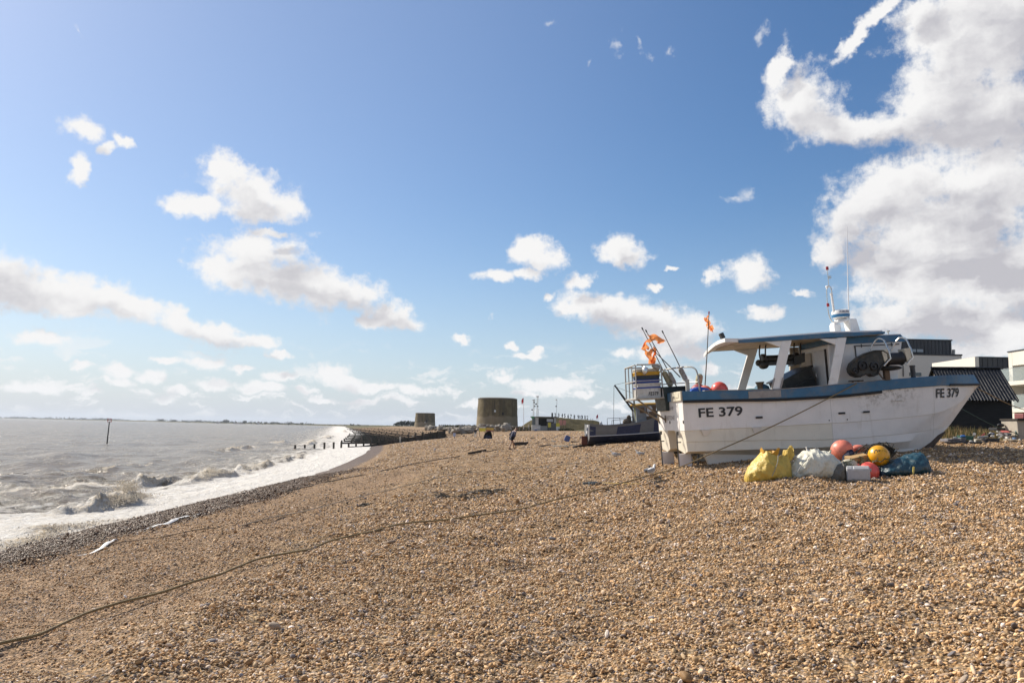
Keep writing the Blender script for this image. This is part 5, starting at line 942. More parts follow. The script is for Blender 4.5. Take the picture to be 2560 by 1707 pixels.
# ------------------------------------------------------------------ second boat, grey and blue, farther along the beach
GREYB = M('hull_grey', (.15, .155, .16), .6, var=.12, vs=4, dirt=(.25, .24, .22), damt=.3, ds=3, stretch=(1, 1, 3)); NAVYB = M('hull_navy', (.010, .022, .07), .5, var=.2, dirt=(.05, .05, .08), damt=.4, ds=5); BOOT = M('hull_bottom', (.014, .02, .05), .7, var=.3, dirt=(.10, .09, .07), damt=.4, ds=3); TRIM = M('trim_white', (.55, .55, .56), .5, var=.1)
Y2 = 57.0; K2 = Y2/2000
b2o = at(1466, 1109, Y2)-Vector((0, 0, .08)); H2 = rad(5)
boat2 = thing('wooden_boat', 'grey and navy wooden fishing boat with yellow-roofed wheelhouse beyond the white boat', 'boat', b2o, (0, 0, H2)); M2 = wmat(boat2).inverted()
def l2(px, py, y=-1.2):   # pixel -> boat coordinates on the plane y
    d = ray(px, py); R = Matrix.Rotation(H2, 3, 'Z'); n = R @ Vector((0, 1, 0)); p0 = b2o+n*(y+1.2); k = (p0-EYE).dot(n)/d.dot(n); return M2 @ (EYE+d*k)
def c6(x, y): return (1280+x/5.88, 960+y/5.88)
def q2(x, y, yy=-1.2): p = l2(*c6(x, y), yy); return p.x, p.z
SHEER = [q2(1075, 588), q2(1200, 610), q2(1400, 612), q2(1600, 600), q2(1750, 580), q2(1900, 550), q2(2040, 508), q2(2130, 468)]; SHEER.append((SHEER[-1][0]+.7, SHEER[-1][1]+.28)); Lb = SHEER[-1][0]+.25
RUBZ = [q2(1122, 765), q2(1400, 752), q2(1700, 735), q2(1900, 722), q2(2140, 703)]; RUBZ.append((Lb-.35, RUBZ[-1][1]+.08))
fs = pchip([p[0] for p in SHEER]+[Lb], [p[1] for p in SHEER]+[SHEER[-1][1]+.1]); fr2 = pchip([p[0] for p in RUBZ]+[Lb], [p[1] for p in RUBZ]+[RUBZ[-1][1]+.05])
def hb2(x): return 1.2*max(1-max((x-3.2)/(Lb-3.2), 0)**2.4, .0)*(.82+.18*min(x/1.5, 1))
rings = []; xs2 = np.linspace(.05, Lb, 34)
def sec(x):
    w = hb2(x); zs, zr = float(fs(x)), float(fr2(x)); zb = max(zr-.62+.5*max((x-5)/(Lb-5), 0)**2, .05 if x < 5.6 else .3); wr = w*.94; tx = min(x/.5, 1)
    return [(x, -w, zs), (x-.04*(1-tx), -(w*.98), (zs+zr)/2), (x, -wr, zr), (x, -wr*.80, zr-.28), (x, -wr*.42, zb+.12), (x, -.12*min(w*3, 1), zb)]
for x in xs2:
    s = sec(x); rings.append(s+[(a, -b, c) for a, b, c in reversed(s)])
MB().loft(rings, ringclosed=False, cap=False).add(rings[0], [tuple(range(12))]).build('hull', GREYB, boat2, ang=40)
def paint(x0, x1, ra, rb, mat, name, off=.012, n=10, slant=0):
    for sgn in (-1, 1):
        m = []
        for x in np.linspace(x0, x1, n):
            s = sec(x); top, rb_ = Vector(s[0]), Vector(s[2]); a = top.lerp(rb_, ra); b = top.lerp(rb_, rb); a.x += slant; m.append([Vector((p.x, (p.y-off)*(-sgn if False else 1)*(1 if sgn < 0 else -1), p.z)) for p in (a, b)])
        MB().loft(m, ringclosed=False, cap=False).build(name, mat, boat2)
X6 = lambda px: l2(*c6(px, 660))[0]
paint(.06, X6(1190), .12, .98, NAVYB, 'paint_panel'); paint(X6(1480), X6(1815), .10, .97, NAVYB, 'paint_panel', slant=.10); paint(X6(2030), Lb-.05, .10, .98, NAVYB, 'paint_panel', slant=.05)
bt_ = []
for x in xs2:
    s = sec(x); bt_.append([Vector((p[0], p[1]-.012, p[2])) for p in s[2:]])
for sgn in (1, -1): MB().loft([[Vector((p.x, p.y*sgn, p.z-.012)) for p in r] for r in bt_], ringclosed=False, cap=False).build('bottom_paint', BOOT, boat2)
for sgn in (1, -1):
    MB().tube([Vector((x, sgn*(-hb2(x)*.95-.02), float(fr2(x))+.01)) for x in xs2], .035, 6).build('rub_rail', TRIM, boat2); MB().tube([Vector((x, sgn*(-hb2(x)), float(fs(x))+.03)) for x in xs2], .045, 6).build('gunwale', GREYB, boat2)
for k in range(4): 
    s = sec(.05); z = s[0][2]-.1-.22*k; MB().box((.005, -.45+.15*k, z), (.05, .32, .16)).build('transom_panel', TRIM if k % 2 == 0 else NAVYB, boat2)
MB().tube([Vector((-.02, -1.0, sec(.05)[0][2])), Vector((.0, -.96, sec(.05)[2][2]))], .05, 6).build('corner_trim', TRIM, boat2)
MB().box((-.18, -.25, .32), (.42, .12, .62)).build('rudder', M('rudder_rust', (.10, .035, .025), .8, var=.3), boat2, bevel=.02)
x0, z0 = q2(1430, 800); x1, z1 = q2(1890, 760); MB().hexa([(x0, -.75, z0-.12), (x1, -.70, z1-.12), (x1, -.5, z1-.12), (x0, -.5, z0-.12)], [(x0, -.98, z0+.02), (x1, -.95, z1+.08), (x1, -.6, z1+.08), (x0, -.6, z0+.02)]).build('bilge_keel', M('bilge_grey', (.22, .22, .20), .7, var=.2), boat2, bevel=.02)
# wheelhouse, set forward
WHG = M('house_grey', (.16, .18, .20), .55, var=.15, dirt=(.3, .28, .25), damt=.3, ds=4); WHB = M('house_brown', (.10, .065, .035), .6, var=.3)
a = q2(1780, 560, -.7); b = q2(2060, 500, -.7); tp = q2(1770, 318, -.7); tq = q2(2060, 288, -.7)
MB().hexa([(a[0], -.7, a[1]-.2), (b[0], -.65, b[1]-.2), (b[0], .65, b[1]-.2), (a[0], .7, a[1]-.2)], [(tp[0]-.05, -.68, tp[1]), (tq[0], -.63, tq[1]), (tq[0], .63, tq[1]), (tp[0]-.05, .68, tp[1])]).build('wheelhouse', WHG, boat2, bevel=.03)
MB().loft([[(x, y, z+.10*math.cos(y*1.6)-.04+dz) for y in np.linspace(-.82, .82, 9)]+[(x, y, z+.10*math.cos(y*1.6)-.14+dz) for y in np.linspace(.82, -.82, 9)] for x, z, dz in ((tp[0]-.2, tp[1], .02), ((tp[0]+tq[0])/2, (tp[1]+tq[1])/2, .07), (tq[0]+.2, tq[1], .02))]).build('wheelhouse_roof', M('roof_yellow', (.42, .25, .03), .5, var=.2, dirt=(.2, .08, .03), damt=.5, ds=6), boat2, bevel=.01)
def face(name, mat, pts, yy, th=.02): P = [q2(x, y, yy) for x, y in pts]; MB().prism(P, 'y', yy-th, yy).build(name, mat, boat2)
face('side_window', WHB, [(1818, 350), (1882, 345), (1886, 425), (1822, 430)], -.71); face('side_door', WHB, [(1912, 335), (2050, 325), (2050, 520), (1915, 530)], -.70); face('side_window', M('window_pale', (.45, .48, .5), .3), [(1920, 335), (1975, 325), (2000, 360), (1990, 405), (1925, 412)], -.722)
face('notice', M('notice_pale', (.5, .5, .48), .6), [(1912, 425), (1950, 420), (1952, 470), (1914, 474)], -.722)
dk = lambda name, pts, r, mat=DARKGREY, yy=0: MB().tube([Vector((*[q2(x, y, yy)[0]], yy, q2(x, y, yy)[1])) for x, y in pts], r, 6).build(name, mat, boat2)
dk('boom', [(1455, 28), (1600, 220), (1722, 400)], .06, BLACK); dk('boom_stay', [(1462, 45), (1560, 190), (1715, 405)], .025, BLACK); dk('mast', [(1738, 640), (1742, 420), (1735, 240)], .06); dk('mast', [(1718, 640), (1722, 300)], .05, DARKGREY, .3); dk('boom_line', [(1447, 35), (1444, 250), (1442, 600)], .014, BLACK); dk('stay_wire', [(1455, 25), (1560, 0), (1700, -30)], .012, BLACK); dk('stay_wire', [(1470, 50), (1600, 100), (1740, 150)], .012, BLACK)
dk('stern_rail', [(1352, 600), (1350, 506), (1500, 500), (1710, 486)], .02); dk('stern_rail', [(1416, 600), (1416, 535), (1550, 520), (1700, 508)], .018, DARKGREY, -.9); dk('stern_rail', [(1440, 600), (1438, 528)], .018); dk('stern_rail', [(1540, 590), (1530, 500)], .018); dk('stern_rail', [(1690, 590), (1690, 490)], .018); dk('whip_aerial', [(1115, 590), (1112, 500)], .012); dk('whip_aerial', [(1145, 590), (1140, 505)], .012); dk('dark_hook', [(2040, 400), (2090, 420), (2110, 340), (2080, 280), (2040, 300)], .09, DARKGREY, -.6)
x, z = q2(1640, 560, 0); MB().ball((x, 0, z), (.35, .3, .28), 12, 8).ball((x+.1, 0, z+.3), (.16, .15, .22), 10, 8).build('deck_winch', M('winch_brown', (.08, .06, .045), .8, var=.4), boat2)
x, z = q2(1258, 580, 0); MB().ball((x, 0, z), (.10, .1, .15), 10, 8).build('deck_float', TRIM, boat2)
x, z = q2(1755, 480, -.3); MB().tube([(x-.1, -.4, z+.9), (x, -.45, z+.2), (x+.12, -.4, z-.6)], .08, 6).build('hanging_rope', M('rope_olive', (.22, .22, .06), .9, var=.3), boat2)
for x0, x1, py, dyy in ((900, 1240, 885, 0), (1245, 1420, 908, -1.2), (1500, 2160, 855, .3)):
    A = at(*c6(x0, py), Y2+dyy); B_ = at(*c6(x1, py-8), Y2+dyy+.5); A.z = zg(A.x, A.y)+.08; B_.z = zg(B_.x, B_.y)+.1; one(MB().bar(A, B_, .28, .2), 'timber_baulk', TIMB, {900: 'dark timber under the rudder of the grey boat', 1245: 'short dark timber lying in front of the grey boat', 1500: 'long timber bearer beneath the keel of the grey boat'}[x0], 'timber', bevel=.02)
# ------------------------------------------------------------------ towers
def stone_mat(name, lit, band):
    m, t, p = nt_new(name); tc = nd(t, 'ShaderNodeTexCoord'); v = tc.outputs['Object']; sp = nd(t, 'ShaderNodeSeparateXYZ'); lk(t, v, sp.inputs[0])
    mp = nd(t, 'ShaderNodeMapping'); mp.inputs[3].default_value = (1, 1, .12); lk(t, v, mp.inputs[0]); st = noise_(t, mp.outputs[0], .9, 8, .62).outputs[0]; n = noise_(t, v, .8, 8, .65).outputs[0]
    c = ramp(t, n, [(.3, (.105, .08, .035)), (.5, (.15, .115, .055)), (.7, (.19, .15, .08))]); c = mixc(t, mrange(t, st, .44, .60, 0, .75), c, (.06, .048, .026))
    bn = noise_(t, v, .35, 4).outputs[0]; hh = math_(t, 'ADD', sp.outputs[2], math_(t, 'MULTIPLY', math_(t, 'SUBTRACT', bn, .5), 2.4)); c = mixc(t, mrange(t, hh, band+.3, band-.3, 0, .6), c, (.28, .225, .145))
    g = noise_(t, v, 1.6, 9, .7).outputs[0]; c = mixc(t, math_(t, 'MULTIPLY', mrange(t, g, .56, .7), mrange(t, hh, band+.4, band-1.5, 0, .6)), c, (.16, .13, .09))
    br = nd(t, 'ShaderNodeTexBrick'); br.inputs['Scale'].default_value = 1; br.inputs['Brick Width'].default_value = .5; br.inputs['Row Height'].default_value = .25
    top = mrange(t, sp.outputs[2], 8.3, 8.9, 0, .45); c = mixc(t, top, c, (.11, .09, .06)); lk(t, c, p.inputs['Base Color']); p.inputs['Roughness'].default_value = .9
    b = nd(t, 'ShaderNodeBump'); b.inputs['Strength'].default_value = .5; b.inputs['Distance'].default_value = .12; lk(t, noise_(t, v, 2.4, 8, .65).outputs[0], b.inputs['Height']); lk(t, b.outputs[0], p.inputs['Normal']); return m
TSTONE = stone_mat('tower_render', 1, 3.4); TCAP = M('tower_cap', (.10, .09, .07), .9, var=.25, vs=.6); TDK = M('tower_opening', (.012, .011, .010), .8)
def tower(cx, Y, base, wb, wt, h, label, wins):
    x = (cx-1280)/2000*Y; t_ = thing('martello_tower', label, 'tower', (x, Y, base)); rb, rt = wb*Y/4000, wt*Y/4000; hm = h*Y/2000; n = 64; rings = []
    for k in range(17):
        f = k/16; r = rb+(rt-rb)*(f**.9); rings.append([Vector((r*math.cos(2*math.pi*j/n)*1.0, r*math.sin(2*math.pi*j/n)*.94, -1.2+(hm+1.2)*f)) for j in range(n)])
    mb = MB().loft(rings, cap=False); rough(mb, .10, .7); mb.build('wall', TSTONE, t_, ang=60)
    MB().lathe([(rt*.999, hm-.05), (rt*1.012, hm), (rt*1.012, hm+.28), (rt*.9, hm+.55), (rt*.86, hm+.55), (.01, hm+.5)], (0, 0, 0), 64).warp(lambda p: Vector((p.x, p.y*.94, p.z))).build('parapet', TCAP, t_)
    for u, z, w, hh, mat, nm in wins:
        a = -math.pi/2+u; r = rb+(rt-rb)*(z/hm)+.02; MB().box((0, 0, 0), (w, .18, hh), bevel if False else None).warp(lambda p: Matrix.Rotation(a+math.pi/2, 3, 'Z') @ p+Vector((r*math.cos(a), r*.94*math.sin(a), z))).build(nm, mat, t_)
    return t_
tower(1247, 265, 3.75, 105, 97, 67, 'nearer, larger round stone tower with flat dark rim', [(-.10, 5.0, .55, .65, M('window_white', (.6, .62, .63), .4), 'window'), (.28, 4.2, .45, .9, TDK, 'window'), (-.12, 7.2, .15, 2.6, TDK, 'drain_pipe')])
tower(1067.5, 540, 2.7, 53, 48, 33.5, 'farther, smaller round stone tower on the rocky bank', [(.25, 4.2, .7, 1.6, TDK, 'window'), (.1, 3.2, .5, .6, M('window_white', (.6, .62, .63), .4), 'window')])
# ------------------------------------------------------------------ rock armour, each boulder on its own
ROCK = M('boulder_stone', (.27, .24, .20), .9, var=.3, vs=1.3, bump=.8, bs=5, dirt=(.12, .10, .08), damt=.6, ds=1.2, bdist=.1)
def rock_mesh(seed):
    bm = bmesh.new(); bmesh.ops.create_icosphere(bm, subdivisions=3, radius=1)
    for v in bm.verts:
        q = v.co.copy(); d = 1+.35*mno.noise(q*1.1+Vector((seed*3.1, 0, 0)))+.12*mno.noise(q*3+Vector((0, seed, 0))); c_ = Vector((round(q.x*1.6)/1.6, round(q.y*1.6)/1.6, round(q.z*1.6)/1.6)); v.co = (q*.55+c_*.45)*d
    me = bpy.data.meshes.new('boulder'); bm.to_mesh(me); bm.free(); me.materials.append(ROCK); me.shade_smooth(); me.set_sharp_from_angle(angle=rad(32)); return me
RM = [rock_mesh(k) for k in range(6)]; rg = random.Random(21)
def boulder(px, py, Y, r, label, grp='rock armour boulders by the towers'):
    x = at(px, 1070, Y).x; o = bpy.data.objects.new('boulder', RM[rg.randrange(6)]); COL.objects.link(o); zz = at(px, py, Y).z; o.location = (x, Y, zz); o.scale = (r*(.9+.8*rg.random()), r*(.8+.5*rg.random()), r*(.55+.4*rg.random())); o.rotation_euler = (rg.random()*.7, rg.random()*.7, rg.random()*6.3); return tag(o, label, 'boulder', grp)
for k in range(70): 
    u = rg.random(); px = 1064+205*u; py = 1069.5+7*u*(1-u)*2+rg.gauss(0, 2.0); boulder(px, py, 300-90*u+rg.gauss(0, 8), .5+.5*rg.random(), 'pale boulder in the rock bank between the two stone towers')
for k in range(36): u = rg.random(); boulder(1128+52*u, 1081-8*u+rg.gauss(0, 1.6), 190+10*rg.random(), .55+.4*rg.random(), 'pale boulder in the lower rock strip beyond the yellow banner', 'lower strip of pale rocks')
for k in range(22): u = rg.random(); boulder(1197+82*u, 1067.5+2*u+rg.gauss(0, 1.4), 205+6*rg.random(), .4+.4*rg.random(), 'boulder at the foot of the larger tower', 'boulders at the larger tower')
o = boulder(1262, 1069.5, 190, 1.0, 'biggest dark boulder right of the larger tower, behind the walking man', None)
# ------------------------------------------------------------------ groynes
GROY = M('groyne_timber', (.06, .05, .04), .85, var=.4, vs=2.2, stretch=(1, 1, 4), bump=.5, bs=8, dirt=(.02, .026, .012), damt=.8, ds=.5, dth=.45); GPOST = M('groyne_post', (.075, .06, .048), .85, var=.35, vs=3, dirt=(.02, .025, .012), damt=.7, ds=1.5, dth=.42); PALEP = M('post_pale', (.50, .47, .40), .8, var=.1)
def groyne(P, label, hp, hw, pale=(), psz=.28, z0=None):
    t_ = thing('groyne', label, 'groyne', P[0], (0, 0, 0), 'timber groynes running into the sea'); n = len(P)
    for i, p in enumerate(P):
        g = max(zg(p.x, p.y), -.6); top = z0[i] if z0 else g+hp*(1-.80*i/(n-1)); MB().box((p.x, p.y, (g-.4+top)/2), (psz, psz, top-g+.4)).build('post', PALEP if i in pale else GPOST, t_, world=True, bevel=.02)
    for i, (a, b) in enumerate(zip(P, P[1:])):
        ga, gb = max(zg(a.x, a.y), -.5), max(zg(b.x, b.y), -.5)
        if hw: 
            d = (b-a).normalized(); s = Vector((d.y, -d.x, 0))*.10*(1 if d.y < 0 else 1); ta, tb_ = ga+hw*(1-.9*i/(n-1)), gb+hw*(1-.9*(i+1)/(n-1))
            MB().hexa([Vector((a.x, a.y, ga-.5))-s, Vector((b.x, b.y, gb-.5))-s, Vector((b.x, b.y, gb-.5))+s, Vector((a.x, a.y, ga-.5))+s], [Vector((a.x, a.y, ta))-s, Vector((b.x, b.y, tb_))-s, Vector((b.x, b.y, tb_))+s, Vector((a.x, a.y, ta))+s]).build('planking', GROY, t_, world=True)
PX1 = [(738, 1116), (762, 1116), (786, 1115.5), (811, 1116), (834, 1117), (853, 1117), (871.5, 1117), (890, 1116.5), (909, 1115), (926.5, 1113), (947, 1110.5), (966, 1108), (984, 1106), (1000, 1104), (1021, 1101), (1039, 1097), (1057, 1092.5), (1076, 1088), (1094, 1085), (1112, 1083)]
def strip(pxs, Y0, Y1):
    out_ = []
    for i, (x, y) in enumerate(pxs): Y = Y0+(Y1-Y0)*i/(len(pxs)-1); p = at(x, y, Y); out_.append(Vector((p.x, p.y, max(zg(p.x, p.y), -.3))))
    return out_
Pn = strip(PX1, 118, 150); 
t_ = thing('groyne', 'nearest timber groyne whose posts step down into the surf', 'groyne', Pn[6], (0, 0, 0), 'timber groynes running into the sea')
TOPS = [1112, 1111.5, 1109.5, 1106, 1105, 1104, 1105, 1103.5, 1102.5, 1100, 1098, 1095.5, 1094, 1091, 1087, 1082, 1079, 1078, 1077, 1076.5]
for i, (p, (x, y)) in enumerate(zip(Pn, PX1)):
    top = at(x, TOPS[i], p.y).z; b_ = min(p.z, at(x, y, p.y).z)-.5; MB().box((p.x, p.y, (b_+top)/2), (.26, .26, top-b_)).build('post', PALEP if i == 13 else GPOST, t_, world=True, bevel=.02)
for i in range(6, len(Pn)-1):
    a, b = Pn[i], Pn[i+1]; ta, tb_ = [at(PX1[j][0], PX1[j][1]-1.2-min(max(j-8, 0)*.9, 5.5), Pn[j].y).z for j in (i, i+1)]
    MB().hexa([(a.x, a.y+.16, -1), (b.x, b.y+.16, -1), (b.x, b.y+.28, -1), (a.x, a.y+.28, -1)], [(a.x, a.y+.16, ta), (b.x, b.y+.16, tb_), (b.x, b.y+.28, tb_), (a.x, a.y+.28, ta)]).build('planking', GROY, t_, world=True)
PALEN = {150: (9,), 168: (8,)}
for k, Yk in enumerate((150, 168, 188, 212, 240, 275, 320, 380, 460, 570)):
    xsea = float(XS(np.array([Yk])[0]))-(5.5 if Yk < 300 else 4); n = 15; Ls = (24 if Yk < 300 else 27); P = []
    for i in range(n): x = xsea+Ls*i/(n-1); y = Yk+.32*(x-xsea); P.append(Vector((x, y, 0)))
    groyne(P, ['second timber groyne behind the nearest one, dark with weed', 'third timber groyne from the viewer, weed covered'][k] if k < 2 else 'weed-dark timber groyne in the crowded row beyond the first three', 1.0, .6, PALEN.get(Yk, ()))
# ------------------------------------------------------------------ the grass bank with range numbers, lookout hut, masts and flags
def veg_mat(name, a, b, c, sc=.8):
    m, t, p = nt_new(name); tc = nd(t, 'ShaderNodeTexCoord'); n = noise_(t, tc.outputs['Object'], sc, 9, .7).outputs[0]; lk(t, ramp(t, n, [(.32, a), (.5, b), (.68, c)]), p.inputs['Base Color']); p.inputs['Roughness'].default_value = .95; p.inputs['Specular IOR Level'].default_value = .1
    bb = nd(t, 'ShaderNodeBump'); bb.inputs['Distance'].default_value = .25; lk(t, noise_(t, tc.outputs['Object'], sc*3, 9, .7).outputs[0], bb.inputs['Height']); lk(t, bb.outputs[0], p.inputs['Normal']); return m
BANKM = veg_mat('bank_grass', (.050, .045, .022), (.085, .070, .035), (.12, .10, .05)); SCRUB = veg_mat('scrub', (.02, .026, .012), (.04, .045, .018), (.09, .08, .035), 1.5)
YB2 = 238; prof = [(1296, 1071), (1313, 1060), (1330, 1050), (1345, 1043), (1370, 1042), (1400, 1043.5), (1440, 1047.5), (1470, 1049.5), (1492, 1051), (1500, 1055), (1510, 1061), (1522, 1070)]
bx = [at(x, y, YB2) for x, y in prof]; fz = pchip([p.x for p in bx], [p.z for p in bx]); xx = np.linspace(bx[0].x, bx[-1].x, 60); vv = np.linspace(-1, 1, 30)
Xb, Vb = np.meshgrid(xx, vv, indexing='ij'); hz_ = fz(Xb)-2.2; Zb = 2.2+hz_*np.clip(1.35-1.35*np.abs(Vb), 0, 1)**.9; Yb = YB2+Vb*11+4
Zb = Zb+np.vectorize(lambda a, b: .22*mno.noise(Vector((a*.6, b*.6, 0))))(Xb, Yb); grid('hill', Xb, Yb, Zb, BANKM)
NUMB = M('number_black', (.012, .012, .012), .7)
for px, s in ((1380.5, '1'), (1388, '2'), (1396.5, '3'), (1405.5, '4'), (1412, '5'), (1420.5, '6'), (1427.5, '7'), (1436, '8'), (1445.5, '9'), (1452, '10'), (1459, '11'), (1467, '12')):
    base = Vector((at(px, 1040, YB2+4).x, YB2+4, float(fz(at(px, 1040, YB2+4).x))-.1)); t_ = thing('range_number', 'black number %s standing on the grass bank' % s, 'number sign', base, (0, 0, rad(-38) if len(s) == 1 else rad(-8)), 'range numbers along the grass bank')
    mb = MB(); w = .52 if len(s) == 1 else .85; h = 1.15; lettering(mb, s, lambda u, v: Vector((w*(u-.5), -.06, .28+h*v)), bold=.015); f0 = list(mb.f); nv_ = len(mb.v); mb.add([(x, .06, z) for x, y, z in mb.v], [tuple(reversed(f)) for f in f0]); 
    mb.build('numeral', NUMB, t_, smooth=False); MB().box((0, 0, .12), (.09, .09, .5)).build('post', NUMB, t_)
def cyl_pole(a, b, r, n=8): return MB().tube([a, b], r, n)
YH = 203; hx = lambda px, py, Y=YH: at(px, py, Y); c5p = lambda x, y: (980+x/4.704, 960+y/4.704)
hut = thing('lookout_hut', 'flat-roofed white lookout hut with dark open front below the bank', 'hut', (hx(1362, 1077).x, YH, hx(1362, 1077).z)); HW = M('hut_white', (.50, .50, .48), .7, var=.12); HD = M('hut_dark', (.025, .024, .022), .8, var=.3); HG = M('hut_grey', (.17, .165, .155), .8, var=.2)
def hbx(x0, y0, x1, y1, Ya, Yb_, name, mat, par=None, bevel=.03):
    p, q = hx(*c5p(x0, y0), Ya), hx(*c5p(x1, y1), Ya); return MB().hexa([(p.x, Ya, q.z), (q.x, Ya, q.z), (q.x, Yb_, q.z), (p.x, Yb_, q.z)], [(p.x, Ya, p.z), (q.x, Ya, p.z), (q.x, Yb_, p.z), (p.x, Yb_, p.z)]).build(name, mat, par or hut, world=True, bevel=bevel)
hbx(1632, 378, 1952, 392, YH-.6, YH+6, 'roof', HG); hbx(1650, 392, 1930, 552, YH+3, YH+5.5, 'rear_wall', HD); hbx(1645, 480, 1745, 548, YH, YH+3, 'front_wall', HW); hbx(1745, 490, 1825, 550, YH, YH+.4, 'railing', M('rail_grey', (.28, .28, .27), .6)); hbx(1825, 455, 1925, 552, YH, YH+3, 'side_room', HG); hbx(1638, 380, 1672, 404, YH-.75, YH-.62, 'green_sign', M('sign_green', (.06, .26, .10), .5)); hbx(1688, 392, 1722, 480, YH, YH+.4, 'pillar', HW); hbx(1905, 392, 1930, 460, YH, YH+.4, 'pillar', HW); hbx(1822, 408, 1895, 444, YH-.3, YH+1, 'awning', HW); hbx(1650, 404, 1690, 480, YH+.1, YH+.2, 'window', M('hut_glass', (.10, .13, .14), .15), bevel=0); hbx(1702, 500, 1742, 522, YH-.12, YH-.02, 'notice', M('notice_white', (.6, .6, .6), .6))
def place(mb, name, mat, label, cat, group=None, **k): return one(mb, name, mat, label, cat, group, **k)
SY = M('sign_yellow', (.62, .52, .06), .5, var=.05); SWH = M('sign_white', (.62, .62, .60), .5, var=.05); SP = M('sign_pink', (.60, .25, .20), .6, var=.1); SMR = M('sign_maroon', (.25, .06, .05), .6, var=.1)
def sign(px0, py0, px1, py1, Y, bands, label, legs=True, cat='sign', group=None):
    p, q = at(px0, py0, Y), at(px1, py1, Y); t_ = thing('notice_board', label, cat, ((p.x+q.x)/2, Y, zg((p.x+q.x)/2, Y)), (0, 0, 0), group); H = p.z-q.z
    for f0, f1, m, nm in bands: MB().box(((p.x+q.x)/2, Y, p.z-H*(f0+f1)/2), (q.x-p.x, .08, H*(f1-f0)-.01)).build(nm, m, t_, world=True)
    if legs:
        for x in (p.x+.1, q.x-.1): MB().box((x, Y+.08, (zg(x, Y)-.2+p.z)/2), (.09, .07, p.z-zg(x, Y)+.2)).build('leg', GPOST, t_, world=True)
    return t_
sign(*c5p(1836, 452), *c5p(1868, 508), YH-1, [(0, 1, SY, 'yellow_panel')], 'small yellow notice fixed on the hut railing'); sign(*c5p(1930, 458), *c5p(1972, 545), YH-2, [(0, .48, SY, 'yellow_panel'), (.48, 1, SWH, 'white_panel')], 'tall yellow and white warning board right of the hut')
sign(*c5p(1964, 422), *c5p(2004, 484), YH-1.5, [(0, 1, SP, 'pink_panel')], 'faded pink board, left one of the pair beside the hut'); sign(*c5p(2012, 424), *c5p(2044, 480), YH-1.5, [(0, 1, SP, 'pink_panel')], 'faded pink board, right one of the pair beside the hut')
sign(*c5p(1676, 512), *c5p(1706, 548), YH-3, [(0, .5, SWH, 'white_panel'), (.5, 1, M('sign_blue', (.10, .16, .34), .5), 'blue_panel')], 'small white and blue sign in front of the hut wall', True)
sign(*c5p(1026, 502), *c5p(1100, 556), 150, [(0, .22, SWH, 'white_panel'), (.22, 1, SY, 'yellow_panel')], 'yellow banner with white top edge beside the black shelter'); sign(*c5p(1108, 512), *c5p(1196, 556), 152, [(0, .65, M('banner_ochre', (.55, .38, .08), .6), 'yellow_panel'), (.65, 1, SMR, 'red_panel')], 'ochre and maroon banner behind the black shelter')
MB_ = MB(); a_, b_, c_, d_ = [at(*c5p(x, y), YH-6) for x, y in ((2000, 566), (2020, 516), (2045, 566), (2022, 520))]; place(MB().bar(a_, b_, .14).bar(d_, c_, .14).bar(a_.lerp(b_, .3), d_.lerp(c_, .7), .1), 'trestle', HD, 'dark A-frame trestle at the edge of the shingle by the bank', 'trestle')
# masts and flags
def mast(px, ptop, pbase, Y, label, heads, lattice=True):
    a, b = at(px, pbase, Y), at(px, ptop, Y); b.x = a.x+(b.z-a.z)*.02; t_ = thing('camera_mast', label, 'mast', a, (0, 0, 0), 'masts on the lookout hut'); mb = MB()
    if lattice:
        for dx, dy in ((-.16, 0), (.16, 0), (0, .25)): mb.tube([a+Vector((dx, dy, 0)), b+Vector((dx, dy, 0))], .03, 5)
        n = 9
        for k in range(n): p = a.lerp(b, k/n); q = a.lerp(b, (k+1)/n); mb.tube([p+Vector((-.16, 0, 0)), q+Vector((.16, 0, 0))], .018, 4); mb.tube([p+Vector((.16, 0, 0)), q+Vector((0, .25, 0))], .018, 4)
    else: mb.tube([a, b], .05, 6)
    mb.build('lattice' if lattice else 'pole', GALV, t_, world=True)
    for f, dx, w in heads: p = a.lerp(b, f)+Vector((dx, -.1, 0)); MB().box(p, (w, .3, .28)).lathe([(.09, 0), (.12, .14)], p+Vector((-w/2, 0, 0)), 8, (-1, 0, 0)).build('camera_head', SWH if f > .9 else DARKGREY, t_, world=True)
mast(1333.5, 1000, 1040, YH+2, 'shorter lattice mast with cameras on the hut roof', [(1.0, 0, .6), (.86, .1, .3), (.4, -.35, .3), (.62, .3, .25)]); mast(1342.5, 991, 1040, YH+2, 'tallest lattice mast with camera on the hut roof', [(1.0, 0, .6), (.62, -.3, .35), (.5, .15, .25)])
mast(1391, 999, 1045, YH+3, 'single slim pole with two small lamps beyond the hut', [(1.0, -.15, .22), (.64, -.15, .2)], False); mast(1346, 1022, 1041, YH+2, 'short thin aerial right of the lattice masts', [], False)
FRED = M('flag_red', (.60, .02, .04), .7, var=.1)
def flagpole(px, ptop, pbase, Y, dx, label, seed, w, h, r=.07):
    a, b = at(px, pbase, Y), at(px-.6, ptop, Y); t_ = thing('flagpole', label, 'flagpole', a, (0, 0, 0), 'poles flying red flags'); MB().tube([a, b], [r, r*.6], 8).build('pole', M('pole_white', (.62, .58, .56), .5), t_, world=True)
    mb = MB(); rings = []
    for i in range(11):
        u = i/10; rings.append([b+Vector((dx*w*u*(.55-.2*v), .25*w*math.sin(6*u+2*v+seed)*u, -h*v-.75*w*u*u-.1)) for v in (0, .25, .5, .75, 1)])
    mb.loft(rings, ringclosed=False, cap=False).build('flag', FRED, t_, world=True, recalc=False)
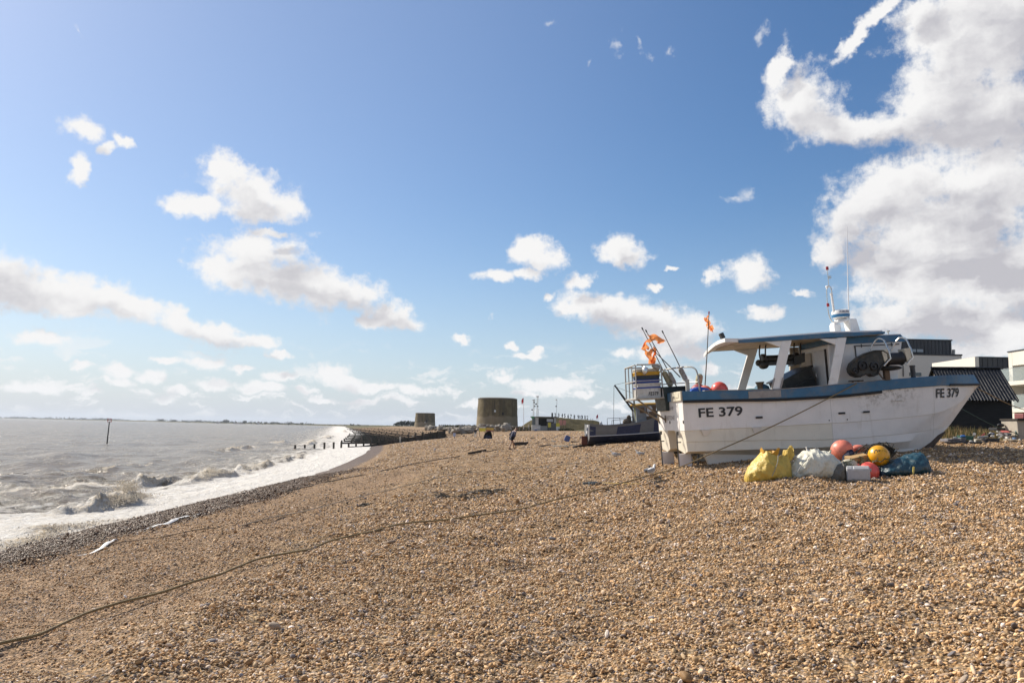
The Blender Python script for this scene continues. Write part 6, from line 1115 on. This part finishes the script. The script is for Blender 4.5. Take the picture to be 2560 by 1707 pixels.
flagpole(1309.5, 993.5, 1073, YH-1, -1, 'tall pole with a drooping red flag between big tower and hut', 1, 1.0, 1.1); flagpole(1495.5, 1035, 1052, YB2+12, -1, 'small leaning red flag on the right end of the bank', 3, 1.0, 1.0, .05)
# post and rail fence by the flagpole
fe = thing('rail_fence', 'low post and rail fence between the big tower and the hut', 'fence', at(1318, 1076, YH+1)); FW_ = M('fence_wood', (.33, .26, .17), .8, var=.2)
for k in range(8): a = at(1291+8*k, 1076.5, YH+1); MB().box(a+Vector((0, 0, .55)), (.12, .12, 1.3)).build('fence_post', FW_, fe, world=True)
for dz in (.45, 1.05): a, b = at(1291, 1076.5, YH+1), at(1347, 1076.8, YH+1); MB().bar(a+Vector((0, -.09, dz)), b+Vector((0, -.09, dz)), .05, .12).build('fence_rail', FW_, fe, world=True)
# scrub along the foot of the bank and the towers: one low mass
def scrubland():
    rg = random.Random(4); mb = MB()
    for k in range(900):
        px = rg.choice([1280+70*rg.random(), 1400+75*rg.random(), 1415+55*rg.random(), 1110+90*rg.random()]); 
        if px > 1390: Y = 196+8*rg.random(); py = 1076+10*(px-1400)/70+rg.gauss(0, 2)
        elif px > 1270: Y = 207+8*rg.random(); py = 1072+rg.gauss(0, 1.4)
        else: Y = 320+30*rg.random(); py = 1064.5+rg.gauss(0, .9)
        p = at(px, py, Y); s = .35+.45*rg.random()
        for j in range(5):
            a = rg.random()*6.28; d = Vector((math.cos(a), math.sin(a), .9+rg.random())).normalized()*s; sd = Vector((-math.sin(a), math.cos(a), 0))*s*.28; q = p+Vector((rg.gauss(0, .3), rg.gauss(0, .3), -.3)); mb.add([q-sd, q+sd, q+d+sd*.4, q+d-sd*.4], [(0, 1, 2, 3)])
    o = mb.build('scrub', SCRUB, smooth=False, recalc=False); o['kind'] = 'stuff'; tag(o, 'low dark scrub and grass along the foot of the bank', 'scrub')
scrubland()
# shelter, anglers, small things on the far shingle
sh = at(1220, 1091, 120); TENT = M('shelter_black', (.008, .009, .013), .7, var=.4); ts = thing('beach_shelter', 'small black fishing shelter open to the viewer', 'shelter', (sh.x, 120, zg(sh.x, 120)))
R_s = .7; rings = []
for i in range(13):
    a = math.pi*i/12; rings.append([Vector((-.95*math.cos(a)*math.cos(b)*(1 if math.cos(a) > 0 else .42)+.25, R_s*math.sin(b), 1.22*math.sin(a)*math.cos(b*.9))) for b in np.linspace(-.1, 1.4, 9)])
MB().loft(rings, ringclosed=False, cap=False).build('canopy', TENT, ts); MB().hexa([(-.6, .25, 0), (.55, .25, 0), (.55, .5, 0), (-.6, .5, 0)], [(-.4, .3, .55), (.4, .3, .5), (.4, .45, .5), (-.4, .45, .55)]).build('groundsheet', M('shelter_blue', (.02, .03, .07), .7), ts)
BLK = M('coat_black', (.012, .012, .014), .8); WTR = M('trousers_white', (.5, .5, .5), .8); GRYC = M('coat_pale', (.36, .36, .35), .8, var=.15); TRG = M('trousers_grey', (.12, .12, .12), .8)
p = at(1188.5, 1087.5, 140); person(Vector((p.x, 140, zg(p.x, 140))), rad(120), 'standing angler in black coat and white trousers left of the banners', joints(.05, .08, .1, .03), BLK, WTR, WTR, SHOE, BLK, .95, None, True)
p = at(1322, 1076.5, YH-4); person(Vector((p.x, YH-4, p.z)), rad(200), 'distant person in pale top standing at the hut', joints(.08, .1, .14, .04), GRYC, TRG, TRG, SHOE, None, 1.0, None, True)
p = at(1216, 1086, 138); place(MB().ball((p.x, 138, zg(p.x, 138)+.25), (.3, .25, .3), 10, 8), 'rucksack', BLK, 'dark rucksack under the yellow banner', 'bag')
p = at(1136, 1084, 135); sg = thing('small_sign', 'pale blue notice on a post at the shore end of the nearest groyne', 'sign', (p.x, 135, zg(p.x, 135))); MB().box((p.x, 135, zg(p.x, 135)+.75), (.42, .08, .6)).build('sign_panel', M('panel_blue', (.35, .40, .55), .5), sg, world=True); MB().box((p.x, 135.06, zg(p.x, 135)+.3), (.1, .06, .8)).build('post', GPOST, sg, world=True)
p = gnd(1418, 1103); bl = MB().box((0, 0, .22), (.42, .3, .46), Matrix.Rotation(rad(22), 3, 'Y')).box((.1, 0, .42), (.3, .32, .06), Matrix.Rotation(rad(22), 3, 'Y')); bl.warp(lambda q: q*1.25+Vector((p.x, p.y, p.z))); place(bl, 'blue_crate', M('crate_tilted', (.06, .10, .26), .5, var=.15), 'blue plastic crate tilted on the open shingle', 'crate', bevel=.02)
sk(1170, 1216, 1130.5, gnd(1200, 1131).y, .16, .2, 'driftwood log on the beach, left of the walking man', nm='driftwood_log'); sk(1216, 1243, 1128.5, gnd(1230, 1128.5).y, .06, .07, 'thin driftwood branch touching the log', nm='driftwood_branch')
sk(1289, 1321, 1093.5, 84, .32, .25, 'dark sleeper behind the walking man, farther of two'); sk(1284, 1317, 1104.5, 74, .28, .25, 'dark sleeper behind the walking man, nearer of two')
p = gnd(1416, 1118); pl = thing('pallet', 'pale broken pallet flat on the shingle before the grey boat', 'pallet', p)
for k in range(5): MB().box((p.x-.55+.05*k, p.y-.45+.24*k, p.z+.10), (1.1, .12, .04)).build('slat', PALEP, pl, world=True)
for k in (-1, 0, 1): MB().box((p.x-.45+.45*k, p.y, p.z+.05), (.08, 1.1, .07)).build('bearer', PALEP, pl, world=True)
MB().box((p.x+.45, p.y, p.z+.16), (.5, .05, .05)).box((p.x+.22, p.y, p.z+.2), (.05, .05, .25)).build('frame', PALEP, pl, world=True)
rope_obj([onpx(1300, 1120, .02), onpx(1335, 1110, .02), onpx(1375, 1098, .02), at(1400, 1087, 118), at(1416, 1082, 150)], .03, ROPED, 'dark rope running up from the walking man to the bank', 60); rope_obj([onpx(1346, 1117, .02), onpx(1362, 1114, .02), onpx(1378, 1112.5, .02)], .05, ROPED, 'short length of dark rope behind the pallet', 30)
rg = random.Random(9)
for px, py, l in ((1332, 1097, 'small driftwood piece'), (1360, 1097, 'dark plank scrap'), (1455, 1095, 'brown debris scrap'), (1438, 1106, 'flat dark scrap'), (1180, 1103, 'white bottle'), (1384, 1104, 'pale plank scrap')):
    p = gnd(px, py); place(MB().box((p.x, p.y, p.z+.06), (.5+.3*rg.random(), .2, .12), rg.random()-.5), 'beach_scrap', PALEP if 'pale' in l or 'white' in l else TIMB, l+{1332: ' right of the far sleeper', 1360: ' on the shingle left of the blue crate', 1455: ' above the blue crate to its right', 1438: ' just right of the blue crate', 1180: ' on the slope left of the shelter', 1384: ' between sleepers and blue crate'}[px], 'debris', bevel=.02)
# ------------------------------------------------------------------ marker post in the sea
mk_ = at(268, 1102, 128); mp_ = thing('sea_marker', 'leaning black marker post with red square topmark out in the sea', 'marker post', (mk_.x, 128, -.05), (0, rad(2.2), 0)); MB().tube([(0, 0, -1), (0, 0, 3.3)], [.11, .07], 10).build('post', M('marker_black', (.015, .014, .013), .6), mp_); 
tm = MB(); 
for dx in (-.28, .28): tm.box((dx, 0, 3.5), (.07, .07, .6))
for dz in (3.22, 3.5, 3.78): tm.box((0, 0, dz), (.5, .07, .07))
tm.build('topmark', M('marker_red', (.42, .05, .05), .6), mp_)
# ------------------------------------------------------------------ far shore: tree line, trees that stand out, white houses
FOL = veg_mat('far_foliage', (.030, .038, .024), (.045, .055, .032), (.07, .08, .045), .06); FARW = M('far_white', (.55, .54, .52), .8, var=.1, vs=.2); FARR = M('far_roof', (.20, .12, .09), .8, var=.2, vs=.2)
FCX = pchip([-40, 150, 400, 600, 800, 930, 1010], [6000, 4600, 2900, 2100, 1500, 1050, 800]); FCY = pchip([-40, 150, 300, 600, 800, 930, 1010], [1046.5, 1050, 1053, 1058.5, 1062.5, 1064.5, 1065.5])
def blob(mb, c, rx, rz, rg, n):
    for k in range(n):
        while True:
            q = Vector((rg.uniform(-1, 1), rg.uniform(-1, 1), rg.uniform(-1, 1)))
            if q.length < 1: break
        p = Vector(c)+Vector((q.x*rx, q.y*rx, q.z*rz)); s = min(rx, rz)*(.22+.3*rg.random()); a = Vector((rg.gauss(0, 1), rg.gauss(0, 1), rg.gauss(0, 1))).normalized(); b = a.cross(Vector((rg.gauss(0, 1), rg.gauss(0, 1), rg.gauss(0, 1)))).normalized(); mb.add([p+a*s, p+b*s, p-a*s*.8, p-b*s*.9], [(0, 1, 2, 3)])
rg = random.Random(31); tl = MB()
for k in range(520):
    px = -40+1040*rg.random(); Y = float(FCX(px))*(1+.12*rg.random()); y0 = float(FCY(px)); p = at(px, y0, Y); hgt = Y*(2.0+3.2*rg.random()**2)/2000*(.6 if 300 < px < 400 else 1)*(.5 if px > 780 else 1); blob(tl, (p.x, Y, max(p.z, 2)+hgt*.4), hgt*(1.2+1.5*rg.random()), hgt*.75, rg, 16)
o = tl.build('treeline', FOL, smooth=False, recalc=False); o['kind'] = 'stuff'; tag(o, 'dark far-off line of trees and bushes along the bay', 'tree line')
def far_tree(px, wpx, hpx, label, Y=None, gr='taller trees on the far shore'):
    Y = Y or float(FCX(px)); p = at(px, float(FCY(px)), Y); k = Y/2000; t_ = thing('far_tree', label, 'tree', (p.x, Y, max(p.z-1, 1.5)), (0, 0, 0), gr); mb = MB(); rg2 = random.Random(int(px)); H = hpx*k; W_ = wpx*k/2
    for j in range(7): blob(mb, (p.x+W_*rg2.uniform(-.7, .7), Y+rg2.uniform(-1, 1)*W_*.6, p.z+H*rg2.uniform(.40, .85)), W_*.5, H*.22, rg2, 34)
    blob(mb, (p.x, Y, p.z+H*.35), W_*.95, H*.3, rg2, 60); mb.build('crown', FOL, t_, world=True, smooth=False, recalc=False)
    MB().tube([(p.x, Y, p.z-2), (p.x, Y, p.z+H*.6)], [W_*.10, W_*.05], 6).build('trunk', TIMB, t_, world=True)
for px, w, h, l in ((400, 22, 8, 'broad tree clump rising over the far shore, left of the marker-side houses'), (432, 20, 8, 'second broad clump over the far shore'), (470, 18, 6, 'low clump right of the two broad ones'), (565, 14, 10, 'tallest lone tree on the far shore'), (316, 8, 5, 'small isolated tree on the far shore beyond the marker post'), (612, 12, 8, 'round tree near the white far houses'), (665, 10, 6, 'small round tree before the far end of the bay'), (680, 9, 5, 'low tree next to the end of the bay'), (85, 10, 5, 'tree on the far shore at the far left'), (742, 12, 4, 'bush clump where the bay meets the groynes'), (877, 5, 5, 'left one of the thin twin trees by the groynes'), (883, 5, 5, 'right one of the thin twin trees by the groynes'), (895, 8, 4, 'bushy tree right of the thin twin trees')): far_tree(px, w, h, l)
for k in range(9): far_tree(990+8*k, 15, 10+4*math.sin(k*.35+.3)+(4 if k > 6 else 0), 'dark green tree in the wood left of the smaller tower', 760, 'trees in the wood by the smaller tower')
for k in range(6): far_tree(1098+6*k*.9, 3.2, 4.6, 'tiny roadside tree in the row right of the smaller tower', 900, 'row of tiny trees right of the smaller tower')
def far_house(px, w, h, label, roof=True):
    Y = float(FCX(px))*.985; p = at(px, float(FCY(px))+.6, Y); k = Y/2000; t_ = thing('far_house', label, 'house', (p.x, Y, p.z-1), (0, 0, 0), 'pale houses on the far shore'); W_, H = w*k, h*k
    MB().box((p.x, Y, p.z+H*.3), (W_, W_*.7, H*1.2)).build('wall', FARW, t_, world=True)
    if roof: MB().prism([(p.x-W_*.55, p.z+H*.9), (p.x+W_*.55, p.z+H*.9), (p.x, p.z+H*1.35)], 'y', Y-W_*.4, Y+W_*.4).build('roof', FARR, t_, world=True)
for px, w, h, l in ((60, 9, 2, 'low white house on the far shore at the far left'), (232, 8, 2, 'white house on the far shore left of the marker post'), (545, 10, 2, 'white house left of the lone tall tree'), (590, 12, 2.4, 'wide white house right of the lone tall tree'), (604, 9, 2.2, 'white house beside the round far tree'), (646, 5, 5, 'dark square tower-like house on the far shore')): far_house(px, w, h, l)
# ------------------------------------------------------------------ black shed, modern houses, junk and grass on the right
SHB = M('shed_black', (.010, .010, .011), .8, var=.5, stretch=(1, 1, 9), vs=1.5); SHR = M('shed_roof', (.010, .010, .011), .35, var=.4, vs=2, spec=.35, dirt=(.03, .028, .025), damt=.4, ds=2)
shed = thing('net_shed', 'black tarred shed with corrugated roof behind the bow', 'shed', (0, 0, 0)); Ysh = 45.0; hd = rad(-11); ru = Vector((math.cos(hd), math.sin(hd), 0)); rv = Vector((-math.sin(hd), math.cos(hd), 0))
Rr = at(2492, 922, Ysh); Ls = 3.3; ridge_z = Rr.z; wv = 2.1; eave_z = at(2527.5, 997, (Rr-rv*wv).y).z; gz = zg(Rr.x-1.5, Ysh-2)-.2; shed.location = (Rr-ru*Ls/2).x, Ysh, gz
E_ = lambda a, b, z: Vector((Rr.x, Rr.y, 0))+ru*a+rv*b+Vector((0, 0, z))
for b0, nm in ((-wv+.12, 'front_wall'), (wv-.12, 'rear_wall')):
    mb = MB()
    for k in range(14):
        z0_ = gz+(eave_z-gz)*k/14; z1_ = gz+(eave_z-gz)*(k+1)/14+.01; mb.hexa([E_(-Ls+.1, b0-.03, z0_), E_(-.1, b0-.03, z0_), E_(-.1, b0+.03, z0_), E_(-Ls+.1, b0+.03, z0_)], [E_(-Ls+.1, b0-.012, z1_), E_(-.1, b0-.012, z1_), E_(-.1, b0+.03, z1_), E_(-Ls+.1, b0+.03, z1_)])
    mb.build(nm, SHB, shed, world=True)
for a0 in (-Ls+.1, -.1): MB().loft([[E_(a, -wv+.15, gz), E_(a, -wv+.15, eave_z), E_(a, 0, ridge_z-.06), E_(a, wv-.15, eave_z), E_(a, wv-.15, gz)] for a in (a0-.04, a0+.04)]).build('gable_wall', M('shed_gable', (.10, .085, .07), .85, var=.3, stretch=(1, 1, 8), vs=1.5) if a0 < -1 else SHB, shed, world=True)
for sgn, nm in ((-1, 'roof'), (1, 'roof')):
    nC = 22; rings = []; N_ = nC*8
    for i in range(N_+1):
        a = -Ls-.12+(Ls+.24)*i/N_; cw = .035*math.cos(2*math.pi*i/8); rings.append([E_(a, sgn*(wv+.12)*f, ridge_z+(eave_z-ridge_z)*f*1.0+cw*(1 if f else .4)) for f in (0, .25, .5, .75, 1.06)])
    MB().loft(rings, ringclosed=False, cap=False).build(nm, SHR, shed, world=True, recalc=False, ang=80)
MB().tube([E_(-Ls-.15, 0, ridge_z+.04), E_(.15, 0, ridge_z+.04)], .07, 8).build('ridge_cap', SHR, shed, world=True); MB().bar(E_(.14, -wv-.15, eave_z-.12), E_(.14, 0, ridge_z-.08), .05, .16).build('barge_board', SHB, shed, world=True)
RND = M('house_render', (.66, .62, .55), .8, var=.05, vs=.5, dirt=(.45, .41, .34), damt=.2, ds=.4); CLAD = M('house_cladding', (.045, .046, .05), .5, var=.2, vs=.5, stretch=(1.5, 1.5, .05)); GLZ = M('house_glass', (.035, .05, .06), .08, var=.1, vs=.3, bump=0, spec=.8); FRM = M('frame_dark', (.03, .032, .035), .5)
CURT = M('curtain', (.40, .42, .42), .8, var=.15, vs=3, stretch=(8, 8, .1))
def bx(p0, p1, name, mat, par, bevel=.02): return MB().hexa([(p0[0], p0[1], p0[2]), (p1[0], p0[1], p0[2]), (p1[0], p1[1], p0[2]), (p0[0], p1[1], p0[2])], [(p0[0], p0[1], p1[2]), (p1[0], p0[1], p1[2]), (p1[0], p1[1], p1[2]), (p0[0], p1[1], p1[2])]).build(name, mat, par, world=True, bevel=bevel)
G0 = 3.2
# house A: long white block with dark upper storey
YA = 86; hA = thing('modern_house', 'white modern house with charcoal top storey behind the wheelhouse', 'house', (at(2300, 950, YA).x, YA+4, G0)); a, b = at(2120, 884, YA), at(2404, 884.5, YA); bx((a.x, YA, G0), (b.x, YA+9, a.z), 'wall', RND, hA); bx((a.x-.05, YA-.06, a.z), (b.x+.06, YA+9.06, a.z+.16), 'parapet_cap', FRM, hA, 0)
c_, d_ = at(2225, 849, YA+1), at(2378.5, 851, YA+1); bx((c_.x, YA+1, a.z+.16), (d_.x, YA+8, c_.z), 'upper_storey', CLAD, hA); bx((c_.x-.08, YA+.92, c_.z), (d_.x+.08, YA+8.08, c_.z+.12), 'roof_edge', FRM, hA, 0)
for k in range(17): x = c_.x+(d_.x-c_.x)*(k+.5)/17; bx((x-.02, YA+.95, a.z+.2), (x+.02, YA+.998, c_.z-.02), 'standing_seam', CLAD, hA, 0)
e, f = at(2272, 871, YA+.95), at(2309, 882, YA+.95); bx((e.x, YA+.90, f.z), (f.x, YA+.99, e.z), 'window', FRM, hA, 0); m_ = (e.x+f.x)/2
for x0_, x1_, mt in ((e.x+.08, m_-.06, CURT), (m_+.06, f.x-.08, CURT)): bx((x0_, YA+.86, f.z+.07), (x1_, YA+.905, e.z-.07), 'pane', mt, hA, 0)
e, f = at(2273, 931, YA), at(2303, 940, YA); bx((e.x, YA-.05, f.z), (f.x, YA+.02, e.z), 'window', GLZ, hA, 0); e, f = at(2256, 914, YA), at(2258, 941, YA); bx((e.x, YA-.14, f.z), (f.x, YA-.02, e.z), 'downpipe', FRM, hA, 0)
p, q = at(2384, 897, YA+2), at(2384, 874, YA+2); MB().tube([(p.x, YA+2, a.z), (q.x, YA+2, q.z)], .16, 10).build('flue', GALV, hA, world=True)
# house B
YBq = 70; hB = thing('modern_house', 'white modern house with tapering parapet and charcoal side, in the middle', 'house', (42, 75, G0)); p = at(2437, 892, YBq); xb = p.x; zt_ = p.z; xe = at(2521, 893, YBq).x+3; ye = 77.2
bx((xb, YBq, G0), (xb+.35, ye, zt_), 'wall', RND, hB); bx((xb+.36, YBq+.25, G0), (xe, ye, zt_-.05), 'clad_wing', CLAD, hB); bx((xb+.3, YBq+.2, zt_-.06), (xe+.05, ye+.05, zt_+.06), 'roof_edge', FRM, hB, 0)
for k in range(12): x = xb+.6+(xe-xb-.6)*(k+.5)/12; bx((x-.02, YBq+.2, G0), (x+.02, YBq+.248, zt_-.08), 'standing_seam', CLAD, hB, 0)
for y0_, y1_, z0_, z1_ in ((70.8, 73.6, 5.9, 8.95), (74.3, 76.6, 5.9, 8.75)): bx((xb-.03, y0_, z0_), (xb+.02, y1_, z1_), 'window', FRM, hB, 0); bx((xb-.045, y0_+.1, z0_+.1), (xb-.028, y1_-.1, z1_-.1), 'pane', GLZ, hB, 0)
# house C with glass balconies
hC = thing('modern_house', 'white modern house with glass balconies at the right edge', 'house', (40, 55, G0)); xc = at(2520, 881, 60).x; zc = at(2520, 881, 60).z; y0_, y1_ = 44.0, 60.0
fl = [G0, 6.05, 8.15]; 
bx((xc+2.2, y0_, G0), (xc+8, y1_-.4, zc), 'wall', RND, hC); bx((xc, y1_-.45, G0), (xc+8, y1_, zc), 'end_wall', RND, hC); bx((xc, y0_, zc-1.05), (xc+2.2, y1_-.46, zc), 'top_fascia', RND, hC); bx((xc-.05, y0_, zc), (xc+8, y1_+.05, zc+.08), 'roof_edge', FRM, hC, 0)
BG, _t, _p = nt_new('balcony_glass'); _p.inputs['Base Color'].default_value = (.50, .58, .58, 1); _p.inputs['Roughness'].default_value = .04; _p.inputs['Alpha'].default_value = .24
zs = [at(2520, 957, 60).z, at(2520, 1023, 60).z]
for k, z in enumerate(zs):
    bx((xc-.75, y0_, z-.28), (xc+2.2, y1_-.5 if k else y1_+.1, z+.02), 'balcony_slab', RND, hC); bx((xc-.72, y0_, z+.03), (xc-.69, y1_-.52 if k else y1_+.06, z+.98), 'balcony_glass', BG, hC, 0); bx((xc-.73, y0_, z+.98), (xc-.68, y1_-.5, z+1.01), 'balcony_rail', STEEL, hC, 0)
    bx((xc-.70, y1_-.55 if k else y1_+.03, z+.03), (xc+.0, y1_-.52 if k else y1_+.06, z+.98), 'balcony_glass', BG, hC, 0)
    for yy0, yy1 in ((45, 50.5), (51, 58.9)): bx((xc+2.14, yy0, z+.05), (xc+2.19, yy1, z+2.15), 'window', FRM, hC, 0); bx((xc+2.12, yy0+.1, z+.12), (xc+2.142, yy1-.1, z+2.08), 'pane', GLZ, hC, 0); bx((xc+2.10, yy1-1.6, z+.14), (xc+2.118, yy1-.2, z+2.05), 'curtain', CURT, hC, 0)
# concrete block and junk
p = at(2550, 1083, 27.5); cb = MB().hexa([(p.x-.16, 27.3, p.z-.35), (p.x+.9, 27.3, p.z-.35), (p.x+.9, 28.2, p.z-.35), (p.x-.16, 28.2, p.z-.35)], [(p.x-.21, 27.3, p.z+.44), (p.x+.9, 27.3, p.z+.44), (p.x+.9, 28.2, p.z+.44), (p.x-.21, 28.2, p.z+.44)]); place(cb, 'concrete_block', M('concrete_pale', (.38, .34, .28), .9, var=.2, vs=3, bump=.5, dirt=(.16, .14, .11), damt=.5, ds=3), 'pale concrete block at the right edge beyond the junk', 'block', bevel=.03)
place(MB().box((p.x+.35, 27.7, p.z+.47), (1.2, 1.0, .05)), 'board', TIMB, 'dark board laid on top of the concrete block', 'board'); place(MB().box((p.x+.35, 27.7, p.z+.59), (.55, .4, .18), .2), 'red_box', M('box_red', (.22, .06, .06), .6), 'dull red box on the board over the concrete block', 'box', bevel=.02)
c9 = lambda x, y: (2300+x/9.046, 1040+y/9.046); rg = random.Random(77); YJ = 27.0
def jbox(x0, y0, x1, y1, mat, label, nm='crate', dy=0, d=.5, ribs=True):
    Y = YJ+dy; a, b = at(*c9(x0, y0), Y), at(*c9(x1, y1), Y); t_ = thing(nm, label, nm.replace('_', ' '), ((a.x+b.x)/2, Y+d/2, b.z), (0, 0, 0), None); w, h = b.x-a.x, a.z-b.z; mb = MB()
    for sy in (0, d-.03): mb.box((0, sy-d/2+.015, h/2), (w, .03, h))
    for sx in (-1, 1): mb.box((sx*(w/2-.015), 0, h/2), (.03, d-.062, h))
    mb.box((0, 0, .02), (w-.062, d-.062, .03)); mb.build('box_body', mat, t_, bevel=.006)
    if ribs:
        r = MB()
        for k in range(5): r.box((-w/2+w*(k+.5)/5, -d/2-.008, h*.5), (.02, .014, h*.9))
        r.box((0, -d/2-.012, h-.02), (w+.03, .025, .035)).build('box_rim', mat, t_)
CG = M('crate_grey', (.16, .155, .17), .6, var=.15, dirt=(.3, .28, .26), damt=.3, ds=8); CGN = M('crate_green', (.05, .15, .11), .6, var=.15, dirt=(.15, .15, .1), damt=.4, ds=8); CBL = M('crate_bright_blue', (.05, .20, .52), .5); 
jbox(630, 515, 705, 575, CG, 'small grey crate at the left end of the junk heap'); jbox(720, 505, 910, 580, CG, 'wide grey crate in the junk heap below the blue tray'); jbox(925, 490, 1030, 580, CG, 'grey crate between wide grey crate and green crate', dy=.05); jbox(1010, 440, 1215, 545, CGN, 'green crate on the junk heap, largest one', dy=.3)
place(MB().hexa([at(*c9(910, 470), YJ+.2), at(*c9(1040, 465), YJ+.2), at(*c9(1040, 465), YJ+.7), at(*c9(910, 470), YJ+.7)], [at(*c9(915, 432), YJ+.25), at(*c9(1000, 418), YJ+.25), at(*c9(1045, 440), YJ+.65), at(*c9(930, 428), YJ+.65)]), 'blue_tray', CBL, 'bright blue tray upturned left of the green crate', 'tray', bevel=.01)
def jball(x, y, r, mat, label, dy=0, sx=1.0, nm='float'): p = at(*c9(x, y), YJ+dy); R = r*YJ/2000/9.046; place(MB().ball(p, (R*sx, R, R), 16, 10), nm, mat, label, nm)
FW = M('float_white', (.60, .58, .53), .5, var=.1, dirt=(.3, .27, .2), damt=.4, ds=8)
jball(1155, 570, 24, FW, 'oval white float below the green crate', -.1, 1.6); jball(1640, 455, 26, FW, 'white float on the right of the junk heap', .2, 1.8); jball(1760, 430, 26, FW, 'cream float above the leaning white rod', .4, 1.2); jball(2255, 535, 22, FW, 'small white float at the far right of the junk', -.1); jball(1600, 385, 24, FW, 'pale tray-like float on top of the heap', .6, 1.5); jball(1830, 205, 42, BLACK, 'black tyre-like bundle on the dark stack', 1.0, 2.0, 'black_bundle')
jbox(1290, 520, 1385, 585, M('crate_tan', (.40, .34, .22), .7, var=.2), 'tan wooden crate in the middle of the junk heap', dy=0); jbox(1400, 510, 1500, 590, CG, 'low grey crate right of the tan one', dy=.1); jbox(1500, 495, 1800, 588, M('tarp_grey', (.07, .068, .068), .8, var=.3), 'long dark grey bin at the front of the junk heap', dy=.05); jbox(1740, 260, 2130, 330, BLACK, 'black flat stack behind the junk heap', dy=1.0, ribs=False, nm='flat_stack'); jbox(1975, 385, 2060, 440, CG, 'grey wire box under the red box in the junk', dy=.3); jbox(2020, 325, 2075, 370, M('crate_red', (.35, .08, .07), .6), 'small red crate on the right of the junk', dy=.4, ribs=False); jbox(1975, 460, 2018, 505, FW, 'white bucket below the grey wire box', nm='bucket', ribs=False, d=.13); jbox(2135, 480, 2180, 525, M('bucket_blue', (.12, .20, .34), .5), 'pale blue bucket at the right of the junk', nm='bucket', ribs=False, d=.13); jbox(1255, 530, 1280, 588, FW, 'white plastic bottle standing before the junk', nm='bottle', ribs=False, d=.1)
def jstick(x0, y0, x1, y1, r, mat, label, dy=0, nm='pole'): place(MB().tube([at(*c9(x0, y0), YJ+dy), at(*c9(x1, y1), YJ+dy+.3)], r, 7), nm, mat, label, nm)
jstick(1355, 480, 1465, 395, .02, M('pole_red', (.35, .04, .05), .6), 'thin red pole leaning on the junk heap', .2); jstick(1310, 475, 1530, 462, .03, M('pipe_grey', (.35, .36, .35), .5), 'pale grey pipe across the junk heap', .1); jstick(1740, 345, 1860, 385, .03, FW, 'white pipe on the right part of the heap', .3); jstick(2160, 340, 2270, 500, .02, M('pole_teal', (.15, .28, .30), .6), 'teal rod leaning at the right of the junk', .2); jstick(2165, 345, 2165, 480, .018, M('pole_teal', (.15, .28, .30), .6), 'upright teal rod beside the leaning one', .2); jstick(1780, 490, 1850, 455, .025, FW, 'short white rod in front of the black bin', 0); jstick(690, 465, 900, 460, .015, TIMB, 'thin dark rail over the grey crates', .3); jstick(560, 600, 2420, 604, .03, BLACK, 'long black hose along the front of the junk', -.25, 'hose'); jstick(1230, 400, 1225, 470, .05, FW, 'upright white canister behind the green crate', .5, 'canister')
jball(1580, 425, 40, M('lump_dark', (.03, .03, .032), .7), 'dark bundle in the middle of the heap', .5, 1.4, 'bundle'); jball(1660, 400, 22, M('lump_blue', (.08, .12, .22), .7), 'blue cloth bundle on the heap', .5, 1.4, 'bundle'); jball(800, 490, 22, M('lump_pale', (.40, .42, .40), .7), 'pale sheet bundle over the grey crates', .2, 2.6, 'bundle'); jball(1150, 410, 18, M('lump_dkgreen', (.03, .05, .03), .7), 'dark green bundle on the green crate', .6, 2, 'bundle')
# rough grass round the shed
def grass():
    rg = random.Random(13); mb = MB(); 
    for k in range(5200):
        x = rg.uniform(14.2, 24); y = rg.uniform(28.2, 42)
        if rg.random() > .25+.75*(mno.noise(Vector((x*.5, y*.5, 3)))*.5+.5): continue
        z = zg(x, y); n = 4; s = .25+.4*rg.random()
        for j in range(n):
            a = rg.random()*6.28; lean = rg.random()*.5; b = Vector((x+rg.gauss(0, .08), y+rg.gauss(0, .08), z-.02)); d = Vector((math.cos(a)*lean, math.sin(a)*lean, 1))*s; w = Vector((-math.sin(a), math.cos(a), 0))*.012; mb.add([b-w, b+w, b+d*.6+w*.7, b+d+Vector((0, 0, -.1*s)), b+d*.6-w*.7], [(0, 1, 2, 3, 4)], 0 if rg.random() < .6 else 1)
    o = mb.build('grass', [M('grass_tan', (.30, .22, .10), .9, var=.3, bump=0), M('grass_green', (.075, .085, .028), .9, var=.3, bump=0)], smooth=False, recalc=False); o['kind'] = 'stuff'; tag(o, 'rough tan and green grass around the black shed', 'grass')
grass()
# ------------------------------------------------------------------ sea air
hz_ = MB().hexa([(-7000, -200, -10.5), (7600, -200, -10.5), (7600, 9800, -10.5), (-7000, 9800, -10.5)], [(-7000, -200, 60), (7600, -200, 60), (7600, 9800, 60), (-7000, 9800, 60)]); 
HM = bpy.data.materials.new('sea_air'); HM.use_nodes = True; _t = HM.node_tree; _t.nodes.remove(_t.nodes['Principled BSDF']); _v = nd(_t, 'ShaderNodeVolumePrincipled'); _v.inputs['Color'].default_value = (.80, .88, 1.0, 1); _v.inputs['Density'].default_value = .00007; _v.inputs['Anisotropy'].default_value = .2; lk(_t, _v.outputs[0], _t.nodes['Material Output'].inputs['Volume'])
ho = hz_.build('haze', HM, smooth=False); ho['kind'] = 'stuff'
